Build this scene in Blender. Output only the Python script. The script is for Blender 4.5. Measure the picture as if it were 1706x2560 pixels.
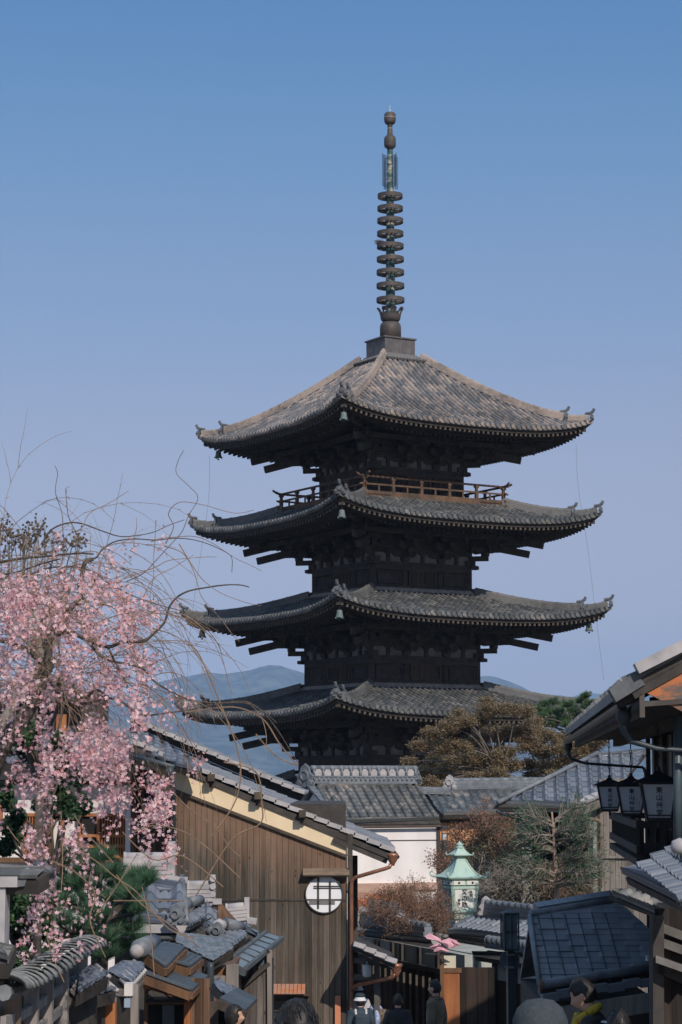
import bpy, math, random
from mathutils import Vector, Matrix, noise
from math import sin, cos, pi, radians, sqrt, atan2
random.seed(7)
SC = bpy.context.scene
COL = SC.collection
for o in list(bpy.data.objects):
    bpy.data.objects.remove(o)

# ------------------------------------------------------------------ camera
CZ = 10.0                      # eye height in the world
FPX, PITCH = 5500.0, 0.1213    # focal length in photo pixels (1706 x 2560), upward pitch
cam = bpy.data.cameras.new('camera')
cam.sensor_fit = 'VERTICAL'
cam.sensor_height = 36.0
cam.lens = FPX / 2560 * 36.0
cam.clip_start = 0.1
cam.clip_end = 60000
cam_o = bpy.data.objects.new('camera', cam)
cam_o.location = (0, 0, CZ)
cam_o.rotation_euler = (pi / 2 + PITCH, 0, 0)
COL.objects.link(cam_o)
SC.camera = cam_o

def P(x, y, Y, dz=0.0):
    """the point at distance Y that the photograph shows at pixel (x, y)"""
    cx, cy = (x - 853) / FPX, (1280 - y) / FPX
    k = Y / (cos(PITCH) - cy * sin(PITCH))
    return Vector((cx * k, Y, CZ + dz + k * (sin(PITCH) + cy * cos(PITCH))))

# ------------------------------------------------------------------ light
SUN_EL = radians(36)
SUN_AZ = radians(23)           # to the right of straight behind the camera
w = bpy.data.worlds.new('World')
SC.world = w
w.use_nodes = True
wn = w.node_tree
wn.nodes.clear()
wo = wn.nodes.new('ShaderNodeOutputWorld')
bg = wn.nodes.new('ShaderNodeBackground')
sky = wn.nodes.new('ShaderNodeTexSky')
sky.sky_type = 'NISHITA'
sky.sun_disc = False
sky.sun_elevation = SUN_EL
# sun direction in world: (sin az, -cos az)
sky.sun_rotation = pi - SUN_AZ
sky.altitude = 60
sky.air_density = SKY_AIR = 1.6
sky.dust_density = 1.2
sky.ozone_density = 2.2
# tint of a clear spring morning by height above the horizon, carried by the physical sky; top stops brightened for added fill light
tcw = wn.nodes.new('ShaderNodeTexCoord')
spw = wn.nodes.new('ShaderNodeSeparateXYZ')
wn.links.new(tcw.outputs['Generated'], spw.inputs[0])
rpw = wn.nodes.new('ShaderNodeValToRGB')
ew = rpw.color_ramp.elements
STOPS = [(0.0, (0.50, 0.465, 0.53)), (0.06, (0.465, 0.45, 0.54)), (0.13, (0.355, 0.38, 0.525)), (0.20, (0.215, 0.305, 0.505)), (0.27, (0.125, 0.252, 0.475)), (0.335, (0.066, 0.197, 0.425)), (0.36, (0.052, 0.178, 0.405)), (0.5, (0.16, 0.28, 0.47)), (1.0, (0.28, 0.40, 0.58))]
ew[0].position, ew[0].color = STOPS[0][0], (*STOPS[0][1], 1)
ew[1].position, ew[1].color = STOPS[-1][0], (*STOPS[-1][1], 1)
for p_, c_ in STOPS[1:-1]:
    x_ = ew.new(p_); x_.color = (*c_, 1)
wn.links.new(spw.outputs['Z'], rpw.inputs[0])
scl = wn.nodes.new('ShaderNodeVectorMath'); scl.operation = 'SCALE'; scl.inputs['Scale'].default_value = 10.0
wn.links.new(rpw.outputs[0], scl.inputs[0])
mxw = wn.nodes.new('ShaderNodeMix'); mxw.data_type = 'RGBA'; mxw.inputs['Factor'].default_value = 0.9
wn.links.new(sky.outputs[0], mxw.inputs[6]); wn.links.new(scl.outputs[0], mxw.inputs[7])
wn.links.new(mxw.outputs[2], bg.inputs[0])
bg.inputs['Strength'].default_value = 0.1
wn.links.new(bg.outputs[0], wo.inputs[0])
sun = bpy.data.lights.new('sun', 'SUN')
sun.energy = 3.1
sun.angle = radians(0.55)
sun.color = (1.0, 0.90, 0.79)
sun_o = bpy.data.objects.new('sun', sun)
sd = Vector((sin(SUN_AZ) * cos(SUN_EL), -cos(SUN_AZ) * cos(SUN_EL), sin(SUN_EL)))
sun_o.rotation_euler = sd.to_track_quat('Z', 'Y').to_euler()
sun_o.location = (40, -60, 60)
COL.objects.link(sun_o)
SC.view_settings.view_transform = 'Standard'
SC.view_settings.look = 'None'
SC.view_settings.exposure = 0.2
SC.view_settings.gamma = 1.0
SC.cycles.max_bounces = 6
SC.cycles.volume_bounces = 0
SC.cycles.transparent_max_bounces = 12

# ------------------------------------------------------------------ materials
MATS = {}
def mat(name, c1, c2=None, scale=4.0, stretch=(1, 1, 1), rough=0.75, bump=0.15, metal=0.0,
        c3=None, spec=0.35, contrast=(0.35, 0.65), detail=8, dist=0.02):
    if name in MATS: return MATS[name]
    m = bpy.data.materials.new(name)
    m.use_nodes = True
    nt = m.node_tree
    b = nt.nodes['Principled BSDF']
    b.inputs['Roughness'].default_value = rough
    b.inputs['Metallic'].default_value = metal
    b.inputs['Specular IOR Level'].default_value = spec
    tc = nt.nodes.new('ShaderNodeTexCoord')
    mp = nt.nodes.new('ShaderNodeMapping')
    mp.inputs['Scale'].default_value = stretch
    nz = nt.nodes.new('ShaderNodeTexNoise')
    nz.inputs['Scale'].default_value = scale
    nz.inputs['Detail'].default_value = detail
    nz.inputs['Roughness'].default_value = 0.62
    nt.links.new(tc.outputs['Object'], mp.inputs[0])
    nt.links.new(mp.outputs[0], nz.inputs['Vector'])
    c2 = c2 or tuple(x * 0.7 for x in c1)
    rp = nt.nodes.new('ShaderNodeValToRGB')
    e = rp.color_ramp.elements
    e[0].position = contrast[0]; e[0].color = (*c2, 1)
    e[1].position = contrast[1]; e[1].color = (*c1, 1)
    if c3:
        x = e.new((contrast[0] + contrast[1]) / 2); x.color = (*c3, 1)
    nt.links.new(nz.outputs['Fac'], rp.inputs[0])
    nt.links.new(rp.outputs[0], b.inputs['Base Color'])
    if bump:
        bp = nt.nodes.new('ShaderNodeBump')
        bp.inputs['Strength'].default_value = bump
        bp.inputs['Distance'].default_value = dist
        nt.links.new(nz.outputs['Fac'], bp.inputs['Height'])
        nt.links.new(bp.outputs[0], b.inputs['Normal'])
    MATS[name] = m
    return m

def tile_mat(name, cols, rough=0.55, spec=0.4, dirt=(0.05, 0.05, 0.045), dirt_amt=0.5, streak=8.0, bump=0.3):
    """one tone per tile (UV counts tiles), with grime across tiles"""
    if name in MATS: return MATS[name]
    m = bpy.data.materials.new(name)
    m.use_nodes = True
    nt = m.node_tree
    L = nt.links.new
    b = nt.nodes['Principled BSDF']
    b.inputs['Roughness'].default_value = rough
    b.inputs['Specular IOR Level'].default_value = spec
    uv = nt.nodes.new('ShaderNodeUVMap')
    fl = nt.nodes.new('ShaderNodeVectorMath'); fl.operation = 'FLOOR'
    L(uv.outputs[0], fl.inputs[0])
    wn_ = nt.nodes.new('ShaderNodeTexWhiteNoise'); wn_.noise_dimensions = '2D'
    L(fl.outputs[0], wn_.inputs['Vector'])
    rp = nt.nodes.new('ShaderNodeValToRGB')
    rp.color_ramp.interpolation = 'LINEAR'
    e = rp.color_ramp.elements
    n = len(cols)
    e[0].color = (*cols[0][1], 1); e[0].position = cols[0][0]
    e[1].color = (*cols[-1][1], 1); e[1].position = cols[-1][0]
    for p_, c_ in cols[1:-1]:
        x = e.new(p_); x.color = (*c_, 1)
    L(wn_.outputs['Value'], rp.inputs[0])
    tc = nt.nodes.new('ShaderNodeTexCoord')
    nz = nt.nodes.new('ShaderNodeTexNoise')
    nz.inputs['Scale'].default_value = streak
    nz.inputs['Detail'].default_value = 9
    nz.inputs['Roughness'].default_value = 0.65
    L(tc.outputs['Object'], nz.inputs['Vector'])
    nz2 = nt.nodes.new('ShaderNodeTexNoise')
    nz2.inputs['Scale'].default_value = 0.45
    nz2.inputs['Detail'].default_value = 5
    L(tc.outputs['Object'], nz2.inputs['Vector'])
    ad = nt.nodes.new('ShaderNodeMath'); ad.operation = 'MULTIPLY_ADD'
    L(nz.outputs['Fac'], ad.inputs[0]); ad.inputs[1].default_value = 1.0; 
    L(nz2.outputs['Fac'], ad.inputs[2])
    mr = nt.nodes.new('ShaderNodeMapRange')
    mr.inputs['From Min'].default_value = 0.85; mr.inputs['From Max'].default_value = 1.2
    mr.inputs['To Max'].default_value = dirt_amt
    L(ad.outputs[0], mr.inputs['Value'])
    mx = nt.nodes.new('ShaderNodeMix'); mx.data_type = 'RGBA'
    L(mr.outputs[0], mx.inputs['Factor'])
    L(rp.outputs[0], mx.inputs[6]); mx.inputs[7].default_value = (*dirt, 1)
    L(mx.outputs[2], b.inputs['Base Color'])
    bp = nt.nodes.new('ShaderNodeBump'); bp.inputs['Strength'].default_value = bump; bp.inputs['Distance'].default_value = 0.01
    L(nz.outputs['Fac'], bp.inputs['Height']); L(bp.outputs[0], b.inputs['Normal'])
    MATS[name] = m
    return m

def plank_mat(name, dark, mid, light, axis='X', width=0.12, rough=0.8, wear_lit=None, wear_lit_z=None, wear_lit_amt=0.8, grain=30.0):
    """boards side by side along one axis; each has its own tone; wear colour where rain and sun bleach it, or above a painted shadow edge"""
    if name in MATS: return MATS[name]
    m = bpy.data.materials.new(name)
    m.use_nodes = True
    nt = m.node_tree
    L = nt.links.new
    b = nt.nodes['Principled BSDF']; b.inputs['Roughness'].default_value = rough; b.inputs['Specular IOR Level'].default_value = 0.25
    tc = nt.nodes.new('ShaderNodeTexCoord')
    sp = nt.nodes.new('ShaderNodeSeparateXYZ'); L(tc.outputs['Object'], sp.inputs[0])
    dv = nt.nodes.new('ShaderNodeMath'); dv.operation = 'DIVIDE'; dv.inputs[1].default_value = width
    L(sp.outputs[axis], dv.inputs[0])
    fl = nt.nodes.new('ShaderNodeMath'); fl.operation = 'FLOOR'; L(dv.outputs[0], fl.inputs[0])
    fr = nt.nodes.new('ShaderNodeMath'); fr.operation = 'FRACT'; L(dv.outputs[0], fr.inputs[0])
    wn_ = nt.nodes.new('ShaderNodeTexWhiteNoise'); wn_.noise_dimensions = '1D'; L(fl.outputs[0], wn_.inputs['W'])
    mp = nt.nodes.new('ShaderNodeMapping')
    s = {'X': (1, 1, 0.035), 'Y': (1, 1, 0.035), 'Z': (0.035, 0.035, 1)}[axis]
    mp.inputs['Scale'].default_value = s
    cb = nt.nodes.new('ShaderNodeCombineXYZ')
    off = nt.nodes.new('ShaderNodeMath'); off.operation = 'MULTIPLY'; off.inputs[1].default_value = 40
    L(wn_.outputs['Value'], off.inputs[0])
    L(off.outputs[0], cb.inputs['Z' if axis != 'Z' else 'X'])
    va = nt.nodes.new('ShaderNodeVectorMath'); L(tc.outputs['Object'], va.inputs[0]); L(cb.outputs[0], va.inputs[1])
    L(va.outputs[0], mp.inputs[0])
    nz = nt.nodes.new('ShaderNodeTexNoise'); nz.inputs['Scale'].default_value = grain; nz.inputs['Detail'].default_value = 8
    nz.inputs['Roughness'].default_value = 0.7
    L(mp.outputs[0], nz.inputs['Vector'])
    ma = nt.nodes.new('ShaderNodeMath'); ma.operation = 'MULTIPLY_ADD'; ma.inputs[1].default_value = 0.45
    L(wn_.outputs['Value'], ma.inputs[0]); L(nz.outputs['Fac'], ma.inputs[2])
    rp = nt.nodes.new('ShaderNodeValToRGB'); e = rp.color_ramp.elements
    e[0].position = 0.45; e[0].color = (*dark, 1); e[1].position = 1.05; e[1].color = (*light, 1)
    x = e.new(0.72); x.color = (*mid, 1)
    L(ma.outputs[0], rp.inputs[0])
    col = rp.outputs[0]
    if wear_lit:
        # weathering, or lit boards above painted shade, with its own edge: a ragged band down from the eave
        mr = nt.nodes.new('ShaderNodeMapRange'); mr.inputs['From Min'].default_value = wear_lit_z[0]; mr.inputs['From Max'].default_value = wear_lit_z[1]
        if wear_lit_z[2]:
            sx = nt.nodes.new('ShaderNodeMath'); sx.operation = 'MULTIPLY_ADD'; sx.inputs[1].default_value = wear_lit_z[2]
            L(sp.outputs['X'], sx.inputs[0]); L(sp.outputs['Z'], sx.inputs[2]); L(sx.outputs[0], mr.inputs['Value'])
        else:
            L(sp.outputs['Z'], mr.inputs['Value'])
        n2 = nt.nodes.new('ShaderNodeTexNoise'); n2.inputs['Scale'].default_value = grain * 0.5; n2.inputs['Detail'].default_value = 6
        L(mp.outputs[0], n2.inputs['Vector'])
        mu = nt.nodes.new('ShaderNodeMath'); mu.operation = 'ADD'; L(mr.outputs[0], mu.inputs[0]); L(n2.outputs['Fac'], mu.inputs[1])
        m2 = nt.nodes.new('ShaderNodeMapRange'); m2.inputs['From Min'].default_value = 0.85; m2.inputs['From Max'].default_value = 1.25
        m2.inputs['To Max'].default_value = wear_lit_amt
        L(mu.outputs[0], m2.inputs['Value'])
        mx = nt.nodes.new('ShaderNodeMix'); mx.data_type = 'RGBA'; L(m2.outputs[0], mx.inputs['Factor']); L(col, mx.inputs[6]); mx.inputs[7].default_value = (*wear_lit, 1)
        col = mx.outputs[2]
    n3 = nt.nodes.new('ShaderNodeTexNoise'); n3.inputs['Scale'].default_value = 1.1; n3.inputs['Detail'].default_value = 7; n3.inputs['Roughness'].default_value = .7
    m3 = nt.nodes.new('ShaderNodeMapping'); m3.inputs['Scale'].default_value = (1, 1, .45); L(tc.outputs['Object'], m3.inputs[0]); L(m3.outputs[0], n3.inputs['Vector'])
    r3 = nt.nodes.new('ShaderNodeMapRange'); r3.inputs['From Min'].default_value = .35; r3.inputs['From Max'].default_value = .65; r3.inputs['To Min'].default_value = .62; r3.inputs['To Max'].default_value = 1.12
    L(n3.outputs['Fac'], r3.inputs['Value'])
    sc3 = nt.nodes.new('ShaderNodeVectorMath'); sc3.operation = 'SCALE'; L(col, sc3.inputs[0]); L(r3.outputs[0], sc3.inputs['Scale']); col = sc3.outputs[0]
    vo = nt.nodes.new('ShaderNodeTexVoronoi'); vo.inputs['Scale'].default_value = 3.2; mv = nt.nodes.new('ShaderNodeMapping'); mv.inputs['Scale'].default_value = (2.4, 2.4, .8); L(va.outputs[0], mv.inputs[0]); L(mv.outputs[0], vo.inputs['Vector'])
    kn = nt.nodes.new('ShaderNodeMath'); kn.operation = 'LESS_THAN'; kn.inputs[1].default_value = .075; L(vo.outputs['Distance'], kn.inputs[0])
    mk = nt.nodes.new('ShaderNodeMix'); mk.data_type = 'RGBA'; L(kn.outputs[0], mk.inputs['Factor']); L(col, mk.inputs[6]); mk.inputs[7].default_value = (*[c * .5 for c in dark], 1); col = mk.outputs[2]
    gp = nt.nodes.new('ShaderNodeMath'); gp.operation = 'LESS_THAN'; gp.inputs[1].default_value = 0.06
    L(fr.outputs[0], gp.inputs[0])
    mg = nt.nodes.new('ShaderNodeMix'); mg.data_type = 'RGBA'; L(gp.outputs[0], mg.inputs['Factor']); L(col, mg.inputs[6]); mg.inputs[7].default_value = (0.012, 0.01, 0.009, 1)
    L(mg.outputs[2], b.inputs['Base Color'])
    sb = nt.nodes.new('ShaderNodeMath'); sb.operation = 'SUBTRACT'; L(nz.outputs['Fac'], sb.inputs[0]); L(gp.outputs[0], sb.inputs[1])
    bp = nt.nodes.new('ShaderNodeBump'); bp.inputs['Strength'].default_value = 0.35; bp.inputs['Distance'].default_value = 0.01
    L(sb.outputs[0], bp.inputs['Height']); L(bp.outputs[0], b.inputs['Normal'])
    MATS[name] = m
    return m

# ------------------------------------------------------------------ mesh helpers
def wm(o):
    m = o.matrix_basis.copy()
    while o.parent:
        o = o.parent
        m = o.matrix_basis @ m
    return m

class MB:
    def __init__(s, M=None):
        s.v = []; s.f = []; s.uv = []; s.M = M
    def add(s, verts, faces, uvs=None):
        b = len(s.v)
        M = s.M
        if M is None: s.v.extend(Vector(p) for p in verts)
        else: s.v.extend(M @ Vector(p) for p in verts)
        for i, f in enumerate(faces):
            s.f.append(tuple(b + k for k in f))
            s.uv.append(uvs[i] if uvs else None)
        return b
    def quad(s, a, b, c, d, uv=None):
        s.add([a, b, c, d], [(0, 1, 2, 3)], [uv] if uv else None)
    def box(s, c, size, R=None):
        x, y, z = (k / 2 for k in size)
        c = Vector(c)
        vs = []
        for dx, dy, dz in ((-x, -y, -z), (x, -y, -z), (x, y, -z), (-x, y, -z), (-x, -y, z), (x, -y, z), (x, y, z), (-x, y, z)):
            p = Vector((dx, dy, dz))
            if R is not None: p = R @ p
            vs.append(c + p)
        s.add(vs, BOXF)
    def bx(s, x0, x1, y0, y1, z0, z1):
        s.box(((x0 + x1) / 2, (y0 + y1) / 2, (z0 + z1) / 2), (abs(x1 - x0), abs(y1 - y0), abs(z1 - z0)))
    def beam(s, p, q, w_, h, up=(0, 0, 1), w2=None, h2=None):
        p, q = Vector(p), Vector(q)
        d = (q - p).normalized()
        side = d.cross(Vector(up))
        if side.length < 1e-5: side = d.cross(Vector((0, 1, 0)))
        side.normalize()
        u = side.cross(d).normalized()
        w2 = w2 or w_; h2 = h2 or h
        vs = []
        for pt, a, b_ in ((p, w_, h), (q, w2, h2)):
            for i, j in ((-1, -1), (1, -1), (1, 1), (-1, 1)):
                vs.append(pt + side * (i * a / 2) + u * (j * b_ / 2))
        s.add(vs, [(0, 1, 2, 3)[::-1], (4, 5, 6, 7), (0, 1, 5, 4), (1, 2, 6, 5), (2, 3, 7, 6), (3, 0, 4, 7)])
    def tube(s, pts, r, n=6, caps=True, jag=0.0):
        pts = [Vector(p) for p in pts]
        if not isinstance(r, (list, tuple)): r = [r] * len(pts)
        vs = []; fs = []
        ref = Vector((0.13, 0.31, 1)).normalized()
        prev = None
        for i, p in enumerate(pts):
            d = (pts[min(i + 1, len(pts) - 1)] - pts[max(i - 1, 0)])
            if d.length < 1e-9: d = Vector((0, 0, 1))
            d.normalize()
            if prev is None:
                a = d.cross(ref)
                if a.length < 1e-3: a = d.cross(Vector((1, 0, 0)))
            else:
                a = prev - d * prev.dot(d)
            a.normalize(); prev = a
            b_ = d.cross(a)
            for k in range(n):
                t = 2 * pi * k / n
                rr = r[i] * (1 + (random.uniform(-jag, jag) if jag else 0))
                vs.append(p + (a * cos(t) + b_ * sin(t)) * rr)
        for i in range(len(pts) - 1):
            for k in range(n):
                k2 = (k + 1) % n
                fs.append((i * n + k, i * n + k2, (i + 1) * n + k2, (i + 1) * n + k))
        if caps:
            fs.append(tuple(range(n))[::-1])
            fs.append(tuple((len(pts) - 1) * n + k for k in range(n)))
        s.add(vs, fs)
    def lathe(s, prof, o=(0, 0, 0), n=24, M=None):
        o = Vector(o)
        vs = []; fs = []
        for r, z in prof:
            for k in range(n):
                t = 2 * pi * k / n
                p = Vector((r * cos(t), r * sin(t), z))
                if M is not None: p = M @ p
                vs.append(o + p)
        m_ = len(prof)
        for i in range(m_ - 1):
            for k in range(n):
                k2 = (k + 1) % n
                fs.append((i * n + k, i * n + k2, (i + 1) * n + k2, (i + 1) * n + k))
        if prof[0][0] > 1e-6: fs.append(tuple(range(n))[::-1])
        if prof[-1][0] > 1e-6: fs.append(tuple((m_ - 1) * n + k for k in range(n)))
        s.add(vs, fs)
    def prism(s, poly, thick):
        """poly: list of world points in a plane; thick: vector"""
        poly = [Vector(p) for p in poly]; t = Vector(thick); n = len(poly)
        s.add(poly + [p + t for p in poly], [tuple(range(n)), tuple(range(n, 2 * n))[::-1]] + [(i, i + n, (i + 1) % n + n, (i + 1) % n) for i in range(n)])
    def build(s, name, m, parent=None, smooth=False):
        me = bpy.data.meshes.new(name)
        if parent is not None:
            inv = wm(parent).inverted()
            vs = [inv @ p for p in s.v]
        else: vs = s.v
        me.from_pydata([tuple(p) for p in vs], [], s.f)
        if any(u is not None for u in s.uv):
            lay = me.uv_layers.new(name='UVMap')
            dat = []
            for f, u in zip(s.f, s.uv):
                if u is None: dat.extend([0.5, 0.5] * len(f))
                elif isinstance(u[0], (tuple, list)):
                    for a in u: dat.extend(a)
                else: dat.extend(list(u) * len(f))
            lay.data.foreach_set('uv', dat)
        if smooth: me.polygons.foreach_set('use_smooth', [True] * len(me.polygons))
        me.materials.append(m)
        me.update()
        o = bpy.data.objects.new(name, me)
        COL.objects.link(o)
        o.parent = parent
        return o
BOXF = [(0, 3, 2, 1), (4, 5, 6, 7), (0, 1, 5, 4), (1, 2, 6, 5), (2, 3, 7, 6), (3, 0, 4, 7)]

def tag(o, label=None, cat=None, group=None, kind=None):
    if label: o['label'] = label
    if cat: o['category'] = cat
    if group: o['group'] = group
    if kind: o['kind'] = kind
    return o
def thing(name, label, cat, loc=(0, 0, 0), rotz=0.0, group=None):
    o = bpy.data.objects.new(name, None)
    o.empty_display_size = 0.3
    o.location = loc; o.rotation_euler = (0, 0, rotz)
    o.matrix_basis = Matrix.Translation(Vector(loc)) @ Matrix.Rotation(rotz, 4, 'Z')
    COL.objects.link(o)
    return tag(o, label, cat, group)
def struct(name, mb, m, smooth=False):
    return tag(mb.build(name, m, None, smooth), kind='structure')
def dup(root, loc, rotz=0.0, label=None, scale=1.0):
    def cp(o, par):
        c = o.copy(); COL.objects.link(c); c.parent = par
        for ch in [x for x in bpy.data.objects if x.parent == o]: cp(ch, c)
        return c
    r = cp(root, None)
    r.location = loc; r.rotation_euler = (0, 0, rotz); r.scale = (scale,) * 3
    if label: r['label'] = label
    return r
def lerp(a, b, t): return a + (b - a) * t
def curve(pts, n=6):
    """Catmull-Rom through points"""
    pts = [Vector(p) for p in pts]
    out = []
    for i in range(len(pts) - 1):
        p0 = pts[max(i - 1, 0)]; p1 = pts[i]; p2 = pts[i + 1]; p3 = pts[min(i + 2, len(pts) - 1)]
        for k in range(n):
            t = k / n
            out.append(0.5 * ((2 * p1) + (p2 - p0) * t + (2 * p0 - 5 * p1 + 4 * p2 - p3) * t * t + (3 * p1 - p0 - 3 * p2 + p3) * t ** 3))
    out.append(pts[-1])
    return out

# ------------------------------------------------------------------ ground height
GP = [(-20, 8.9), (0, 8.35), (7, 7.55), (18, 6.75), (27, 5.6), (37, 4.9), (40, 4.6), (50, 4.0), (65, 3.0), (85, 2.0), (130, 1.4), (260, -6), (900, -25), (20000, -30)]
def gz(y):
    for (a, za), (b, zb) in zip(GP, GP[1:]):
        if y <= b: return za + (zb - za) * (y - a) / (b - a)
    return GP[-1][1]
# ------------------------------------------------------------------ terrain, street, mountains
def ground():
    mb = MB()
    ys = [-20, -10, 0, 4, 7, 11, 16, 23, 30, 39, 50, 65, 85, 130, 200, 260, 500, 900, 3000, 9000, 20000]
    xs = [-9000, -2500, -600, -150, -40, -12, -3, 0, 3, 12, 40, 150, 600, 2500, 9000]
    vs = [(x, y, gz(y)) for y in ys for x in xs]
    n = len(xs)
    fs = [(j * n + i, j * n + i + 1, (j + 1) * n + i + 1, (j + 1) * n + i) for j in range(len(ys) - 1) for i in range(n - 1)]
    mb.add(vs, fs)
    struct('ground', mb, mat('earth', (0.16, 0.14, 0.11), (0.07, 0.075, 0.05), 0.6, rough=0.95))
    mb = MB()
    ys = [-15, 0, 7, 16, 30, 39, 50, 65, 85]
    for a, b in zip(ys, ys[1:]):
        xa, xb = 1.2 - a * 0.004, 1.2 - b * 0.004
        mb.quad((xa - 2.2, a, gz(a) + .02), (xa + 2.4, a, gz(a) + .02), (xb + 2.4, b, gz(b) + .02), (xb - 2.2, b, gz(b) + .02))
    struct('street', mb, mat('paving', (0.26, 0.25, 0.24), (0.15, 0.145, 0.14), 2.2, rough=0.85))
ground()

def mountain(name, prof, Y, depth, c1, c2, base, seed):
    """prof: pixels of the crest; the slope faces us and has spurs and gullies"""
    mb = MB()
    cre = []
    for (x0, y0), (x1, y1) in zip(prof, prof[1:]):
        n = max(1, int(abs(x1 - x0) / 9))
        for k in range(n): cre.append((x0 + (x1 - x0) * k / n, y0 + (y1 - y0) * k / n))
    cre.append(prof[-1])
    rows = 46
    vs = []
    for j in range(rows + 1):
        t = j / rows
        for x, y in cre:
            p = P(x, y, Y)
            yy = Y - depth * t
            h = (p.z - base) * (1 - t) ** 1.15
            q = Vector((p.x / 420.0, yy / 700.0, seed))
            rid = (0.5 - abs(noise.noise(q))) * 2 - .55
            fine = noise.fractal(q * 5, 1.0, 2.0, 5)
            amp = (p.z - base)
            zz = base + h + amp * (0.16 * rid * 4 * t * (1 - t) + 0.022 * fine * (1 if j else 0.35) * (1 - t))
            vs.append((p.x, yy + 60 * noise.noise(q * 3) * (1 if j else 0), zz))
    n = len(cre)
    mb.add(vs, [((j + 1) * n + i, (j + 1) * n + i + 1, j * n + i + 1, j * n + i) for j in range(rows) for i in range(n - 1)])
    # far side, so that it is a hill and not a sheet
    b = [(v[0], v[1] + depth, base) for v in vs[:n]]
    mb.add(vs[:n] + b, [(i, i + 1, i + 1 + n, i + n) for i in range(n - 1)])
    struct(name, mb, mat(name, c1, c2, 0.016, rough=1.0, bump=0.0, c3=tuple((a + b) / 2 for a, b in zip(c1, c2)), spec=0.0, contrast=(0.42, 0.6)), smooth=True)
mountain('mountain', [(-500, 1830), (-200, 1780), (60, 1760), (200, 1748), (330, 1735), (400, 1705), (440, 1695), (480, 1688), (520, 1682), (560, 1684), (600, 1680),
    (625, 1676), (650, 1668), (672, 1663), (700, 1664), (725, 1672), (760, 1682), (800, 1690), (850, 1694), (900, 1700), (1000, 1704), (1100, 1704),
    (1170, 1696), (1215, 1690), (1245, 1693), (1275, 1704), (1310, 1720), (1345, 1738), (1400, 1760), (1500, 1790), (1700, 1830), (2200, 1900)],
    8200, 2600, (0.115, 0.125, 0.095), (0.02, 0.035, 0.025), -30, 3.1)
mountain('hill', [(900, 1880), (1150, 1790), (1300, 1752), (1380, 1742), (1400, 1736), (1425, 1744), (1450, 1736), (1480, 1732), (1520, 1738), (1600, 1728), (1750, 1722), (2200, 1760)],
    11500, 1500, (0.075, 0.095, 0.06), (0.03, 0.05, 0.03), -30, 8.7)
# ------------------------------------------------------------------ pagoda
PX, PY = 2.474, 108.0
PG = gz(PY)
ROT = radians(45) - 0.247
PM = Matrix.Translation((PX, PY, 0)) @ Matrix.Rotation(ROT, 4, 'Z')
pagoda = thing('pagoda', 'tall five storey dark timber pagoda with grey tiled roofs and bronze spire', 'pagoda', (PX, PY, PG), ROT)
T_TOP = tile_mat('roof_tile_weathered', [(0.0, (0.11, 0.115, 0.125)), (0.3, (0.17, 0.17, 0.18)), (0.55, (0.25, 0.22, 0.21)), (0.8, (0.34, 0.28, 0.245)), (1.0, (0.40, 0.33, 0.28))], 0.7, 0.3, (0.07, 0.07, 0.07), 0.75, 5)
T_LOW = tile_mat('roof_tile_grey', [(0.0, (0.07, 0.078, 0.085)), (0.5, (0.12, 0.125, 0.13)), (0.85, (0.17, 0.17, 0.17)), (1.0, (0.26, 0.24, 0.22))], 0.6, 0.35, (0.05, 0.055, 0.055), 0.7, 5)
WD = mat('pagoda_timber', (0.065, 0.055, 0.047), (0.028, 0.025, 0.024), 3.0, (1, 1, 1), 0.85, 0.3)
WD2 = mat('pagoda_board', (0.105, 0.082, 0.064), (0.045, 0.037, 0.031), 2.2, (1, 1, .2), 0.85, 0.3)
WB = mat('railing_timber', (0.17, 0.095, 0.055), (0.065, 0.048, 0.036), 1.6, (1, 1, 1), 0.8, 0.2)
TIP = mat('rafter_tip_timber', (0.13, 0.105, 0.085), (0.05, 0.042, 0.036), 6.0, rough=0.85)
PLS = mat('old_plaster', (0.22, 0.22, 0.22), (0.12, 0.12, 0.12), 2.5, rough=0.9)
BRZ = mat('spire_bronze', (0.105, 0.085, 0.075), (0.06, 0.055, 0.052), 3.0, rough=0.6, metal=0.15)
PAT = mat('spire_patina', (0.40, 0.36, 0.28), (0.018, 0.06, 0.062), 2.0, (1, 1, 1.6), 0.6, 0.1, c3=(0.06, 0.12, 0.12), contrast=(0.44, 0.60))
VERD = mat('bell_verdigris', (0.17, 0.22, 0.21), (0.09, 0.12, 0.115), 6.0, rough=0.6)

ROOFS = {  # E half side, eave z (tile underside, mid), inner half side, top z
    5: (7.08, 16.46, 1.05, 20.72), 4: (7.34, 11.94, 3.9, 13.3), 3: (7.64, 7.39, 2.92, 8.92), 2: (7.80, 2.84, 3.2, 4.36), 1: (8.05, -1.75, 3.42, 0.15)}
BODY = {5: (2.62, 14.95), 4: (2.88, 10.33), 3: (3.15, 5.82), 2: (3.36, 1.12), 1: (3.6, -3.3)}
LIFT = 0.72
def lift(x, s, E):
    q = min(abs(x) / E, 1.0)
    return LIFT * (0.30 * q ** 2 + 0.70 * q ** 4.5) * (s / E) ** 3
def frame(k):
    return PM @ Matrix.Translation((0, 0, CZ)) @ Matrix.Rotation(k * pi / 2, 4, 'Z')
def F(x, s, z): return Vector((x, -s, z))

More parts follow.
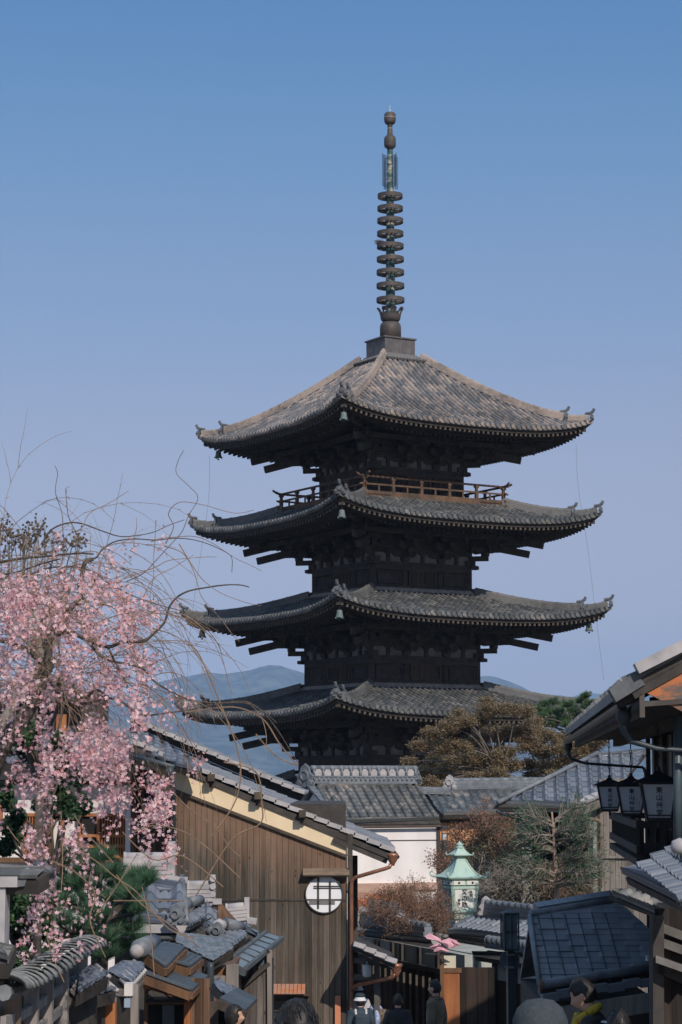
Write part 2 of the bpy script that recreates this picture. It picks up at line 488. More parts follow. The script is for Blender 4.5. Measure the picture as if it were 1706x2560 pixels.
def bracket_mesh():
    """one three-stepped bracket cluster; origin at the wall plane, outward is -y"""
    mb = MB()
    def block(x, y, z, w=.30, h=.18):
        vs = [Vector((x + i * w / 2, y + j * w / 2, z + h)) for i, j in ((-1, -1), (1, -1), (1, 1), (-1, 1))]
        vl = [Vector((x + i * w * .33, y + j * w * .33, z)) for i, j in ((-1, -1), (1, -1), (1, 1), (-1, 1))]
        vm = [Vector((x + i * w / 2, y + j * w / 2, z + h * .5)) for i, j in ((-1, -1), (1, -1), (1, 1), (-1, 1))]
        mb.add(vl + vm + vs, [(3, 2, 1, 0), (0, 1, 5, 4), (1, 2, 6, 5), (2, 3, 7, 6), (3, 0, 4, 7), (4, 5, 9, 8), (5, 6, 10, 9), (6, 7, 11, 10), (7, 4, 8, 11), (8, 9, 10, 11)])
    def arm(p, q, w=.16, h=.22):
        p, q = Vector(p), Vector(q)
        d = (q - p).normalized(); u = Vector((0, 0, 1))
        side = d.cross(u).normalized() * (w / 2)
        pr = [p + u * h / 2, q + u * h / 2, q - u * h * .05, q - d * .16 - u * h / 2, p + d * .16 - u * h / 2, p - u * h * .05]
        mb.prism([a - side for a in pr], side * 2)
    block(0, 0, 0, .42, .24)
    for i in range(3):
        z = .36 + i * .40
        yo = -.50 * (i + 1)
        arm((0, .3, z), (0, yo - .1, z))
        block(0, yo, z + .10)
        if i < 2:
            arm((-.62, yo, z + .38), (.62, yo, z + .38))
            for x in (-.52, .52): block(x, yo, z + .48, .26, .15)
    arm((-.68, 0, .36), (.68, 0, .36))
    for x in (-.56, .56): block(x, 0, .46, .26, .16)
    mb.beam((0, .1, 1.42), (0, -2.35, .92), .17, .24)
    return mb
def corner_bracket_mesh():
    mb = MB()
    d = Vector((-1, -1, 0)).normalized()
    for i in range(3):
        z = .36 + i * .40
        L_ = .74 * (i + 1) + .25
        mb.beam(Vector((.1, .1, z)), d * L_ + Vector((0, 0, z)), .19, .24)
        mb.box(d * (L_ - .16) + Vector((0, 0, z + .2)), (.3, .3, .18))
        for a in (Vector((1, 0, 0)), Vector((0, 1, 0))):
            c = d * (L_ - .16) + Vector((0, 0, z + .38))
            mb.beam(c - a * .45, c + a * .85, .16, .2)
            mb.box(c + a * .7 + Vector((0, 0, .18)), (.25, .25, .15))
            mb.box(c - a * .35 + Vector((0, 0, .18)), (.25, .25, .15))
    # two tail rafters, one over the other
    mb.beam(Vector((.1, .1, 1.20)), d * 3.0 + Vector((0, 0, .50)), .26, .34)
    mb.beam(Vector((.1, .1, 1.72)), d * 3.7 + Vector((0, 0, .92)), .26, .34)
    mb.box(Vector((0, 0, .12)), (.5, .5, .24))
    return mb

br_proto = None
cb_proto = None
for k in (1, 2, 3, 4, 5):
    E, ze, si, zt = ROOFS[k]
    B, zb = BODY[k]
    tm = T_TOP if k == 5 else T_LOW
    zs0 = ze + .16                      # tile bed at the eave
    def surf(x, s):
        t = max(0, min(1, (E - s) / (E - si)))
        return zs0 + (zt - zs0) * (.70 * t + .30 * t * t) + lift(x, s, E)
    mb = MB(); ed = MB(); rf = MB(); tp = MB()
    NC = int(E / .29); sp = E / (NC + .0)
    for fc in range(4):
        mb.M = ed.M = rf.M = tp.M = frame(fc)
        off = fc * 200 + k * 1000
        # bed of flat tiles
        NU = 2 * NC; NV = 16
        vs = []; fs = []; uvs = []
        for j in range(NV + 1):
            s = E + (si - E) * j / NV
            for i in range(NU + 1):
                x = -s + 2 * s * i / NU
                vs.append(F(x, s, surf(x, s)))
        for j in range(NV):
            for i in range(NU):
                fs.append((j * (NU + 1) + i, j * (NU + 1) + i + 1, (j + 1) * (NU + 1) + i + 1, (j + 1) * (NU + 1) + i))
                uvs.append((off + i + .5, 300 + j + .5))
        mb.add(vs, fs, uvs)
        # rounded cover tiles, each laid over the next one down
        for c in range(-NC, NC + 1):
            x = c * sp
            s0 = E + .05
            s1 = max(si, abs(x) + .06)
            if s0 - s1 < .2: continue
            n = max(1, int(round((s0 - s1) / .33)))
            for j in range(n):
                sa = s0 + (s1 - s0) * j / n; sb = s0 + (s1 - s0) * (j + 1) / n
                vs = []
                dx = random.uniform(-.012, .012); dz = random.uniform(-.008, .012)
                for s_, r in ((sa, .098), (sb - .03, .076)):
                    zc = surf(x, s_) + .015 + dz
                    for a in (0, 45, 90, 135, 180):
                        vs.append(F(x + dx - r * cos(radians(a)), s_, zc + r * 1.05 * sin(radians(a))))
                id_ = (off + c + 60.5, j + .5)
                mb.add(vs, [(i, i + 1, i + 6, i + 5) for i in range(4)] + [(4, 3, 2, 1, 0)], [id_] * 5)
            # end disc at the eave
            zc = surf(x, E) + .01
            vs = [F(x + .105 * cos(2 * pi * q / 8), E + .09, zc + .105 * sin(2 * pi * q / 8)) for q in range(8)]
            vb = [F(x + .105 * cos(2 * pi * q / 8), E - .02, zc + .105 * sin(2 * pi * q / 8)) for q in range(8)]
            mb.add(vs + vb, [tuple(range(8))] + [(q + 8, (q + 1) % 8 + 8, (q + 1) % 8, q) for q in range(8)], [(off + c + .5, 900.5)] * 9)
        # eave courses following the curve
        def strip(M_, sa, za, sb, zb_, n=40, xe=None):
            vs = []
            for i in range(n + 1):
                q = -1 + 2 * i / n
                for s_, z_ in ((sa, za), (sb, zb_)):
                    x = q * s_
                    vs.append(F(x, s_, z_ + lift(q * E, E, E)))
            M_.add(vs, [(2 * i, 2 * i + 2, 2 * i + 3, 2 * i + 1) for i in range(n)], [(off + i // 2 + .5, 880.5) for i in range(n)])
        strip(mb, E + .03, ze + .17, E + .03, ze + .04)      # pan tile edge
        strip(mb, E + .03, ze + .04, E - .12, ze + .03)
        strip(ed, E - .12, ze + .03, E - .12, ze - .12)      # eave board
        strip(ed, E - .12, ze - .12, E - .20, ze - .12)
        strip(ed, E - .20, ze - .12, E - 1.55, ze - .02)       # boards over flying rafters
        strip(ed, E - 1.30, ze - .02, E - 1.30, ze - .22)
        strip(ed, E - 1.30, ze - .22, E - 1.42, ze - .22)
        strip(ed, E - 1.42, ze - .22, B - .1, ze + .42)       # boards over base rafters
        # rafters, two tiers
        nr = int(E / .27)
        for c in range(-nr, nr + 1):
            x = c * .27
            if abs(x) < E - .3:
                s1 = max(E - 1.5, abs(x) + .05)
                lz = lift(x, E, E)
                if E - .1 - s1 > .15:
                    rf.beam(F(x, s1, ze - .10 + lz), F(x, E - .16, ze - .185 + lz), .10, .12)
                    tp.box(F(x, E - .155, ze - .187 + lz), (.102, .02, .124))
            if abs(x) < E - 1.55:
                s1 = max(B, abs(x) + .05)
                xx = x / (E - 1.35) * E
                lz = lift(xx, E, E)
                if E - 1.35 - s1 > .15:
                    rf.beam(F(x, s1, ze + .30 - .12 + .0 + lz * .9), F(x, E - 1.37, ze - .30 + lz), .11, .14)
        # eave purlin carried by the brackets
        n = 12; s_ = B + 1.62
        for i in range(n):
            xa = -s_ - .5 + (2 * s_ + 1.0) * i / n; xb = -s_ - .5 + (2 * s_ + 1.0) * (i + 1) / n
            rf.beam(F(xa, s_, ze - .30 + .35 * lift(xa, s_, E)), F(xb, s_, ze - .30 + .35 * lift(xb, s_, E)), .2, .22)
        # hip rafter
        a = F(-(B), B, ze + .12); b = F(-(E - 1.35), E - 1.35, ze - .42 + LIFT * .80)
        c_ = F(-(E - .22), E - .22, ze - .22 + LIFT)
        rf.beam(a, b, .24, .30); rf.beam(b + Vector((.5, .5, .22)), c_, .22, .26)
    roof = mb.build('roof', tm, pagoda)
    ed.build('eave_board', WD, roof)
    tag(rf.build('rafter_tiers', WD, roof), kind='stuff')
    tag(tp.build('rafter_tip_row', TIP, roof), kind='stuff')
    # hip ridges with demon tiles at their ends
    for fc in range(4):
        fr = frame(fc)
        rg = MB(fr); orn = MB(fr)
        def ridge(sa, sb, h, wd, n=14):
            path = []
            for i in range(n + 1):
                s = sa + (sb - sa) * i / n
                path.append(F(-s, s, surf(-s, s) + .03))
            for ly in range(4):
                for i in range(n):
                    w_ = wd * (1 - .12 * ly) + (.03 if ly % 2 else 0)
                    u = Vector((0, 0, h * (ly + .5) / 4.4))
                    rg.beam(path[i] + u, path[i + 1] + u, w_, h / 4.8)
            rg.tube([p + Vector((0, 0, h * .93)) for p in path], .085, 8)
            for i in range(1, n, 2):
                p = path[i] + Vector((0, 0, h * .93)); d = (path[i + 1] - path[i]).normalized() * .03
                rg.tube([p - d, p + d], .105, 8)
            return path
        s_in = si + .05
        s_mid = E * .865
        ridge(s_in, s_mid, .34, .34)
        ridge(s_mid + .1, E - .12, .24, .30, 6)
        dv = Vector((-1, -1, 0)).normalized(); sv = Vector((1, -1, 0)).normalized(); up = Vector((0, 0, 1))
        for s, h, zz in ((s_mid + .04, .52, 0), (E - .05, .40, 0)):
            orn = MB(fr)
            p = F(-s, s, surf(-s, s) - .02)
            prf = [(-.30, 0), (-.26, .2), (-.30, .34), (-.2, .42), (-.19, .62), (-.09, .80), (0, .88), (.09, .80), (.19, .62), (.2, .42), (.30, .34), (.26, .2), (.30, 0)]
            orn.prism([p + sv * a * .95 + up * b * h * 1.1 for a, b in prf], dv * .09)
            for a, b, r in ((-.17, .30, .09), (.17, .30, .09), (0, .52, .11)):
                c = p + sv * a + up * b * h * 1.1 + dv * .1
                orn.lathe([(r, 0), (r * .8, .05), (0, .06)], c, 8, Matrix((sv, up, dv)).transposed().to_4x4())
            # upswept cylinder on top
            q = p + up * h * .92
            orn.tube([q - dv * .25, q + dv * .02 + up * .03, q + dv * .14 + up * .12, q + dv * .2 + up * .25], [.075, .08, .075, .065], 8)
            orn.build('ridge_end_tile', mat('ridge_end_clay', (0.14, 0.15, 0.16), (0.075, 0.08, 0.09), 5), roof)
        rg.build('ridge', T_LOW if k < 5 else T_TOP, roof)
        if k in (2, 3, 4):
            # the ridge course where the roof meets the wall
            m2 = MB(fr)
            m2.beam(F(-si - .05, si + .02, zt + .07), F(si + .05, si + .02, zt + .07), .18, .14)
            m2.beam(F(-si - .02, si - .02, zt + .17), F(si + .02, si - .02, zt + .17), .14, .08)
            m2.build('flashing_course', mat('pale_course', (0.30, 0.27, 0.25), (0.16, 0.15, 0.15), 3), roof)

# storeys
for k in (1, 2, 3, 4, 5):
    B, zh = BODY[k]
    zl = ROOFS[k - 1][3] - .35 if k > 1 else PG - CZ + 1.0
    E, ze, si, zt = ROOFS[k]
    core = MB(PM @ Matrix.Translation((0, 0, CZ)))
    core.bx(-B + .16, B - .16, -B + .16, B - .16, zl, ze + .1)
    storey = core.build('storey', WD2, pagoda)
    tim = MB(); pl = MB()
    cols = [-B + .14, -B * .36, B * .36, B - .14]
    for fc in range(4):
        tim.M = pl.M = frame(fc)
        for x in cols:
            if x < B - .3:
                c = F(x, B - .14, 0)
                tim.tube([c + Vector((0, 0, zl)), c + Vector((0, 0, zh))], .165, 10)
        tim.bx(-B + .12, B - .12, -B - .03, -B + .13, zh - .34, zh - .12)
        tim.bx(-B - .32, B + .32, -B - .10, -B + .24, zh - .12, zh + .04)      # plate with crossed ends
        if k > 1:
            base = ROOFS[k - 1][3] + (.1 if k < 5 else .05)
        else: base = zl
        tim.bx(-B - .18, B + .18, -B - .07, -B + .1, base + .05, base + .23)
        # side bays: framed boards
        for xa, xb in ((cols[0], cols[1]), (cols[2], cols[3])):
            xa += .2; xb -= .2
            za, zb_ = base + .3, zh - .42
            if zb_ - za > .25:
                tim.bx(xa, xb, -B + .02, -B + .1, za, za + .07); tim.bx(xa, xb, -B + .02, -B + .1, zb_ - .07, zb_)
                tim.bx(xa, xa + .07, -B + .022, -B + .1, za + .07, zb_ - .07); tim.bx(xb - .07, xb, -B + .022, -B + .1, za + .07, zb_ - .07)
                tim.bx(xa + .07, xb - .07, -B + .09, -B + .16, za + .07, zb_ - .07)
        # plaster between the brackets
        pl.bx(-B + .15, B - .15, -B + .08, -B + .2, zh + .06, zh + .48)
        for x in [-B * .68, 0, B * .68]:
            tim.bx(x - .09, x + .09, -B - .02, -B + .1, zh + .04, zh + .42)
            tim.bx(x - .17, x + .17, -B - .05, -B + .1, zh + .42, zh + .56)
        tim.bx(-B, B, -B + .02, -B + .2, zh + .50, zh + .72)
        tim.bx(-B, B, -B + .05, -B + .2, zh + .86, zh + 1.08)
    tim.build('timber_frame', WD, storey)
    pl.build('plaster_panels', PLS, storey)
    for fc in range(4):
        base = ROOFS[k - 1][3] + .1 if k > 1 else zl
        wnd = MB(frame(fc))
        wa, wb, za, zb_ = -B * .36 + .34, B * .36 - .34, base + .34, zh - .40
        if zb_ - za > .3:
            wnd.bx(wa - .08, wb + .08, -B + .0, -B + .12, za - .07, za); wnd.bx(wa - .08, wb + .08, -B, -B + .12, zb_, zb_ + .05)
            wnd.bx(wa - .08, wa, -B + .004, -B + .12, za, zb_); wnd.bx(wb, wb + .08, -B + .004, -B + .12, za, zb_)
            for i in range(5):
                x = wa + (wb - wa) * (i + .5) / 5
                wnd.box(F(x, B - .06, (za + zb_) / 2), (.06, .06, zb_ - za), Matrix.Rotation(pi / 4, 3, 'Z'))
            wnd.build('window', WD2, storey)
        # brackets
        fr = Matrix.Translation((0, 0, CZ - PG + zh + .04)) @ Matrix.Rotation(fc * pi / 2, 4, 'Z')
        for x in cols[1:3]:
            if br_proto is None:
                m_ = bracket_mesh(); br_proto = m_.build('bracket', WD); ob = br_proto
            else:
                ob = br_proto.copy(); COL.objects.link(ob)
            ob.parent = storey
            ob.matrix_basis = fr @ Matrix.Translation((x, -B + .1, 0))
        if cb_proto is None:
            cb_proto = corner_bracket_mesh().build('corner_bracket', WD); ob = cb_proto
        else:
            ob = cb_proto.copy(); COL.objects.link(ob)
        ob.parent = storey
        ob.matrix_basis = fr @ Matrix.Translation((-B + .14, -B + .14, 0))
    if k == 1:
        pf = MB(PM @ Matrix.Translation((0, 0, PG))); pf.bx(-5.2, 5.2, -5.2, 5.2, -.5, 1.05)
        pf.build('stone_platform', mat('stone', (0.3, 0.29, 0.27), (0.17, 0.165, 0.155), 2.5), pagoda)

# balcony under the top roof
H = 4.05
for fc in range(4):
    bl = MB(frame(fc))
    zf = 13.42
    bl.bx(-H, H, -H, -H + 1.5, zf - .1, zf)
    bl.bx(-H - .22, H + .22, -H - .06, -H + .1, zf - .30, zf - .1)
    bl.bx(-H + .1, H - .1, -H + .12, -H + .3, zf - .55, zf - .3)
    deck = bl.build('balcony', WB, pagoda)
    rl = MB(frame(fc))
    rl.bx(-H - .16, H + .16, -H + .0, -H + .12, zf + .0, zf + .13)
    rl.bx(-H - .2, H + .2, -H + .02, -H + .10, zf + .40, zf + .48)
    # top rail sweeps up at its ends
    pts = [F(-H - .42, H - .06, zf + .96), F(-H - .2, H - .06, zf + .84), F(-H + .1, H - .06, zf + .80), F(H - .1, H - .06, zf + .80), F(H + .2, H - .06, zf + .84), F(H + .42, H - .06, zf + .96)]
    rl.tube(pts, .055, 8)
    for i in range(6):
        x = -H + .07 + (2 * H - .14) * i / 5
        rl.bx(x - .075, x + .075, -H - .01, -H + .13, zf + .13, zf + .40 + (.12 if i in (0, 5) else 0))
        rl.bx(x - .06, x + .06, -H + .004, -H + .116, zf + .48, zf + .70)
        rl.bx(x - .11, x + .11, -H - .02, -H + .14, zf + .66, zf + .755)
    for i in range(5):
        xa = -H + .07 + (2 * H - .14) * (i + .5) / 5
        rl.bx(xa - .04, xa + .04, -H + .03, -H + .09, zf + .13, zf + .40)
    rl.build('railing', WB, deck)

# roban box, spire
def zpx(y, Y=PY): return P(976, y, Y).z
base = MB(PM)
zb0, zb1 = 30.0 + .92, zpx(841, 106.9)
base.bx(-.88, .88, -.88, .88, zb0, zb1 - .04)
base.bx(-.95, .95, -.95, .95, zb1 - .04, zb1 + .03)
base.bx(-.895, .895, -.06, .06, zb0 + .05, zb1 - .1); base.bx(-.06, .06, -.895, .895, zb0 + .05, zb1 - .1)
spire = base.build('spire_base', mat('box_lead', (0.15, 0.135, 0.13), (0.085, 0.08, 0.085), 2.5, rough=.55, metal=.2), pagoda)
st = MB(PM)
z = 30.62
for i in range(8):
    r = 1.30 - .05 * i
    st.bx(-r, r, -r, r, z + .045 * i, z + .045 * i + .03)
    st.bx(-r + .06, r - .06, -r + .06, r - .06, z + .045 * i + .03, z + .045 * i + .045)
st.build('stacked_tiles', T_LOW, spire)
for fc in range(4):
    m2 = MB(PM @ Matrix.Rotation(fc * pi / 2, 4, 'Z'))
    for i in range(13):
        x = -1.15 + 2.3 * i / 12
        m2.tube([(x, -1.30, 30.70), (x, -1.42, 30.60)], .085, 8)
    m2.build('round_tile_row', T_LOW, spire)
def zy(zoom_y): return zpx(250 + .2848 * zoom_y)
def up_lathe(name, prof, m, n=24, parent=None):
    mb = MB(Matrix.Translation((PX, PY, 0))); mb.lathe(prof, n=n); return mb.build(name, m, parent or pagoda, True)
finial = up_lathe('spire_pole', [(.235, zy(2060)), (.235, zy(1840)), (.225, zy(1500)), (.205, zy(1100)), (.18, zy(800)), (.14, zy(470)), (.13, zy(320)), (.09, zy(120))], PAT, 20)
for v in finial.data.vertices: pass
up_lathe('dome', [(.53, zb1), (.53, zy(2000)), (.50, zy(1972)), (.42, zy(1955)), (.30, zy(1948)), (.24, zy(1935))], BRZ, 28, finial)
# upturned petals
mb = MB(Matrix.Translation((PX, PY, 0)))
mb.lathe([(.28, zy(1952)), (.44, zy(1940)), (.50, zy(1922)), (.46, zy(1912)), (.24, zy(1925))], n=32)
for i in range(8):
    a = 2 * pi * i / 8 + .25
    rows = [(.44, .30, 1938), (.50, .34, 1915), (.53, .30, 1885), (.57, .24, 1862), (.63, .25, 1845), (.70, .16, 1832)]
    vs = []
    for r, w_, y in rows:
        for j in (-1, -.4, .4, 1):
            aa = a + j * w_ / r * .62
            vs.append((r * cos(aa), r * sin(aa), zy(y)))
    n0 = len(rows)
    fs = []
    for q in range(n0 - 1):
        for j in range(3):
            if q in (2,) and j == 1: continue
            fs.append((q * 4 + j, q * 4 + j + 1, q * 4 + j + 5, q * 4 + j + 4))
    mb.add(vs, fs)
pt = mb.build('petal_ring', BRZ, finial)
sm = pt.modifiers.new('thick', 'SOLIDIFY'); sm.thickness = .03
ring_y = [845, 955, 1062, 1175, 1285, 1400, 1515, 1633, 1758]
ring_r = [.63, .645, .655, .665, .675, .685, .695, .70, .705]
for i, (y, r) in enumerate(zip(ring_y, ring_r)):
    z = zy(y); h = .10
    mb = MB(Matrix.Translation((PX, PY, 0)))
    n = 40
    vs = []
    for rr, zz in ((r, z - h), (r, z + h), (r - .035, z + h), (r - .035, z - h)):
        for q in range(n): vs.append((rr * cos(2 * pi * q / n), rr * sin(2 * pi * q / n), zz))
    mb.add(vs, [(c * n + q, c * n + (q + 1) % n, ((c + 1) % 4) * n + (q + 1) % n, ((c + 1) % 4) * n + q) for c in range(4) for q in range(n)])
    for q in range(8):
        a = 2 * pi * q / 8 + .2
        mb.beam((.2 * cos(a), .2 * sin(a), z - .03), ((r - .03) * cos(a), (r - .03) * sin(a), z - .03), .05, .05)
    mb.tube([(0, 0, z - h * .9), (0, 0, z + h * .2)], .25, 20)
    mb.build('ring', BRZ, finial, False)
# pierced flame fins
IRON = mat('dark_iron', (0.035, 0.042, 0.055), (0.02, 0.024, 0.03), 5, rough=.6)
for q in range(4):
    a = radians(38 + 90 * q)
    d = Vector((cos(a), sin(a), 0))
    mb = MB(Matrix.Translation((PX, PY, 0)))
    z0, z1 = zy(775), zy(490)
    def pp(r, z): return d * r + Vector((0, 0, z))
    mb.tube([pp(.12, z0), pp(.36, z0 + .05), pp(.36, z1 - .15), pp(.3, z1)], .016, 5)
    n = 15
    for i in range(n):
        z = lerp(z0 + .05, z1 - .06, i / (n - 1))
        mb.tube([pp(.355, z), pp(.43, z + .0), pp(.49, z + .05), pp(.50, z + .1)], [.022, .024, .022, .012], 5)
    for i in range(6):
        zc = lerp(z0 + .15, z1 - .15, i / 5)
        pts = [pp(.24 + (.11 - t * .009) * cos(t * .6 * (1 if i % 2 else -1)), zc + (.12 - t * .009) * sin(t * .6)) for t in range(11)]
        mb.tube(pts, .014, 5)
    mb.build('flame_fin', IRON, finial)
up_lathe('lower_jewel', [(.14, zy(440)), (.17, zy(425)), (.27, zy(415)), (.30, zy(400)), (.30, zy(345)), (.27, zy(325)), (.20, zy(315)), (.145, zy(308)), (.125, zy(250)), (.13, zy(222)), (.17, zy(212)), (.24, zy(205))], BRZ, 24, finial)
up_lathe('upper_jewel', [(.18, zy(214)), (.26, zy(203)), (.29, zy(185)), (.30, zy(150)), (.28, zy(125)), (.22, zy(113)), (.14, zy(108)), (.0, zy(106))], BRZ, 24, finial)
up_lathe('lightning_tip', [(.06, zy(108)), (.03, zy(90)), (.012, zy(80)), (.010, zy(45)), (0, zy(40))], mat('pale_metal', (.7, .7, .7), (.5, .5, .5), rough=.4), 8, finial)
# earth wires round the jewel
mb = MB(Matrix.Translation((PX, PY, 0)))
for zz, r in ((zy(157), .305), (zy(252), .135)):
    mb.tube([(r * cos(2 * pi * q / 24), r * sin(2 * pi * q / 24), zz) for q in range(25)], .012, 5)
mb.build('wire_band', mat('pale_metal', (.7, .7, .7)), finial)

# twigs of a nest caught on the fifth ring
mb = MB(Matrix.Translation((PX - .55, PY - .2, zy(1262))))
for i in range(60):
    a = random.uniform(0, 2 * pi); c = Vector((random.uniform(-.12, .2), random.uniform(-.15, .15), random.uniform(-.1, .12)))
    d = Vector((cos(a), sin(a) * .5, random.uniform(-.5, .6))) * random.uniform(.08, .24)
    mb.tube([c - d, c + d * .5 + Vector((0, 0, .02)), c + d], .009, 4)
tag(mb.build('bird_nest', mat('dry_twig', (.13, .10, .08), (.07, .055, .045), 8)), 'small twiggy nest on the left of the middle spire ring', 'nest')

# wind bells under the corners
bell_group = 'wind bells hanging from pagoda roof corners'
BPROF = [(0, .36), (.07, .355), (.115, .33), (.135, .26), (.145, .14), (.165, .06), (.205, 0), (.195, .0), (.13, .06)]
bellspec = [(5, 0, 'pale green wind bell under the near corner of the top roof'),
    (5, 3, 'dark wind bell hanging below the left tip of the top roof'),
    (4, 0, 'green wind bell under near corner of the second roof from the top'),
    (3, 0, 'green wind bell under near corner of the third roof from the top'),
    (3, 3, 'dark wind bell below the left tip of the third roof from the top'),
    (3, 1, 'dark wind bell below the right tip of the third roof from the top')]
bell0 = None
for k, fc, lab in bellspec:
    E, ze, si, zt = ROOFS[k]
    s = E - .30 if fc == 0 else E - .75
    p = frame(fc) @ F(-s, s, ze - .36 + LIFT - (0.0 if fc == 0 else .05))
    if bell0 is None:
        t = thing('wind_bell', lab, 'bell', p, 0, bell_group); bell0 = t
        mb = MB(Matrix.Translation(p + Vector((0, 0, -.56)))); mb.lathe(BPROF, n=14)
        for a in range(4):
            mb.box((.19 * cos(a * pi / 2 + .5), .19 * sin(a * pi / 2 + .5), -.02), (.07, .07, .06))
        mb.build('bell', VERD, t, True)
        mb = MB(Matrix.Translation(p + Vector((0, 0, -.56)))); mb.tube([(0, 0, .34), (0, 0, .58)], .018, 6); mb.tube([(0, 0, .2), (0, 0, -.12)], .012, 5); mb.box((0, 0, -.1), (.09, .02, .08))
        mb.build('clapper_rod', IRON, t)
    else:
        o = dup(bell0, p, 0, lab)

# lightning conductor wires let down from the eaves
for pts, lab in (([(1441, 1112, 108.0), (1443, 1180, 107.5), (1452, 1260, 107), (1470, 1370, 106.0), (1483, 1480, 105), (1495, 1580, 104.5), (1510, 1700, 104)], 'thin wire falling from the right tip of the top roof'),
                 ([(524, 1140, 110), (522, 1250, 110), (500, 1400, 110), (478, 1560, 110), (468, 1700, 110), (466, 1950, 110)], 'thin wire falling from the left tip of the top roof')):
    mb = MB(); mb.tube(curve([P(*p) for p in pts], 5), .0055, 5)
    tag(mb.build('conductor_wire', IRON), lab, 'wire', 'conductor wires below the top roof')
# ------------------------------------------------------------------ tools for houses
CAM = Vector((0, 0, CZ))
def ray(x, y): return (P(x, y, 1.0) - CAM)
def hit(x, y, O, N):
    d = ray(x, y)
    return CAM + d * ((O - CAM).dot(N) / d.dot(N))
class VP:
    """a vertical plane; az is the compass turn of its horizontal line from +x"""
    def __init__(s, x, y, Y, az=0.0):
        s.O = P(x, y, Y); a = radians(az)
        s.U = Vector((cos(a), sin(a), 0)); s.N = Vector((sin(a), -cos(a), 0))   # N faces the camera
    def h(s, x, y, off=0.0):
        return hit(x, y, s.O + s.N * off, s.N)
    def wall(s, mb, poly, thick=.1, off=0.0):
        mb.prism([s.h(x, y, off) for x, y in poly], -s.N * thick)
    def rect(s, mb, x0, y0, x1, y1, thick=.1, off=0.0):
        """upright rectangle whose corners show at these pixels"""
        a = s.h(x0, y0, off); b = s.h(x1, y1, off)
        mb.prism([Vector((a.x, a.y, b.z)), Vector((b.x, b.y, b.z)), Vector((b.x, b.y, a.z)), a], -s.N * thick)
    def line(s, mb, pts, w_, t, off=0.0):
        for a, b in zip(pts, pts[1:]):
            mb.beam(s.h(*a, off), s.h(*b, off), w_, t, s.N)

def prof(kind, w_, pitch):
    if kind == 'san':     # one roll and one shallow trough
        return .16 * pitch * (cos(2 * pi * (w_ - .18)) + .45 * cos(4 * pi * (w_ - .18))) if True else 0
    if kind == 'hon':
        d = abs(w_ - .5) * pitch; r = pitch * .27
        return sqrt(max(r * r - d * d, 0)) * 1.1 - (.02 if d > r else 0)
    if kind == 'rib':
        return .10 * pitch if abs(w_ - .5) < .1 else 0
    return 0
SEED = [0]
class RP:
    """a roof plane through an eave point: az turns the eave, slope climbs away from us"""
    def __init__(s, x, y, Y, az, slope):
        s.O = P(x, y, Y); a = radians(az); t = radians(slope)
        s.U = Vector((cos(a), sin(a), 0)); s.Hd = Vector((-sin(a), cos(a), 0))
        s.V = s.Hd * cos(t) + Vector((0, 0, sin(t))); s.N = s.U.cross(s.V)
        if s.N.z < 0: s.N = -s.N
    def uv(s, x, y):
        p = hit(x, y, s.O, s.N) - s.O
        return p.dot(s.U), p.dot(s.V)
    def at(s, u, v, n=0.0): return s.O + s.U * u + s.V * v + s.N * n
    def px(s, x, y, n=0.0): return s.at(*s.uv(x, y), n)
    def tiles(s, name, m, parent, poly, pitch=.27, row=.24, kind='san', deck=None, lip=.022, sub=7, px=True, deck_t=.1, brk=False):
        pl = [s.uv(x, y) for x, y in poly] if px else poly
        SEED[0] += 37
        mb = MB()
        v0 = min(p[1] for p in pl); v1 = max(p[1] for p in pl)
        def span(v):
            xs = []
            n = len(pl)
            for i in range(n):
                (ua, va), (ub, vb) = pl[i], pl[(i + 1) % n]
                if (va - v) * (vb - v) <= 0 and abs(va - vb) > 1e-9:
                    xs.append(ua + (ub - ua) * (v - va) / (vb - va))
            return (min(xs), max(xs)) if len(xs) > 1 else None
        nr = max(1, int(round((v1 - v0) / row)))
        st = pitch / sub
        for j in range(nr):
            va = v0 + (v1 - v0) * j / nr; vb = v0 + (v1 - v0) * (j + 1) / nr
            sa = span(va + 1e-4); sb = span(vb - 1e-4)
            if not sa or not sb: continue
            lo = min(sa[0], sb[0]); hi = max(sa[1], sb[1])
            offs = pitch * .5 if (brk and j % 2) else 0
            k0 = int(math.floor((lo - offs) / st)); k1 = int(math.ceil((hi - offs) / st))
            vs = []; fs = []; uvs = []
            prev_id = None; jit = 0
            for k in range(k0, k1 + 1):
                u = k * st + offs
                w_ = (k % sub) / sub
                col = k // sub
                if col != prev_id:
                    jit = random.uniform(-.004, .006); prev_id = col
                h = prof(kind, w_, pitch) + jit
                ua = min(max(u, sa[0]), sa[1]); ub = min(max(u, sb[0]), sb[1])
                vs += [s.at(ua, va - .01, h - .012), s.at(ua, va - .01, h + lip), s.at(ub, vb, h)]
            m_ = len(vs) // 3
            for i in range(m_ - 1):
                a = i * 3; b = a + 3
                id_ = (SEED[0] + (k0 + i) // sub + .5, j + .5)
                fs.append((a + 1, b + 1, b + 2, a + 2)); uvs.append(id_)
                fs.append((a, b, b + 1, a + 1)); uvs.append(id_)
            mb.add(vs, fs, uvs)
        o = mb.build(name, m, parent)
        if deck is not None:
            dk = MB()
            dk.prism([s.at(u, v, -.03) for u, v in pl], -s.N * deck_t)
            dk.build('roof_deck', deck, o)
        return o

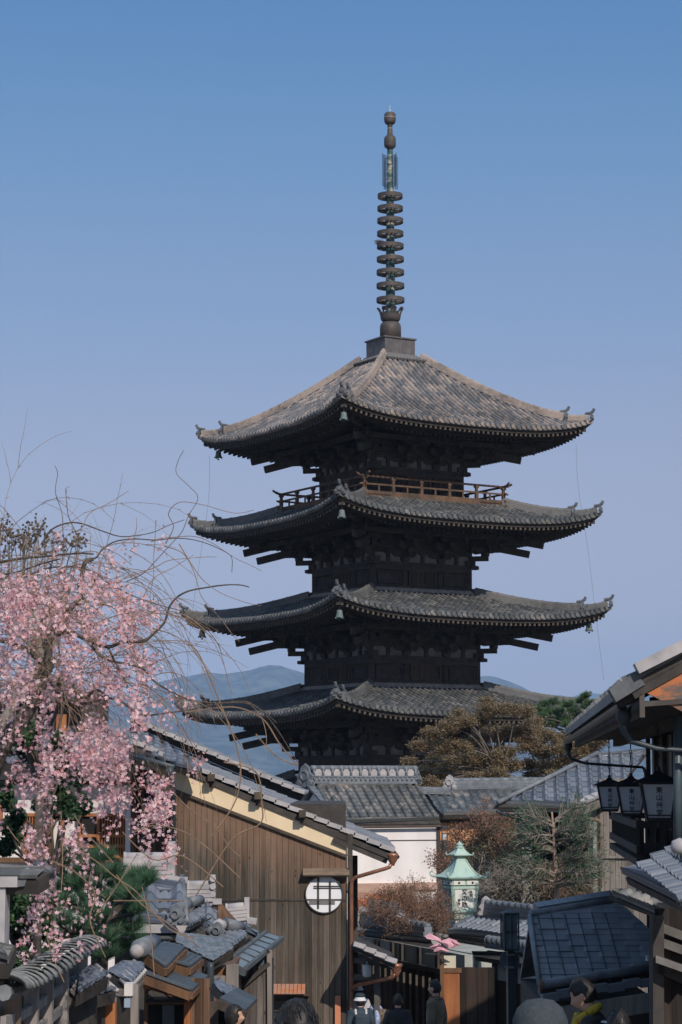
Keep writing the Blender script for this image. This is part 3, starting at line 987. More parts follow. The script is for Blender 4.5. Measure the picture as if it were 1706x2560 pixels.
def ridge_line(a, b, w_=.2, h=.22, m=None, parent=None, name='ridge', layers=4, cap=.075, joints=.28, cap_mat=None, white=None):
    a, b = Vector(a), Vector(b)
    mb = MB(); L_ = (b - a).length
    for i in range(layers):
        z = h * (i + .5) / layers
        w2 = w_ * (1 - .1 * i) + (.03 if i % 2 else 0)
        mb.beam(a + Vector((0, 0, z)), b + Vector((0, 0, z)), w2, h / layers * .86)
    mb.beam(a + Vector((0, 0, h / 2)), b + Vector((0, 0, h / 2)), w_ * .7, h * .98)
    o = mb.build(name, m, parent)
    c = MB()
    n = max(1, int(L_ / joints))
    for i in range(n):
        p = lerp(a, b, i / n) + Vector((0, 0, h + .01)); q = lerp(a, b, (i + 1) / n) + Vector((0, 0, h + .01))
        c.tube([p, q], [cap, cap * .93], 10)
        c.tube([p, p + (q - p).normalized() * .03], cap * 1.13, 10)
    c.build('ridge_cap', cap_mat or m, o, True)
    return o
def oni(p, d, size, m, parent, name='ridge_end_tile'):
    """gable-end ridge tile with shoulders and a boss; d is the way it faces"""
    d = Vector(d).normalized(); up = Vector((0, 0, 1)); s_ = up.cross(d).normalized()
    mb = MB()
    shp = [(-.5, 0), (-.55, .18), (-.42, .34), (-.48, .5), (-.3, .66), (-.22, .9), (0, 1.05), (.22, .9), (.3, .66), (.48, .5), (.42, .34), (.55, .18), (.5, 0)]
    mb.prism([Vector(p) + s_ * a * size + up * b * size - d * .03 for a, b in shp], d * .06)
    Mx = Matrix((s_, up, d)).transposed().to_4x4()
    mb.lathe([(.26 * size, .03), (.24 * size, .07), (.17 * size, .075), (.15 * size, .05), (.0, .055)], Vector(p) + up * .52 * size, 16, Mx)
    for a in (-.3, .3):
        mb.lathe([(.15 * size, .03), (.13 * size, .06), (0, .065)], Vector(p) + up * .2 * size + s_ * a * size, 10, Mx)
    return mb.build(name, m, parent)
def gutter(mb, a, b, r=.05):
    a, b = Vector(a), Vector(b); d = (b - a).normalized(); up = Vector((0, 0, 1)); s_ = d.cross(up).normalized()
    vs = []
    n = 7
    for p in (a, b):
        for rr in (r, r * .88):
            for k in range(n): 
                t = pi + pi * k / (n - 1)
                vs.append(p + s_ * rr * cos(t) + up * rr * sin(t))
    fs = []
    for k in range(n - 1):
        fs.append((k, k + 1, 2 * n + k + 1, 2 * n + k)); fs.append((n + k, 3 * n + k, 3 * n + k + 1, n + k + 1))
    mb.add(vs, fs)

# shared finishes
KW_BLUE = tile_mat('kawara_slate_blue', [(0, (0.10, 0.12, 0.15)), (.5, (0.14, 0.16, 0.195)), (1, (0.195, 0.215, 0.25))], .38, .6, (.07, .08, .09), .35, 9)
KW_DARK = tile_mat('kawara_dark', [(0, (0.075, 0.09, 0.105)), (.5, (0.115, 0.13, 0.145)), (.9, (0.17, 0.18, 0.19)), (1, (0.30, 0.27, 0.24))], .45, .5, (.05, .06, .06), .55, 9)
KW_OLD = tile_mat('kawara_old', [(0, (0.09, 0.10, 0.11)), (.5, (0.15, 0.155, 0.16)), (.85, (0.22, 0.21, 0.2)), (1, (0.34, 0.30, 0.27))], .6, .35, (.06, .06, .05), .7, 7)
CLAY = mat('ridge_clay', (0.20, 0.215, 0.235), (0.11, 0.125, 0.145), 6, rough=.5)
CLAY_L = mat('pale_clay', (0.46, 0.43, 0.43), (0.30, 0.29, 0.30), 4, rough=.6)
WHITE = mat('white_plaster', (0.80, 0.765, 0.75), (0.60, 0.565, 0.55), 2.2, (1, 1, .22), rough=.9, bump=.05)
CREAM = mat('cream_plaster', (0.80, 0.65, 0.44), (0.68, 0.53, 0.35), 1.2, rough=.9, bump=.05)
GREYP = mat('grey_plaster', (0.44, 0.45, 0.41), (0.29, 0.30, 0.27), 2.2, (1, 1, .4), rough=.95, bump=.08)
DKW = mat('dark_timber', (0.075, 0.065, 0.058), (0.038, 0.034, 0.032), 4, (1, 1, 1), rough=.8)
BRW = mat('brown_timber', (0.20, 0.105, 0.055), (0.09, 0.05, 0.03), 7, (1, 1, .15), rough=.75)
ORW = mat('orange_timber', (0.42, 0.165, 0.06), (0.26, 0.09, 0.035), 7, (1, 1, .12), rough=.6)
GRW = mat('weathered_timber', (0.30, 0.265, 0.24), (0.15, 0.135, 0.125), 8, (1, 1, .1), rough=.85)
COPPER = mat('copper_pipe', (0.42, 0.20, 0.125), (0.25, 0.115, 0.075), 5, rough=.42, metal=.55)
RUST = mat('rusty_sheet', (0.50, 0.17, 0.07), (0.24, 0.13, 0.10), 3.2, (1, 1, .6), rough=.75, c3=(0.44, 0.24, 0.16))
PIPEM = mat('dark_pipe', (0.055, 0.07, 0.08), (0.03, 0.04, 0.05), 5, rough=.45)
SLATE = tile_mat('slate_sheet', [(0, (0.135, 0.152, 0.178)), (.5, (0.165, 0.182, 0.208)), (1, (0.205, 0.222, 0.245))], .5, .45, (.05, .07, .085), .5, 4)
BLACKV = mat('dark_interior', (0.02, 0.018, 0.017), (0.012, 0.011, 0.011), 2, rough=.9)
# ================================================================== left plank house
def plank_house():
    W = VP(650, 2200, 40, 0)
    w0 = W.h(868, 2200)
    ground_z = gz(40)
    h = thing('plank_house', 'tall brown plank walled house with round window and cream band under its roof', 'house', (w0.x - 2, 40, ground_z))
    # cladding
    top = [(432, 1972), (868, 2141)]
    mb = MB()
    W.wall(mb, [(432, 1978), (868, 2146), (868, 2249), (432, 2249)], .12)
    PLK = plank_mat('brown_planks', (0.050, 0.041, 0.033), (0.092, 0.075, 0.059), (0.165, 0.132, 0.105), 'X', .105, wear_lit=(0.23, 0.14, 0.092), wear_lit_z=(3.0, 5.0, .387), wear_lit_amt=.85, grain=26)
    mb.build('upper_wall', PLK, h)
    mb = MB()
    a = W.h(432, 2251, .012); b = W.h(868, 2251, .012)
    mb.prism([Vector((a.x, a.y, ground_z - .3)), Vector((b.x, b.y, ground_z - .3)), b, a], -W.N * .13)
    mb.build('lower_wall', PLK, h)
    mb = MB(); a = W.h(432, 2249.5); b = W.h(868, 2249.5)
    mb.beam(a + Vector((0, -.015, 0)), b + Vector((0, -.015, 0)), .03, .03); mb.build('joint_strip', DKW, h)
    # solid body behind, with the side to the alley
    mb = MB()
    mb.bx(a.x + .05, b.x - .02, 40.13, 46.5, ground_z - .3, P(600, 2010, 40).z)
    mb.prism([W.h(440, 1935, -.14), W.h(864, 2100, -.14), W.h(864, 2250, -.14), W.h(440, 2250, -.14)], Vector((0, 6.2, 0)))
    mb.build('side_wall', DKW, h)
    mb = MB()
    W.wall(mb, [(434, 1924), (868, 2088), (868, 2146), (434, 1980)], .11, .0 - .004)
    mb.build('cream_band', CREAM, h)
    # rails
    mb = MB()
    W.line(mb, [(428, 1972), (868, 2141)], .05, .075, .03)
    W.line(mb, [(430, 1922), (868, 2086)], .04, .04, .0)
    mb.build('rail', mat('rail_timber', (0.10, 0.075, 0.055), (0.05, 0.038, 0.03), 6), h)
    # corner post
    mb = MB(); p0 = W.h(869, 2085, .05); p1 = W.h(882, 2085, .05)
    mb.bx(p0.x, p1.x, 39.93, 40.15, ground_z - .2, p0.z)
    mb.bx(p1.x + .0, W.h(896, 2200).x, 41.2, 41.5, ground_z, P(890, 2140, 41.2).z)
    mb.build('corner_post', mat('post_timber', (0.085, 0.07, 0.055), (0.045, 0.037, 0.03), 6), h)
    # purlin ends
    for (x, y) in ((530, 1953), (646, 1998), (757, 2043)):
        mb = MB(); p = W.h(x, y)
        mb.bx(p.x - .045, p.x + .045, 39.9, 40.0, p.z - .11, p.z + .0)
        mb.bx(p.x - .06, p.x + .06, 39.72, 40.1, p.z + .0, p.z + .13)
        mb.build('purlin_end', mat('rail_timber', (0.10, 0.075, 0.055)), h)
    # roof: falls to the right, edge-on to us
    e0 = P(985, 2131, 39.96); e1 = P(330, 1857, 39.96)
    d = (e1 - e0).normalized(); L_ = (e1 - e0).length
    n_up = Vector((-d.z, 0, d.x)); n_up = n_up if n_up.z > 0 else -n_up
    mb = MB(); mb.prism([e0 - n_up * .05, e1 - n_up * .05, e1 - n_up * .14, e0 - n_up * .14], Vector((0, 7.5, 0)))
    mb.build('roof_deck', DKW, h)
    rp = RP(985, 2131, 39.96, 0, 20)
    rp.O = e0; rp.U = Vector((0, 1, 0)); rp.V = d; rp.N = n_up
    rf = rp.tiles('roof', KW_BLUE, h, [(.2, .0), (7.5, .0), (7.5, L_), (.2, L_)], px=False, pitch=.27, row=.25)
    mb = MB(); n = int(L_ / .25)
    for i in range(n):
        a = e0 + d * (L_ * i / n) + n_up * .045; b = e0 + d * (L_ * (i + 1.08) / n) + n_up * .02
        mb.beam(a + Vector((0, .09, 0)), b + Vector((0, .09, 0)), .22, .075, n_up)
    mb.build('verge_tiles', CLAY_L, rf)
    # verge board and rafters under the overhang
    mb = MB(); mb.beam(e0 + Vector((-.05, .12, 0)) - n_up * .14, e1 + Vector((0, .12, 0)) - n_up * .14, .05, .12, n_up)
    mb.build('verge_board', mat('rail_timber', (0.10, 0.075, 0.055)), rf)
    mb = MB()
    for i in range(16):
        y = 39.95 + i * .42
        mb.beam(e0 + Vector((.0, y - 39.96, 0)) - n_up * .2 - d * -.05, e0 + d * 1.1 + Vector((0, y - 39.96, 0)) - n_up * .2, .05, .08, n_up)
    mb.build('rafter_row', DKW, rf)
    mb = MB(); gutter(mb, e0 + Vector((.05, -.05, -.07)), e0 + Vector((.05, 7.3, -.07)), .055); mb.build('gutter', COPPER, rf)
    # round window
    c = W.h(811, 2235); r = .325
    mb = MB(Matrix.Translation((c.x, 39.965, c.z)) @ Matrix.Rotation(pi / 2, 4, 'X'))
    n = 48; vs = []
    for rr, zz in ((r + .018, -.06), (r + .018, .028), (r, .028), (r, -.06)):
        for q in range(n): vs.append((rr * cos(2 * pi * q / n), rr * sin(2 * pi * q / n), zz))
    mb.add(vs, [(k * n + q, k * n + (q + 1) % n, ((k + 1) % 4) * n + (q + 1) % n, ((k + 1) % 4) * n + q) for k in range(4) for q in range(n)])
    win = mb.build('round_window', DKW, h)
    mb = MB(Matrix.Translation((c.x, 39.985, c.z)) @ Matrix.Rotation(pi / 2, 4, 'X')); mb.add([((r + .01) * cos(2 * pi * q / 48), (r + .01) * sin(2 * pi * q / 48), .01) for q in range(48)], [tuple(range(48))])
    mb.build('paper_pane', mat('window_paper', (.82, .82, .84), (.74, .75, .78), 2, rough=.8, bump=0), win)
    mb = MB()
    def bar(x0, y0, x1, y1, t):
        a = W.h(x0, y0, .03); b = W.h(x1, y1, .03); mb.beam(a, b, t, .03, (0, -1, 0))
    Z = lambda x, y: (300 + .44643 * x, 1750 + .44643 * y)
    bar(*Z(1111, 992), *Z(1111, 1168), .032); bar(*Z(1177, 1015), *Z(1177, 1186), .032)
    for y in (1042, 1053): bar(*Z(1085, y), *Z(1236, y), .013)
    for y in (1129, 1140): bar(*Z(1060, y), *Z(1205, y), .013)
    mb.build('window_bars', DKW, win)
    # little hood over it
    mb = MB(); a = W.h(758, 2173); b = W.h(874, 2173)
    mb.prism([(a.x, 39.8, a.z - .10), (a.x, 39.8, a.z - .07), (a.x, 40.0, a.z + .02), (a.x, 40.0, a.z - .01)], (b.x - a.x, 0, 0))
    mb.bx(a.x + .02, b.x - .02, 39.84, 39.98, a.z - .13, a.z - .075)
    mb.build('window_hood', mat('hood_board', (0.26, 0.19, 0.13), (0.12, 0.09, 0.065), 5, (.4, 1, 1)), h)
    # rusty awning and the window below it
    mb = MB(); a = W.h(675, 2462); b = W.h(765, 2462)
    for i in range(9):
        x = lerp(a.x, b.x, i / 9)
        mb.prism([(x, 39.55, a.z - .12), (x, 39.55, a.z - .10), (x, 40.0, a.z + .02), (x, 40.0, a.z + .0)], ((b.x - a.x) / 9 - .008, 0, 0))
    mb.build('awning', RUST, h)
    mb = MB(); mb.bx(a.x, b.x + .08, 39.62, 39.98, a.z - .16, a.z - .13)
    mb.bx(a.x, b.x - .1, 39.93, 39.99, a.z - .32, a.z - .27)
    mb.bx(b.x - .14, b.x - .09, 39.93, 39.99, a.z - 1.2, a.z - .32)
    for i in range(6): mb.bx(a.x, b.x - .14, 39.94, 39.985, a.z - .46 - i * .12, a.z - .435 - i * .12)
    lw = mb.build('window_frame', mat('rail_timber', (0.10, 0.075, 0.055)), h)
    mb = MB(); mb.bx(a.x, b.x - .12, 39.97, 39.995, a.z - 1.2, a.z - .3); mb.build('window_glass', mat('dim_glass', (.03, .045, .05), (.02, .03, .035), 1, rough=.15, bump=0, spec=.6), lw)
    # meter strip: short upright board
    mb = MB(); a = W.h(838, 2489); mb.bx(a.x, W.h(852, 2489).x, 39.90, 39.985, a.z - 1.4, a.z)
    tag(mb.build('sign_board', mat('terracotta_paint', (.60, .24, .13), (.50, .19, .10), 3, rough=.6)), 'narrow terracotta coloured upright board against the brown plank wall', 'board')
    # copper rain pipes
    for pts, fn, lab in (([(978, 2160, 39.7), (974, 2168, 39.7), (962, 2172, 39.7), (890, 2193, 39.8), (881, 2200, 39.85), (879, 2212, 39.86), (879, 2560, 39.86), (879, 2620, 39.86)], (982, 2136, 39.75), 'upper'),
                         ([(988, 2432, 38.9), (985, 2441, 38.9), (976, 2445, 38.95), (896, 2462, 39.6), (886, 2467, 39.75), (881, 2476, 39.8)], (992, 2412, 38.9), 'lower')):
        q = [P(*p) for p in pts]
        mb = MB(); mb.tube(q, .036, 10)
        f = P(*fn)
        mb.lathe([(.035, -.17), (.04, -.14), (.085, -.07), (.075, -.03), (.10, 0), (.10, .05), (.085, .05)], f + Vector((-.0, 0, -.03)), 14)
        o = mb.build('rain_pipe', COPPER, h, True)
    # low pent roof beside the alley, with verge tiles and beams
    e0 = P(990, 2410, 38.7); e1 = P(885, 2362, 38.7); d = (e1 - e0).normalized(); n_up = Vector((-d.z, 0, d.x)); n_up = n_up if n_up.z > 0 else -n_up
    mb = MB()
    L_ = (e1 - e0).length
    for i in range(4):
        mb.beam(e0 + d * L_ * i / 4 + n_up * .05, e0 + d * L_ * (i + 1.05) / 4 + n_up * .02, .2, .07, n_up)
    pv = mb.build('pent_verge', CLAY_L, h)
    mb = MB(); mb.prism([e0 - n_up * .03, e1 - n_up * .03, e1 - n_up * .09, e0 - n_up * .09], (0, 3, 0))
    mb.build('pent_roof', DKW, h)
    mb = MB()
    mb.beam(P(886, 2401, 39.4), P(938, 2401, 39.4), .08, .09); mb.beam(P(886, 2443, 39.4), P(938, 2443, 39.4), .08, .10)
    p = P(943, 2400, 39.4); mb.bx(p.x - .05, p.x + .05, 39.35, 39.45, gz(39.4), p.z + .1)
    mb.build('pent_frame', mat('grey_frame', (.13, .12, .11), (.07, .065, .06), 5), h)
    p = P(918, 2411, 39.3)
    l = MB(); l.lathe([(.03, 0), (.075, -.01), (.08, -.05), (.075, -.2), (.04, -.22)], p, 14)
    l.tube([p + Vector((0, 0, .05)), p], .01, 5)
    tag(l.build('paper_lantern', mat('lantern_white', (.7, .72, .74), (.55, .58, .6), 9, (1, 1, 3), rough=.8), None, True), 'small white paper lantern hanging under the low pent roof in the alley', 'lantern')
plank_house()

# house behind it, whose verge runs parallel higher up
def back_house():
    e0 = P(760, 1986, 52); e1 = P(330, 1800, 52)
    d = (e1 - e0).normalized(); L_ = (e1 - e0).length; n_up = Vector((-d.z, 0, d.x))
    if n_up.z < 0: n_up = -n_up
    h = thing('rear_house', 'dark boarded house with pale verge tiles rising behind the plank house roof', 'house', ((e0.x + e1.x) / 2, 55, gz(55)))
    rp = RP(0, 0, 52, 0, 20); rp.O = e0; rp.U = Vector((0, 1, 0)); rp.V = d; rp.N = n_up
    rf = rp.tiles('roof', KW_BLUE, h, [(.2, 0), (6, 0), (6, L_), (.2, L_)], px=False, deck=DKW)
    mb = MB(); n = int(L_ / .26)
    for i in range(n):
        mb.beam(e0 + d * (L_ * i / n) + n_up * .05 + Vector((0, .05, 0)), e0 + d * (L_ * (i + 1.08) / n) + n_up * .02 + Vector((0, .05, 0)), .24, .09, n_up)
    mb.build('verge_tiles', CLAY_L, rf)
    mb = MB()
    for k in range(5):
        mb.beam(e0 + Vector((0, .3 + .03 * k, 0)) - n_up * (.13 + .085 * k), e1 + Vector((0, .3 + .03 * k, 0)) - n_up * (.13 + .085 * k), .05, .075, n_up)
    mb.build('verge_boards', DKW, rf)
    mb = MB(); mb.prism([e0 - n_up * .5 + Vector((-.2, .5, 0)), e1 - n_up * .5 + Vector((0, .5, 0)), Vector((e1.x, 52.5, gz(52))), Vector((e0.x - .2, 52.5, gz(52)))], (0, 5, 0))
    mb.build('wall', DKW, h)
back_house()

# ================================================================== white walled house in the middle
def z7(x, y): return (740 + .38265 * x, 1850 + .38265 * y)
def white_house():
    az = 16
    h0 = P(980, 2200, 60)
    h = thing('white_house', 'white plastered house under a grey tiled roof with pale panelled ridge', 'house', (h0.x, 61, gz(60)), radians(az))
    R_ = RP(*z7(300, 545), 59.3, az, 27)
    poly = [z7(300, 545), z7(952, 540), z7(775, 285), z7(92, 290)]
    rf = R_.tiles('roof', KW_OLD, h, poly, pitch=.26, row=.22, kind='hon', deck=DKW, sub=10)
    # rear slope
    a = R_.px(*z7(92, 290)); b = R_.px(*z7(775, 285))
    bk = MB(); dn = R_.Hd * 2.4 + Vector((0, 0, -1.25)); bk.prism([a, b, b + dn, a + dn], (0, 0, -.1)); bk.build('rear_slope', CLAY, rf)
    # ridge with plastered panels between half-round tiles
    up = Vector((0, 0, 1))
    q0 = R_.px(*z7(112, 285)); q1 = R_.px(*z7(775, 285))
    mb = MB(); mb.beam(q0 + up * .10, q1 + up * .10, .30, .2); mb.beam(q0 + up * .03, q1 + up * .03, .36, .06)
    rg = mb.build('ridge', CLAY, rf)
    mb = MB(); mb.beam(q0 + up * .30, q1 + up * .30, .18, .2); mb.build('ridge_panels', CLAY_L, rg)
    mb = MB(); mb.tube([q0 + up * .43, q1 + up * .43], .07, 10)
    n = 11
    for i in range(n + 1):
        p = lerp(q0, q1, i / n)
        mb.tube([p + up * .18 - R_.Hd * .12, p + up * .42 - R_.Hd * .11], .034, 8)
        mb.tube([p + up * .42 - R_.Hd * .1, p + up * .42 + R_.Hd * .1], .085, 10)
        p2 = lerp(q0, q1, (i + .5) / n)
        for q in (p, p2):
            mb.tube([q + up * .06 - R_.Hd * .13, q + up * .17 - R_.Hd * .17], .028, 6)
    mb.tube([q0 + up * .19 - R_.Hd * .14, q1 + up * .19 - R_.Hd * .14], .03, 6)
    mb.build('ridge_tiles', CLAY, rg, True)
    oni(q0 - R_.U * .22 - up * .1, -R_.U * .8 - R_.Hd * .5, .62, CLAY, rg)
    oni(q1 + R_.U * .06 - up * .02, R_.U * .6 - R_.Hd * .8, .42, CLAY, rg)
    # verge tiles on the left
    mb = MB(); a = R_.px(*z7(92, 300)); b = R_.px(*z7(300, 545))
    nn = 9
    for i in range(nn):
        p = lerp(b, a, i / nn) + up * .03; q = lerp(b, a, (i + 1.05) / nn) + up * .01
        mb.beam(p, q, .2, .06)
    mb.build('verge_tiles', CLAY, rf)
    # walls
    W = VP(*z7(600, 700), 59.75, az)
    mb = MB(); a = W.h(*z7(250, 548)); b = W.h(*z7(928, 548))
    zt = P(980, 2056, 60).z
    gzz = gz(60) - .3
    mb.prism([Vector((a.x, a.y, gzz)), Vector((b.x, b.y, gzz)), Vector((b.x, b.y, zt)), Vector((a.x, a.y, zt))], -W.N * .25)
    # gable wall on the left, in its own shade
    apex = R_.px(*z7(95, 300)) - R_.N * .1
    gA = W.h(*z7(262, 548)); 
    g = [Vector((gA.x, gA.y, gzz)), Vector((gA.x, gA.y, zt)), apex + R_.U * .14 - up * .06, Vector((apex.x, apex.y, zt)) + R_.Hd * 2 + R_.U * .14, Vector((apex.x, apex.y, gzz)) + R_.Hd * 2 + R_.U * .14]
    mb.prism(g, R_.U * .2)
    mb.build('wall', mat('bright_plaster', (0.84, 0.80, 0.79), (0.70, 0.66, 0.65), 1.2, (1, 1, .25), rough=.9, bump=.03), h)
    mb = MB()
    W.line(mb, [z7(440, 657), z7(925, 653)], .02, .02, .012)
    mb.build('joint_line', mat('grey_frame', (.13, .12, .11)), h)
    mb = MB(); e0 = R_.px(*z7(290, 550), -.06); e1 = R_.px(*z7(948, 545), -.06)
    gutter(mb, e0 - R_.Hd * .06, e1 - R_.Hd * .06, .05); mb.build('gutter', mat('brown_gutter', (.19, .14, .12), (.12, .09, .08), 3, rough=.4), rf)
    mb = MB(); W.rect(mb, *z7(250, 940), *z7(925, 975), .1, .10); mb.build('base_ledge', mat('ledge', (.52, .36, .29), (.42, .28, .22), 3, (.3, 1, 1)), h)
    mb = MB(); a = W.h(*z7(928, 560)); mb.bx(a.x - .03, a.x + .06, a.y - .06, a.y + .2, gzz, zt); mb.build('corner_post', DKW, h)
white_house()

def long_house():
    az = 12
    h = thing('long_house', 'long low tiled house with rust orange boards under its eave beside the white wall', 'house', (P(1200, 2100, 65).x, 66, gz(65)), radians(az))
    R_ = RP(*z7(960, 478), 63.6, az, 26)
    rf = R_.tiles('roof', KW_DARK, h, [z7(965, 490), z7(1700, 468), z7(1700, 315), z7(1015, 325), z7(840, 350)], pitch=.27, row=.24, kind='san', deck=DKW)
    q0 = R_.px(*z7(1012, 325)); q1 = R_.px(*z7(1720, 318))
    r = ridge_line(q0, q1, .26, .26, CLAY, rf, layers=5)
    oni(q0 - R_.U * .03, -R_.U * .6 - R_.Hd * .8, .42, CLAY_L, r)
    q2 = R_.px(*z7(800, 350)); q3 = R_.px(*z7(1008, 358)); ridge_line(q2, q3, .2, .14, CLAY, rf, layers=3, cap=.06)
    bk = MB(); dn = R_.Hd * 2.6 + Vector((0, 0, -1.3)); bk.prism([q0, q1, q1 + dn, q0 + dn], (0, 0, -.1)); bk.build('rear_slope', CLAY, rf)
    W = VP(*z7(1100, 560), 64.2, az)
    mb = MB(); W.rect(mb, *z7(930, 484), *z7(1480, 519), .1, .25); mb.build('fascia', mat('fascia_board', (.34, .25, .17), (.22, .16, .11), 4, (.3, 1, 1)), h)
    e = R_.px(*z7(1200, 470), -.04)
    mb = MB(); mb.beam(R_.px(*z7(985, 472), -.08), R_.px(*z7(1480, 470), -.08), .1, .08); mb.build('eave_course', CLAY_L, rf)
    mb = MB(); a = W.h(*z7(932, 545)); b = W.h(*z7(1600, 545)); zt = a.z + .1; gzz = gz(64) - .3
    zm = W.h(*z7(1100, 560)).z
    mb.prism([Vector((a.x, a.y, gzz)), Vector((b.x, b.y, gzz)), Vector((b.x, b.y, zt)), Vector((a.x, a.y, zt))], -W.N * .2)
    mb.build('wall', plank_mat('rust_planks', (0.055, 0.042, 0.034), (0.075, 0.056, 0.044), (0.14, 0.10, 0.08), 'X', .17, wear_lit=(0.70, 0.34, 0.16), wear_lit_z=(zm - CZ * 0 - gz(65) - .75 - .0, zm - gz(65) - .15, 0), wear_lit_amt=1.0, grain=14), h)  # boards turn dark below the orange, the cast shadow put into their colour
    mb = MB(); mb.beam(W.h(*z7(925, 530), .05), W.h(*z7(1600, 526), .05), .08, .1); mb.build('rail', DKW, h)
long_house()

# ================================================================== right hand tiled house
def z8(x, y): return (1200 + .3227 * x, 1550 + .3227 * y)
def z10(x, y): return (1150 + .3546 * x, 2050 + .3546 * y)
def right_far_house():
    az = -4
    R_ = RP(*z8(140, 1440), 50, az, 29)
    c0 = P(1400, 2200, 52)
    h = thing('hipped_house', 'blue grey hip roofed house with grey green walls behind the bare garden trees', 'house', (c0.x, 53, gz(52)), radians(az))
    rf = R_.tiles('roof', KW_BLUE, h, [z8(140, 1440), z8(735, 1452), z8(1080, 1290), z8(1300, 1010), z8(1010, 1012), z8(915, 1048)], pitch=.26, row=.24, kind='san', deck=DKW, deck_t=.08)
    a = R_.px(*z8(140, 1430), .05); b = R_.px(*z8(915, 1045), .05)
    mb = MB(); mb.tube([a, b], .055, 8)
    mb.build('hip_cap', CLAY, rf, True)
    bk = MB(); bk.add([a, b, b + Vector((.6, 3, -1.4)), a + Vector((.2, 4.5, -.2))], [(0, 1, 2, 3)]); bk.build('rear_slope', CLAY, rf)
    # verge tiles, lit
    mb = MB(); p0 = R_.px(*z8(722, 1452), .0); p1 = R_.px(*z8(1075, 1292), .0)
    for i in range(7):
        mb.beam(lerp(p0, p1, i / 7) + R_.N * .05, lerp(p0, p1, (i + 1.06) / 7) + R_.N * .025, .17, .07, R_.N)
    mb.build('verge_tiles', CLAY_L, rf)
    mb = MB(); mb.beam(p0 - R_.N * .17 + R_.U * .05, p1 - R_.N * .17 + R_.U * .05, .05, .2, R_.N); mb.build('verge_board', GRW, rf)
    mb = MB(); gutter(mb, R_.px(*z8(142, 1450), -.06) - R_.Hd * .05, R_.px(*z8(735, 1462), -.06) - R_.Hd * .05, .05); mb.build('gutter', PIPEM, rf)
    # round roll ends along the eave
    W = VP(*z8(500, 1600), 50.8, az)
    gzz = gz(50)
    def col(x0, x1, y0, m, name, off=0, t=.2, y1=None):
        mb = MB(); a = W.h(*z8(x0, y0), off); b = W.h(*z8(x1, y0), off)
        zb = gzz if y1 is None else W.h(*z8(x0, y1), off).z
        mb.prism([Vector((a.x, a.y, zb)), Vector((b.x, b.y, zb)), Vector((b.x, b.y, a.z)), a], -W.N * t); return mb.build(name, m, h)
    GG = mat('sage_wall', (.33, .34, .31), (.24, .25, .23), 2, rough=.9)
    col(325, 400, 1478, GG, 'wall_pier', .02)
    col(400, 835, 1478, BLACKV, 'open_bay', -.5)
    col(835, 912, 1440, GG, 'wall_pier', .02)
    col(290, 325, 1478, DKW, 'post', .03); col(905, 925, 1400, DKW, 'post', .03)
    col(925, 1500, 1230, plank_mat('grey_planks', (.10, .09, .085), (.21, .185, .17), (.36, .32, .29), 'X', .13, grain=22), 'plank_wall', .0)
    mb = MB(); W.line(mb, [z10(1000, 262), z10(1195, 262)], .05, .04, .05); mb.build('rail', GRW, h)
    mb = MB(); mb.tube([P(*z8(722, 1518), 50.0), P(*z8(915, 1552), 50.2), P(*z8(935, 1575), 50.3), P(*z10(990, 480), 50.3)], .045, 8)
    mb.build('rain_pipe', mat('brown_pipe', (.26, .17, .13), (.18, .12, .10), 3, rough=.5), h, True)
    mb = MB(); mb.tube([P(*z8(135, 1480), 49.8), P(*z8(170, 1500), 49.9), P(*z8(290, 1530), 50.2), P(*z8(305, 1560), 50.4), P(*z8(308, 1859), 50.4)], .035, 8); mb.build('rain_pipe', PIPEM, h, True)
right_far_house()

# boundary wall with a tiled cap in front of the garden
def cap_wall():
    az = 0
    R_ = RP(1160, 2290, 53, az, 30)
    h = thing('capped_wall', 'low garden wall with a long tiled cap and pale ridge behind the bare trees', 'wall', (P(1300, 2270, 53.5).x, 53.5, gz(53)))
    rf = R_.tiles('roof', KW_DARK, h, [(1090, 2330), (1545, 2330), (1530, 2234), (1110, 2234)], pitch=.26, row=.23, kind='san', deck=DKW)
    q0 = R_.px(1110, 2236); q1 = R_.px(1460, 2236)
    ridge_line(q0, q1, .22, .2, mat('ridge_white', (.50, .48, .48), (.28, .28, .29), 3, (1, 1, 5)), rf, layers=5)
    mb = MB(); p = R_.px(1110, 2240); q = R_.px(1540, 2240)
    mb.bx(p.x, q.x, p.y - .2, p.y + .15, gz(53) - .3, p.z - .25); mb.build('wall', GREYP, h)
cap_wall()
# ================================================================== right side of the street
def z11(x, y): return (840 + .3189 * x, 2150 + .3189 * y)
UP = Vector((0, 0, 1))

def rust_shed():
    R_ = RP(896, 2268, 57, 0, 22)
    h = thing('rusty_roof_shed', 'low shed with a rusty orange sheet metal roof at the foot of the white wall', 'shed', (P(940, 2290, 58).x, 58, gz(58)))
    R_.tiles('roof', tile_mat('rust_tile', [(0, (.30, .12, .06)), (.4, (.50, .17, .07)), (.75, (.36, .22, .17)), (1, (.60, .45, .40))], .7, .3, (.16, .09, .07), .6, 5), h,
        [(892, 2270), (1012, 2270), (1035, 2236), (892, 2232)], pitch=.36, row=.2, kind='slate', deck=DKW, lip=.012, brk=False)
    mb = MB(); a = P(893, 2282, 57.3); b = P(1010, 2282, 57.3); mb.bx(a.x, b.x, 57.25, 58.5, gz(57.3) - .2, a.z); mb.build('wall', DKW, h)
    mb = MB(); a = P(893, 2228, 58.3); b = P(1040, 2228, 58.3); mb.bx(a.x, b.x, 58.2, 58.4, a.z - .5, a.z + .02); mb.build('ledge', mat('ledge', (.52, .36, .29)), h)
rust_shed()

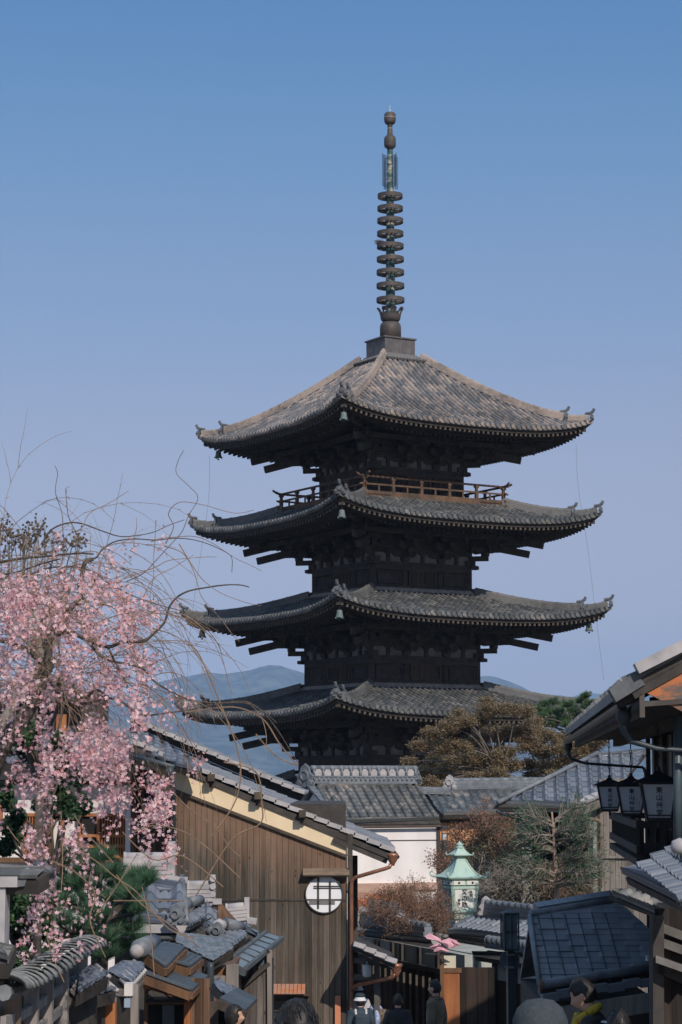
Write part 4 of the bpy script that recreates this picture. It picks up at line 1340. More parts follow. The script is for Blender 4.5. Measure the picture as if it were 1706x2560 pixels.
def tile_house_back():
    az = -8
    R_ = RP(*z11(175, 520), 53, az, 27)
    h = thing('alley_house', 'small blue tiled house roof with thick ridge behind the tiled street wall', 'house', (P(950, 2300, 53.5).x, 54, gz(54)), radians(az))
    rf = R_.tiles('roof', KW_BLUE, h, [z11(170, 520), z11(355, 525), z11(545, 420), z11(520, 398), z11(170, 410)], pitch=.24, row=.2, deck=DKW)
    ridge_line(R_.px(*z11(262, 402)), R_.px(*z11(545, 425)), .22, .2, CLAY, rf, layers=4)
    mb = MB(); p0 = R_.px(*z11(362, 520)); p1 = R_.px(*z11(540, 440))
    for i in range(6): mb.beam(lerp(p0, p1, i / 6) + R_.N * .05, lerp(p0, p1, (i + 1.06) / 6) + R_.N * .025, .16, .06, R_.N)
    mb.build('verge_tiles', CLAY_L, rf)
    mb = MB(); a = R_.px(*z11(170, 520)); b = R_.px(*z11(355, 520)); mb.prism([a - UP * .12 + R_.Hd * .2, b - UP * .12 + R_.Hd * .2, Vector((b.x, b.y, gz(53))) + R_.Hd * .2, Vector((a.x, a.y, gz(53))) + R_.Hd * .2], R_.Hd * 1.5); mb.build('wall', DKW, h)
tile_house_back()

LATT = plank_mat('dark_slats', (0.014, 0.012, 0.011), (0.030, 0.025, 0.021), (0.055, 0.045, 0.036), 'Z', 9.0, grain=8)
def street_wall(name, label, eL, eR, YL, YR, poly, ridge, wallpx, posts, board_y, h_label_cat='house'):
    a = P(*eL, YL); b = P(*eR, YR)
    zc = (a.z + b.z) / 2
    az = math.degrees(atan2(b.y - a.y, b.x - a.x))
    R_ = RP(*eL, YL, az, 26)
    h = thing(name, label, h_label_cat, (a.x, a.y, gz(a.y)), radians(az))
    rf = R_.tiles('roof', KW_BLUE, h, poly, pitch=.26, row=.24, deck=DKW, kind='san')
    return R_, rf, h, az

# tiled street front behind the people
def front_a():
    eL, eR = z11(150, 578), z11(790, 690)
    R_, rf, h, az = street_wall('street_front', 'grey plastered street front with dark boards under a narrow blue tiled roof', eL, eR, 48.5, 44.2,
        [z11(150, 578), z11(790, 692), z11(722, 600), z11(210, 500)], None, None, None, None)
    r = ridge_line(R_.px(*z11(212, 505)), R_.px(*z11(725, 603)), .2, .2, KW_BLUE, rf, layers=4, cap_mat=CLAY)
    oni(R_.px(*z11(212, 505)) - UP * .05, -R_.U, .45, CLAY_L, r)
    W = VP(*z11(500, 720), 46.0, az)
    gzz = gz(44) - .4
    mb = MB(); a = W.h(*z11(150, 600)); b = W.h(*z11(1010, 720))
    top = R_.O.z - .02
    for p in (a, b): p.z = top
    zb = W.h(*z11(500, 800)).z
    mb.prism([Vector((a.x, a.y, zb)), Vector((b.x, b.y, zb)), b, a], -W.N * .2); mb.build('plaster_wall', GREYP, h)
    mb = MB(); mb.prism([Vector((a.x, a.y, gzz)) + W.N * .05, Vector((b.x, b.y, gzz)) + W.N * .05, Vector((b.x, b.y, zb)) + W.N * .05, Vector((a.x, a.y, zb)) + W.N * .05], -W.N * .25)
    mb.build('board_wall', plank_mat('street_boards', (0.018, 0.014, 0.012), (0.035, 0.027, 0.021), (0.075, 0.055, 0.04), 'X', .16, grain=18), h)
    for x in (335, 460, 532, 672, 815):
        mb = MB(); p = W.h(*z11(x, 660))
        mb.prism([Vector((p.x, p.y, gzz)) + W.N * .03 + W.U * i for i in (-.07, .07)] + [Vector((p.x, p.y, top)) + W.N * .03 + W.U * i for i in (.07, -.07)], W.N * .05)
        mb.build('post', DKW, h)
    # slats in front of the lower wall
    mb = MB()
    L0 = (b - a).length
    for i in range(16):
        p = a + (b - a) * (.03 + i * .057)
        hh = 2.0 if i < 7 else 1.5 + .1 * (i % 3)
        q = Vector((p.x, p.y, zb - .15)) + W.N * .16
        mb.bx(q.x - .022, q.x + .022, q.y - .03, q.y + .03, gzz, q.z)
    mb.build('slats', mat('slat_wood', (.13, .10, .08), (.06, .048, .04), 5), h)
    mb = MB(); mb.beam(Vector((a.x, a.y, zb)) + W.N * .08, Vector((b.x, b.y, zb)) + W.N * .08, .06, .1); mb.build('rail', DKW, h)
    # the body behind
    mb = MB(); mb.prism([Vector((a.x, a.y, gzz)) - W.N * .3, Vector((b.x, b.y, gzz)) - W.N * .3, b - W.N * .3, a - W.N * .3], -W.N * 1.6); mb.build('body', GREYP, h)
front_a()
def front_b():
    # taller roof that turns the corner, street lamp in front of it
    eL, eR = z11(880, 575), z11(1290, 637)
    R_, rf, h, az = street_wall('corner_house', 'blue tiled corner house with white jointed ridge beside the street lamp', eL, eR, 47, 44.5,
        [z11(880, 575), z11(1290, 637), z11(1560, 680), z11(1560, 470), z11(1180, 425), z11(1010, 478)], None, None, None, None)
    q0 = R_.px(*z11(1178, 430)); q1 = R_.px(*z11(1560, 476))
    r = ridge_line(q0, q1, .2, .24, KW_DARK, rf, layers=5, cap_mat=CLAY)
    oni(q0 - UP * .05, -R_.U - R_.Hd * .4, .42, CLAY_L, r)
    W = VP(*z11(1100, 700), 46.6, az); gzz = gz(44) - .4
    a = W.h(*z11(900, 640)); b = W.h(*z11(1600, 740)); top = R_.O.z - .05
    zb = W.h(*z11(1100, 845)).z
    mb = MB(); mb.prism([Vector((a.x, a.y, zb)), Vector((b.x, b.y, zb)), Vector((b.x, b.y, top)), Vector((a.x, a.y, top))], -W.N * .2); mb.build('plaster_wall', GREYP, h)
    mb = MB(); mb.prism([Vector((p.x, p.y, z)) + W.N * .05 for p, z in ((a, gzz), (b, gzz), (b, zb), (a, zb))], -W.N * .25)
    mb.build('board_wall', plank_mat('street_boards', (0.018, 0.014, 0.012), (0.035, 0.027, 0.021), (0.075, 0.055, 0.04)), h)
    mb = MB(); e0 = R_.px(*z11(880, 578), -.08); e1 = R_.px(*z11(1500, 672), -.08)
    mb.beam(e0, e1, .05, .16); gutter(mb, e0 - R_.Hd * .1, e1 - R_.Hd * .1, .05); mb.build('eave_board', DKW, rf)
front_b()
def front_c():
    eL, eR = z11(1078, 742), z11(1545, 812)
    R_, rf, h, az = street_wall('street_wall', 'low dark boarded wall with ribbed tile cap behind the street lamp post', eL, eR, 42.5, 40.3,
        [z11(1078, 742), z11(1560, 815), z11(1560, 745), z11(1190, 695)], None, None, None, None, 'wall')
    r = ridge_line(R_.px(*z11(1195, 690)), R_.px(*z11(1560, 742)), .16, .14, KW_BLUE, rf, layers=3, cap=.085, cap_mat=CLAY, joints=.2)
    W = VP(*z11(1300, 900), 41.8, az); gzz = gz(40) - .4
    a = W.h(*z11(1245, 790)); b = W.h(*z11(1600, 850)); top = R_.O.z - .03; zb = W.h(*z11(1350, 955)).z
    mb = MB(); mb.prism([Vector((p.x, p.y, z)) for p, z in ((a, zb), (b, zb), (b, top), (a, top))], -W.N * .2); mb.build('plaster_wall', GREYP, h)
    mb = MB(); mb.prism([Vector((p.x, p.y, z)) + W.N * .04 for p, z in ((a, gzz), (b, gzz), (b, zb), (a, zb))], -W.N * .24)
    mb.build('board_wall', plank_mat('street_boards', (0.018, 0.014, 0.012), (0.035, 0.027, 0.021), (0.075, 0.055, 0.04)), h)
    for x in (1248, 1405):
        p = W.h(*z11(x, 850)); mb = MB(); mb.bx(p.x - .06, p.x + .06, p.y - .1, p.y + .02, gzz, top); mb.build('post', DKW, h)
front_c()

# post, and wall panels with the sun patch put into their colour, by the man in brown
def gate():
    h = thing('sun_patch_wall', 'street wall boards coloured sunlit orange with cream sunlit plaster above beside the standing man', 'gate', (P(1110, 2480, 40.5).x, 40.6, gz(40.6)))
    W = VP(*z11(900, 900), 40.6, -6)
    mb = MB(); W.rect(mb, *z11(848, 1420), *z11(970, 885), .08); mb.build('sunlit_boards', ORW, h)  # street wall boards coloured orange for the sun patch on them
    mb = MB(); W.rect(mb, *z11(848, 846), *z11(940, 752), .06); mb.build('cream_panel', mat('cream_pane', (.66, .60, .46), (.56, .50, .38), 2), h)  # wall plaster tinted cream for the same sun patch
    mb = MB(); W.rect(mb, *z11(846, 884), *z11(985, 848), .1, .02); mb.build('lintel', BRW, h)
    mb = MB(); W.rect(mb, *z11(820, 1420), *z11(845, 757), .09, .05); mb.build('post', BRW, h)
    mb = MB(); W.rect(mb, *z11(970, 1420), *z11(1240, 845), .1, -.02); mb.build('dark_door', plank_mat('gate_dark', (0.018, 0.013, 0.010), (0.034, 0.024, 0.018), (0.06, 0.04, 0.03), 'X', .2), h)
gate()
def pink_bunting():
    p = P(*z11(835, 745), 40.2)
    h = thing('pink_banner', 'crumpled pink cloth sheets tied on top of the brown gate post', 'cloth', p)
    M_ = mat('pink_cloth', (.72, .40, .45), (.58, .30, .36), 5, rough=.7)
    W = VP(*z11(840, 650), 40.2, -10)
    for poly, o in (([(700, 600), (735, 575), (800, 610), (880, 655), (975, 670), (880, 692), (800, 635), (715, 620)], .0), ([(810, 640), (890, 612), (925, 675), (885, 692)], .06),
                 ([(770, 675), (850, 672), (888, 715), (880, 722), (772, 722)], .03), ([(725, 690), (800, 652), (815, 668), (750, 698)], .05), ([(890, 612), (945, 632), (980, 668), (925, 675)], -.02)):
        mb = MB(); pts = [W.h(*z11(*q), o + random.uniform(-.05, .05)) for q in poly]
        c = sum(pts, Vector()) / len(pts) + W.N * .06
        n = len(pts)
        mb.add(pts + [c], [(i, (i + 1) % n, n) for i in range(n)])
        ob = mb.build('cloth_fold', M_, h); sm = ob.modifiers.new('t', 'SOLIDIFY'); sm.thickness = .012
    mb = MB(); mb.tube([p + Vector((0, 0, -.12)), p + Vector((0, 0, .35))], .02, 6); mb.tube([P(*z11(703, 733), 40.2), P(*z11(850, 745), 40.2)], .012, 5); mb.build('pole', DKW, h)
pink_bunting()

# ------------------------------------------------------------------ copper lantern
def txt(s, size, m, parent, M_, name='lettering', ext=.002):
    for i, ch in enumerate(s):
        c = bpy.data.curves.new(name, 'FONT'); c.body = ch; c.size = size; c.align_x = 'CENTER'; c.align_y = 'CENTER'; c.extrude = ext; c.offset = size * .012
        t = bpy.data.objects.new('glyph', c); COL.objects.link(t)
        me = bpy.data.meshes.new_from_object(t.evaluated_get(bpy.context.evaluated_depsgraph_get()))
        bpy.data.objects.remove(t)
        me.name = name; me.materials.clear(); me.materials.append(m)
        o = bpy.data.objects.new(name, me); COL.objects.link(o)
        o.parent = parent
        o.matrix_basis = wm(parent).inverted() @ M_ @ Matrix.Translation((0, -i * size * 1.04, 0))
INK = mat('black_ink', (.02, .02, .02), (.012, .012, .012), 2, rough=.6, bump=0)
def loft(mb, rings, rot, o, close=True):
    """stack of squares: (half width, z)"""
    vs = []
    for r, z in rings:
        for i, j in ((-1, -1), (1, -1), (1, 1), (-1, 1)):
            p = Vector((i * r, j * r, 0)); p.rotate(Matrix.Rotation(rot, 3, 'Z')); vs.append(o + p + Vector((0, 0, z)))
    n = len(rings)
    fs = [(k * 4 + i, k * 4 + (i + 1) % 4, k * 4 + 4 + (i + 1) % 4, k * 4 + 4 + i) for k in range(n - 1) for i in range(4)]
    if close: fs += [(3, 2, 1, 0), ((n - 1) * 4, (n - 1) * 4 + 1, (n - 1) * 4 + 2, (n - 1) * 4 + 3)]
    mb.add(vs, fs)
def copper_lantern():
    Y = 49.5; rot = radians(20)
    VG = mat('verdigris', (.43, .56, .50), (.24, .36, .33), 5, (1, 1, .3), rough=.6, c3=(.37, .51, .45), contrast=(.3, .62))
    def z(y): return P(1150, y, Y).z
    o = Vector((P(1150, 2200, Y).x, Y, 0))
    h = thing('copper_lantern', 'large verdigris green copper lantern with a tiered roof and brushed lettering', 'lantern', (o.x, Y, gz(Y)), rot)
    s = Y / FPX
    k = s * .3189 / 1.28
    mb = MB()
    body_t, body_b = 2150 + .3189 * 200, 2150 + .3189 * 398
    W1 = 131 * k; W2 = 112 * k
    loft(mb, [(W2, z(body_b)), (W1, z(body_t))], rot, o)
    body = mb.build('lantern_body', mat('lantern_panel_side', (.16, .27, .25), (.10, .18, .17), 5), h)
    # corner rails, pale panel on each face
    mb = MB()
    def cn(r, zz, i, j):
        p = Vector((i * r, j * r, 0)); p.rotate(Matrix.Rotation(rot, 3, 'Z')); return o + p + Vector((0, 0, zz))
    for i, j in ((-1, -1), (1, -1), (1, 1), (-1, 1)):
        mb.beam(cn(W2, z(body_b), i, j), cn(W1, z(body_t), i, j), .055, .055)
    cs = ((-1, -1), (1, -1), (1, 1), (-1, 1))
    for q in range(4):
        for r, zz in ((W1 + .005, z(body_t) - .03), (W2 + .005, z(body_b) + .03)):
            mb.beam(cn(r, zz, *cs[q]), cn(r, zz, *cs[(q + 1) % 4]), .035, .06)
    mb.build('lantern_frame', VG, h)
    for q in range(4):
        a, b = cs[q], cs[(q + 1) % 4]
        def fp(t, zz_t, off):
            r = lerp(W2, W1, zz_t) + off
            return lerp(cn(r, lerp(z(body_b), z(body_t), zz_t), *a), cn(r, lerp(z(body_b), z(body_t), zz_t), *b), t)
        mb = MB(); pts = [fp(.09, .07, .008), fp(.91, .07, .008), fp(.91, .93, .008), fp(.09, .93, .008)]
        nrm = (pts[1] - pts[0]).cross(pts[3] - pts[0]).normalized()
        mb.prism(pts, -nrm * .01)
        ob = mb.build('lantern_panel', mat('lantern_white_panel', (.72, .72, .68), (.62, .64, .60), 2, rough=.6) if q != 3 else mat('lantern_panel_side', (.16, .27, .25)), h)
        if q == 0:
            U_ = (pts[1] - pts[0]).normalized(); V_ = nrm.cross(U_)
            c0 = (pts[2] + pts[3]) / 2 + nrm * .006
            def T(du, dv): return Matrix.Translation(c0 + U_ * du - V_ * dv) @ Matrix((U_, V_, nrm)).transposed().to_4x4()
            hh = (pts[3] - pts[0]).length
            txt('文の助', hh * .29, INK, ob, T(-.01, hh * .19))
            txt('本家', hh * .15, INK, ob, T((pts[1] - pts[0]).length * .34, hh * .20))
            txt('茶屋', hh * .15, INK, ob, T(-(pts[1] - pts[0]).length * .33, hh * .58))
        if q == 3:
            mb = MB()
            for i in range(1, 6):
                mb.beam(fp(.09 + .82 * i / 6, .08, .012), fp(.09 + .82 * i / 6, .92, .012), .012, .012)
            mb.build('lantern_grille', VG, ob)
    # frieze
    fz = MB(); loft(fz, [(W1 + .0, z(body_t) + .01), (W1 + .02, z(body_t) + .02), (W1 + .035, z(2150 + .3189 * 152)), (W1 + .0, z(2150 + .3189 * 145))], rot, o)
    fr = fz.build('frieze', VG, h)
    for q in range(4):
        a, b = cs[q], cs[(q + 1) % 4]
        r = W1 + .035; zz = z(2150 + .3189 * 174)
        for t0, t1 in ((.06, .46), (.54, .94)):
            mb = MB(); p = lerp(cn(r, zz, *a), cn(r, zz, *b), t0); q_ = lerp(cn(r, zz, *a), cn(r, zz, *b), t1)
            mb.beam(p, q_, .02, .09); mb.build('frieze_panel', mat('lantern_white_panel', (.72, .72, .68)), fr)
            mb = MB(); c = (p + q_) / 2; n_ = Vector((c.x - o.x, c.y - o.y, 0)).normalized(); sd_ = UP.cross(n_)
            mb.lathe([(.028, .0), (.02, .02), (0, .022)], c + n_ * .008, 10, Matrix((sd_, UP, n_)).transposed().to_4x4()); mb.build('boss', IRON, fr)
    # roof with concave flare
    Rw = 186 * k
    rings = []
    zb, zt = z(2192), z(2150)
    for i in range(9):
        t = i / 8
        rings.append((lerp(Rw, 48 * k, t ** .62 if t < 1 else 1), lerp(zb, zt, t ** 1.25)))
    mb = MB()
    loft(mb, [(W1 + .03, zb - .06), (Rw - .02, zb - .03), (Rw, zb - .0)] + rings[1:], rot, o)
    rf = mb.build('lantern_roof', VG, h)
    mb = MB()
    for i, j in cs:
        p = cn(Rw, zb, i, j); d = Vector((p.x - o.x, p.y - o.y, 0)).normalized()
        mb.tube([p - d * .05 + UP * .0, p + d * .05 + UP * .0, p + d * .11 + UP * .03, p + d * .125 + UP * .08, p + d * .09 + UP * .115, p + d * .05 + UP * .10, p + d * .055 + UP * .07], [.03, .026, .022, .02, .018, .016, .012], 7)
        mb.tube([cn(a_, b_ + .01, i, j) for a_, b_ in rings], .018, 6)
    mb.build('corner_curl', VG, rf)
    # upper tiers
    mb = MB()
    loft(mb, [(52 * k, z(2151)), (42 * k, z(2147)), (42 * k, z(2140)), (48 * k, z(2137)), (48 * k, z(2134))], rot, o); mb.build('neck', VG, rf)
    mb = MB(); r2 = 88 * k
    loft(mb, [(30 * k, z(2140)), (r2, z(2138)), (r2, z(2136)), (.72 * r2, z(2131)), (.5 * r2, z(2125)), (.33 * r2, z(2118)), (.2 * r2, z(2114))], rot, o)
    ur = mb.build('upper_roof', VG, rf)
    mb = MB()
    for i, j in cs:
        p = cn(r2, z(2137), i, j); d = Vector((p.x - o.x, p.y - o.y, 0)).normalized()
        mb.tube([p - d * .03, p + d * .03, p + d * .055 + UP * .03, p + d * .035 + UP * .055], [.018, .016, .014, .01], 6)
    mb.build('corner_curl', VG, ur)
    mb = MB(); mb.lathe([(.05, z(2124)), (.10, z(2120)), (.11, z(2117)), (.06, z(2115)), (.09, z(2112.5)), (.095, z(2110.5)), (.05, z(2108.5)), (.045, z(2107)), (.02, z(2105.5)), (0, z(2101))], Vector((o.x, Y, 0)), 16); mb.build('jewel', VG, ur, True)
    # base and pole
    mb = MB(); z_ = lambda y: z(2150 + .3189 * y)
    loft(mb, [(85 * k, z_(462)), (100 * k, z_(455)), (104 * k, z_(440)), (98 * k, z_(434)), (100 * k, z_(412)), (118 * k, z_(408)), (122 * k, z_(398)), (W2, z_(396))], rot, o)
    loft(mb, [(66 * k, z_(700)), (66 * k, z_(500)), (84 * k, z_(490)), (84 * k, z_(478)), (74 * k, z_(462))], rot, o)
    mb.build('lantern_base', VG, h)
    mb = MB(); loft(mb, [(.16, gz(Y) - .1), (.16, z_(700))], rot, o); mb.build('pedestal', VG, h)
copper_lantern()

def slim_lamp():
    p = P(*z7(972, 560), 63.4)
    h = thing('garden_lamp', 'slim black pole lamp with white glass cylinder before the rust orange boards', 'lamp', (p.x, 63.4, gz(63.4)))
    mb = MB(); mb.tube([(p.x, 63.4, gz(63.4)), (p.x, 63.4, P(1112, 2103, 63.4).z)], .07, 10)
    for a in range(4): mb.tube([(p.x + .11 * cos(a * pi / 2 + .7), 63.4 + .11 * sin(a * pi / 2 + .7), P(0, y, 63.4).z) for y in (2104, 2070)], .012, 5)
    mb.lathe([(.13, P(0, 2105, 63.4).z), (.13, P(0, 2103, 63.4).z), (.06, P(0, 2100, 63.4).z)], (p.x, 63.4, 0), 12)
    mb.build('pole', PIPEM, h)
    mb = MB(); mb.lathe([(.13, P(0, 2072, 63.4).z), (.135, P(0, 2068, 63.4).z), (.10, P(0, 2065, 63.4).z), (0, P(0, 2064, 63.4).z)], (p.x, 63.4, 0), 12); mb.build('cap', PIPEM, h)
    mb = MB(); mb.lathe([(.07, P(0, 2098, 63.4).z), (.07, P(0, 2084, 63.4).z), (.1, P(0, 2082, 63.4).z)], (p.x, 63.4, 0), 12); mb.build('glass', mat('lamp_glass', (.7, .7, .7), (.6, .6, .6), rough=.3), h)
slim_lamp()

def street_lamp():
    Y = 31; c = P(1275, 2330, Y)
    h = thing('street_lamp', 'black street lamp with tall glazed box head and a round plate on its post', 'lamp', (c.x, Y, gz(Y)), radians(12))
    def zz(y): return P(1275, y, Y).z
    mb = MB(); loft(mb, [(.045, gz(Y) - .2), (.045, zz(2376))], radians(12), Vector((c.x, Y, 0))); mb.tube([(c.x, Y, gz(Y) - .1), (c.x, Y, gz(Y) + .35)], .08, 12); mb.build('post', PIPEM, h)
    o = Vector((c.x, Y, 0)); r = .098
    mb = MB(); rt = radians(12)
    for i, j in ((-1, -1), (1, -1), (1, 1), (-1, 1)):
        p = Vector((i * r, j * r, 0)); p.rotate(Matrix.Rotation(rt, 3, 'Z')); mb.beam(o + p + UP * zz(2374), o + p + UP * zz(2283), .022, .022)
        p2 = Vector((j * r * (1 if i == j else -1) * 0, 0, 0))
    for q in range(4):
        a = Vector((0, -r, 0)); a.rotate(Matrix.Rotation(rt + q * pi / 2, 3, 'Z'))
        mb.beam(o + a + UP * zz(2374), o + a + UP * zz(2283), .014, .014)
        b = Vector((r, 0, 0)); b.rotate(Matrix.Rotation(rt + q * pi / 2, 3, 'Z'))
        mb.beam(o + a - b + UP * zz(2328), o + a + b + UP * zz(2328), .012, .014)
    loft(mb, [(r + .012, zz(2376)), (r + .012, zz(2372))], rt, o); loft(mb, [(r + .012, zz(2285)), (r + .012, zz(2281)), (r * .4, zz(2276))], rt, o)
    hd = mb.build('lamp_frame', PIPEM, h)
    mb = MB(); loft(mb, [(r - .012, zz(2371)), (r - .012, zz(2286))], rt, o); mb.build('glass', mat('lamp_glass_dim', (.16, .20, .21), (.11, .14, .15), 5, rough=.2, spec=.6), hd)
    mb = MB(Matrix.Translation((c.x + .0, Y + .08, zz(2402))) @ Matrix.Rotation(pi / 2, 4, 'X')); mb.lathe([(.0, .012), (.135, .012), (.14, .0), (.135, -.012), (0, -.012)], n=28)
    mb.build('round_plate', mat('plate_grey', (.09, .11, .12), (.06, .075, .08), 4, rough=.5), h)
    mb = MB(); mb.bx(c.x - .06, c.x + .06, Y - .06, Y + .07, zz(2388), zz(2384)); mb.bx(c.x - .07, c.x + .05, Y - .06, Y + .07, zz(2420), zz(2415)); mb.build('clamp', mat('clamp_steel', (.25, .27, .28), (.16, .17, .18), rough=.4, metal=.5), h)
street_lamp()

# ================================================================== slate roof bottom right
def slate_house():
    az = 2
    R_ = RP(1349, 2470, 24, az, 27)
    h = thing('slate_roof_house', 'low house with a wide blue slate sheet roof at the lower right', 'house', (P(1480, 2500, 24.5).x, 25, gz(25)), radians(az))
    poly = [(1350, 2466), (1420, 2456), (1520, 2441), (1640, 2424), (1637, 2334), (1550, 2255), (1400, 2272), (1326, 2290)]
    rf = R_.tiles('roof', SLATE, h, poly, pitch=.155, row=.115, kind='slate', deck=DKW, lip=.006, sub=4)
    # standing joints between sheets
    mb = MB()
    u0, v0 = R_.uv(1350, 2466); u1, v1 = R_.uv(1326, 2290); ur, _ = R_.uv(1600, 2300)
    for i in range(1, 9):
        u = .155 * i + math.floor(u0 / .155) * .155
        vv0 = max(0, (u - u0) * .13 - .0)
        t1 = v1 + (u - u0) * .06
        if u > u0 + 1.0: break
        mb.beam(R_.at(u, vv0, .008), R_.at(u - .0, t1, .008), .012, .012, R_.N)
    mb.build('sheet_joints', mat('joint_dark', (.05, .062, .078), (.035, .045, .058), 4), rf)
    # verge roll on the left, ridge, eave roll
    mb = MB(); mb.tube([R_.px(1350, 2468, .02), R_.px(1326, 2291, .02)], .028, 8); mb.tube([R_.px(1352, 2480, -.04), R_.px(1322, 2291, -.04)], .02, 6); mb.build('verge_roll', CLAY, rf, True)
    a = R_.px(1328, 2285); b = R_.px(1553, 2248)
    mb = MB(); mb.tube([a, b], .05, 10); mb.build('ridge_roll', CLAY, rf, True)
    mb = MB(); n = 11
    for i in range(n):
        p = lerp(a, b, i / n) + Vector((.06, .10, .05)); q = lerp(a, b, (i + .96) / n) + Vector((.06, .10, .05))
        mb.beam(p, q, .15, .10, (0, -.3, 1))
    mb.build('ridge_tiles', KW_BLUE, rf)
    bk = MB(); bk.prism([a + Vector((0, .1, 0)), b + Vector((0, .1, 0)), b + Vector((0, 1.6, -.8)), a + Vector((0, 1.6, -.8))], (0, 0, -.06)); bk.build('rear_slope', CLAY, rf)
    e = [(1352, 2468), (1420, 2458), (1520, 2441), (1640, 2424)]
    mb = MB(); mb.tube([R_.px(x, y + 4, .05) for x, y in e], .05, 12); mb.build('eave_roll', CLAY, rf, True)
    mb = MB(); mb.lathe([(.0, .02), (.06, .015), (.062, -.02)], R_.px(1352, 2474, .05), 12, Matrix.Rotation(-pi / 2, 4, 'Y')); mb.build('roll_end', BRW, rf)
    mb = MB()
    for i in range(7):
        x = 1355 + i * 41
        p = R_.px(x, 2492 - (x - 1355) * .15, -.02); q = R_.px(x + 39, 2492 - (x + 39 - 1355) * .15, -.02)
        mb.beam(p + UP * (.02 * (i % 2)), q + UP * (.02 * (i % 2)), .09, .085)
    mb.build('eave_tiles', KW_BLUE, rf)
    mb = MB(); p = P(1380, 2520, 23.9); q = P(1640, 2480, 23.9); mb.prism([p, q, q + UP * -.2, p + UP * -.22], (0, .05, 0)); mb.build('fascia', GRW, rf)
    mb = MB(); p = P(1350, 2500, 24.4); q = P(1640, 2470, 24.4)
    mb.bx(p.x, q.x, 24.3, 27, gz(24) - .3, p.z); mb.build('wall', DKW, h)
    # vent dot
    mb = MB(); mb.lathe([(.02, 0), (.02, .04), (.028, .05), (0, .06)], R_.px(1619, 2402), 10); mb.build('vent', mat('pale_metal', (.7, .7, .7)), rf)
slate_house()

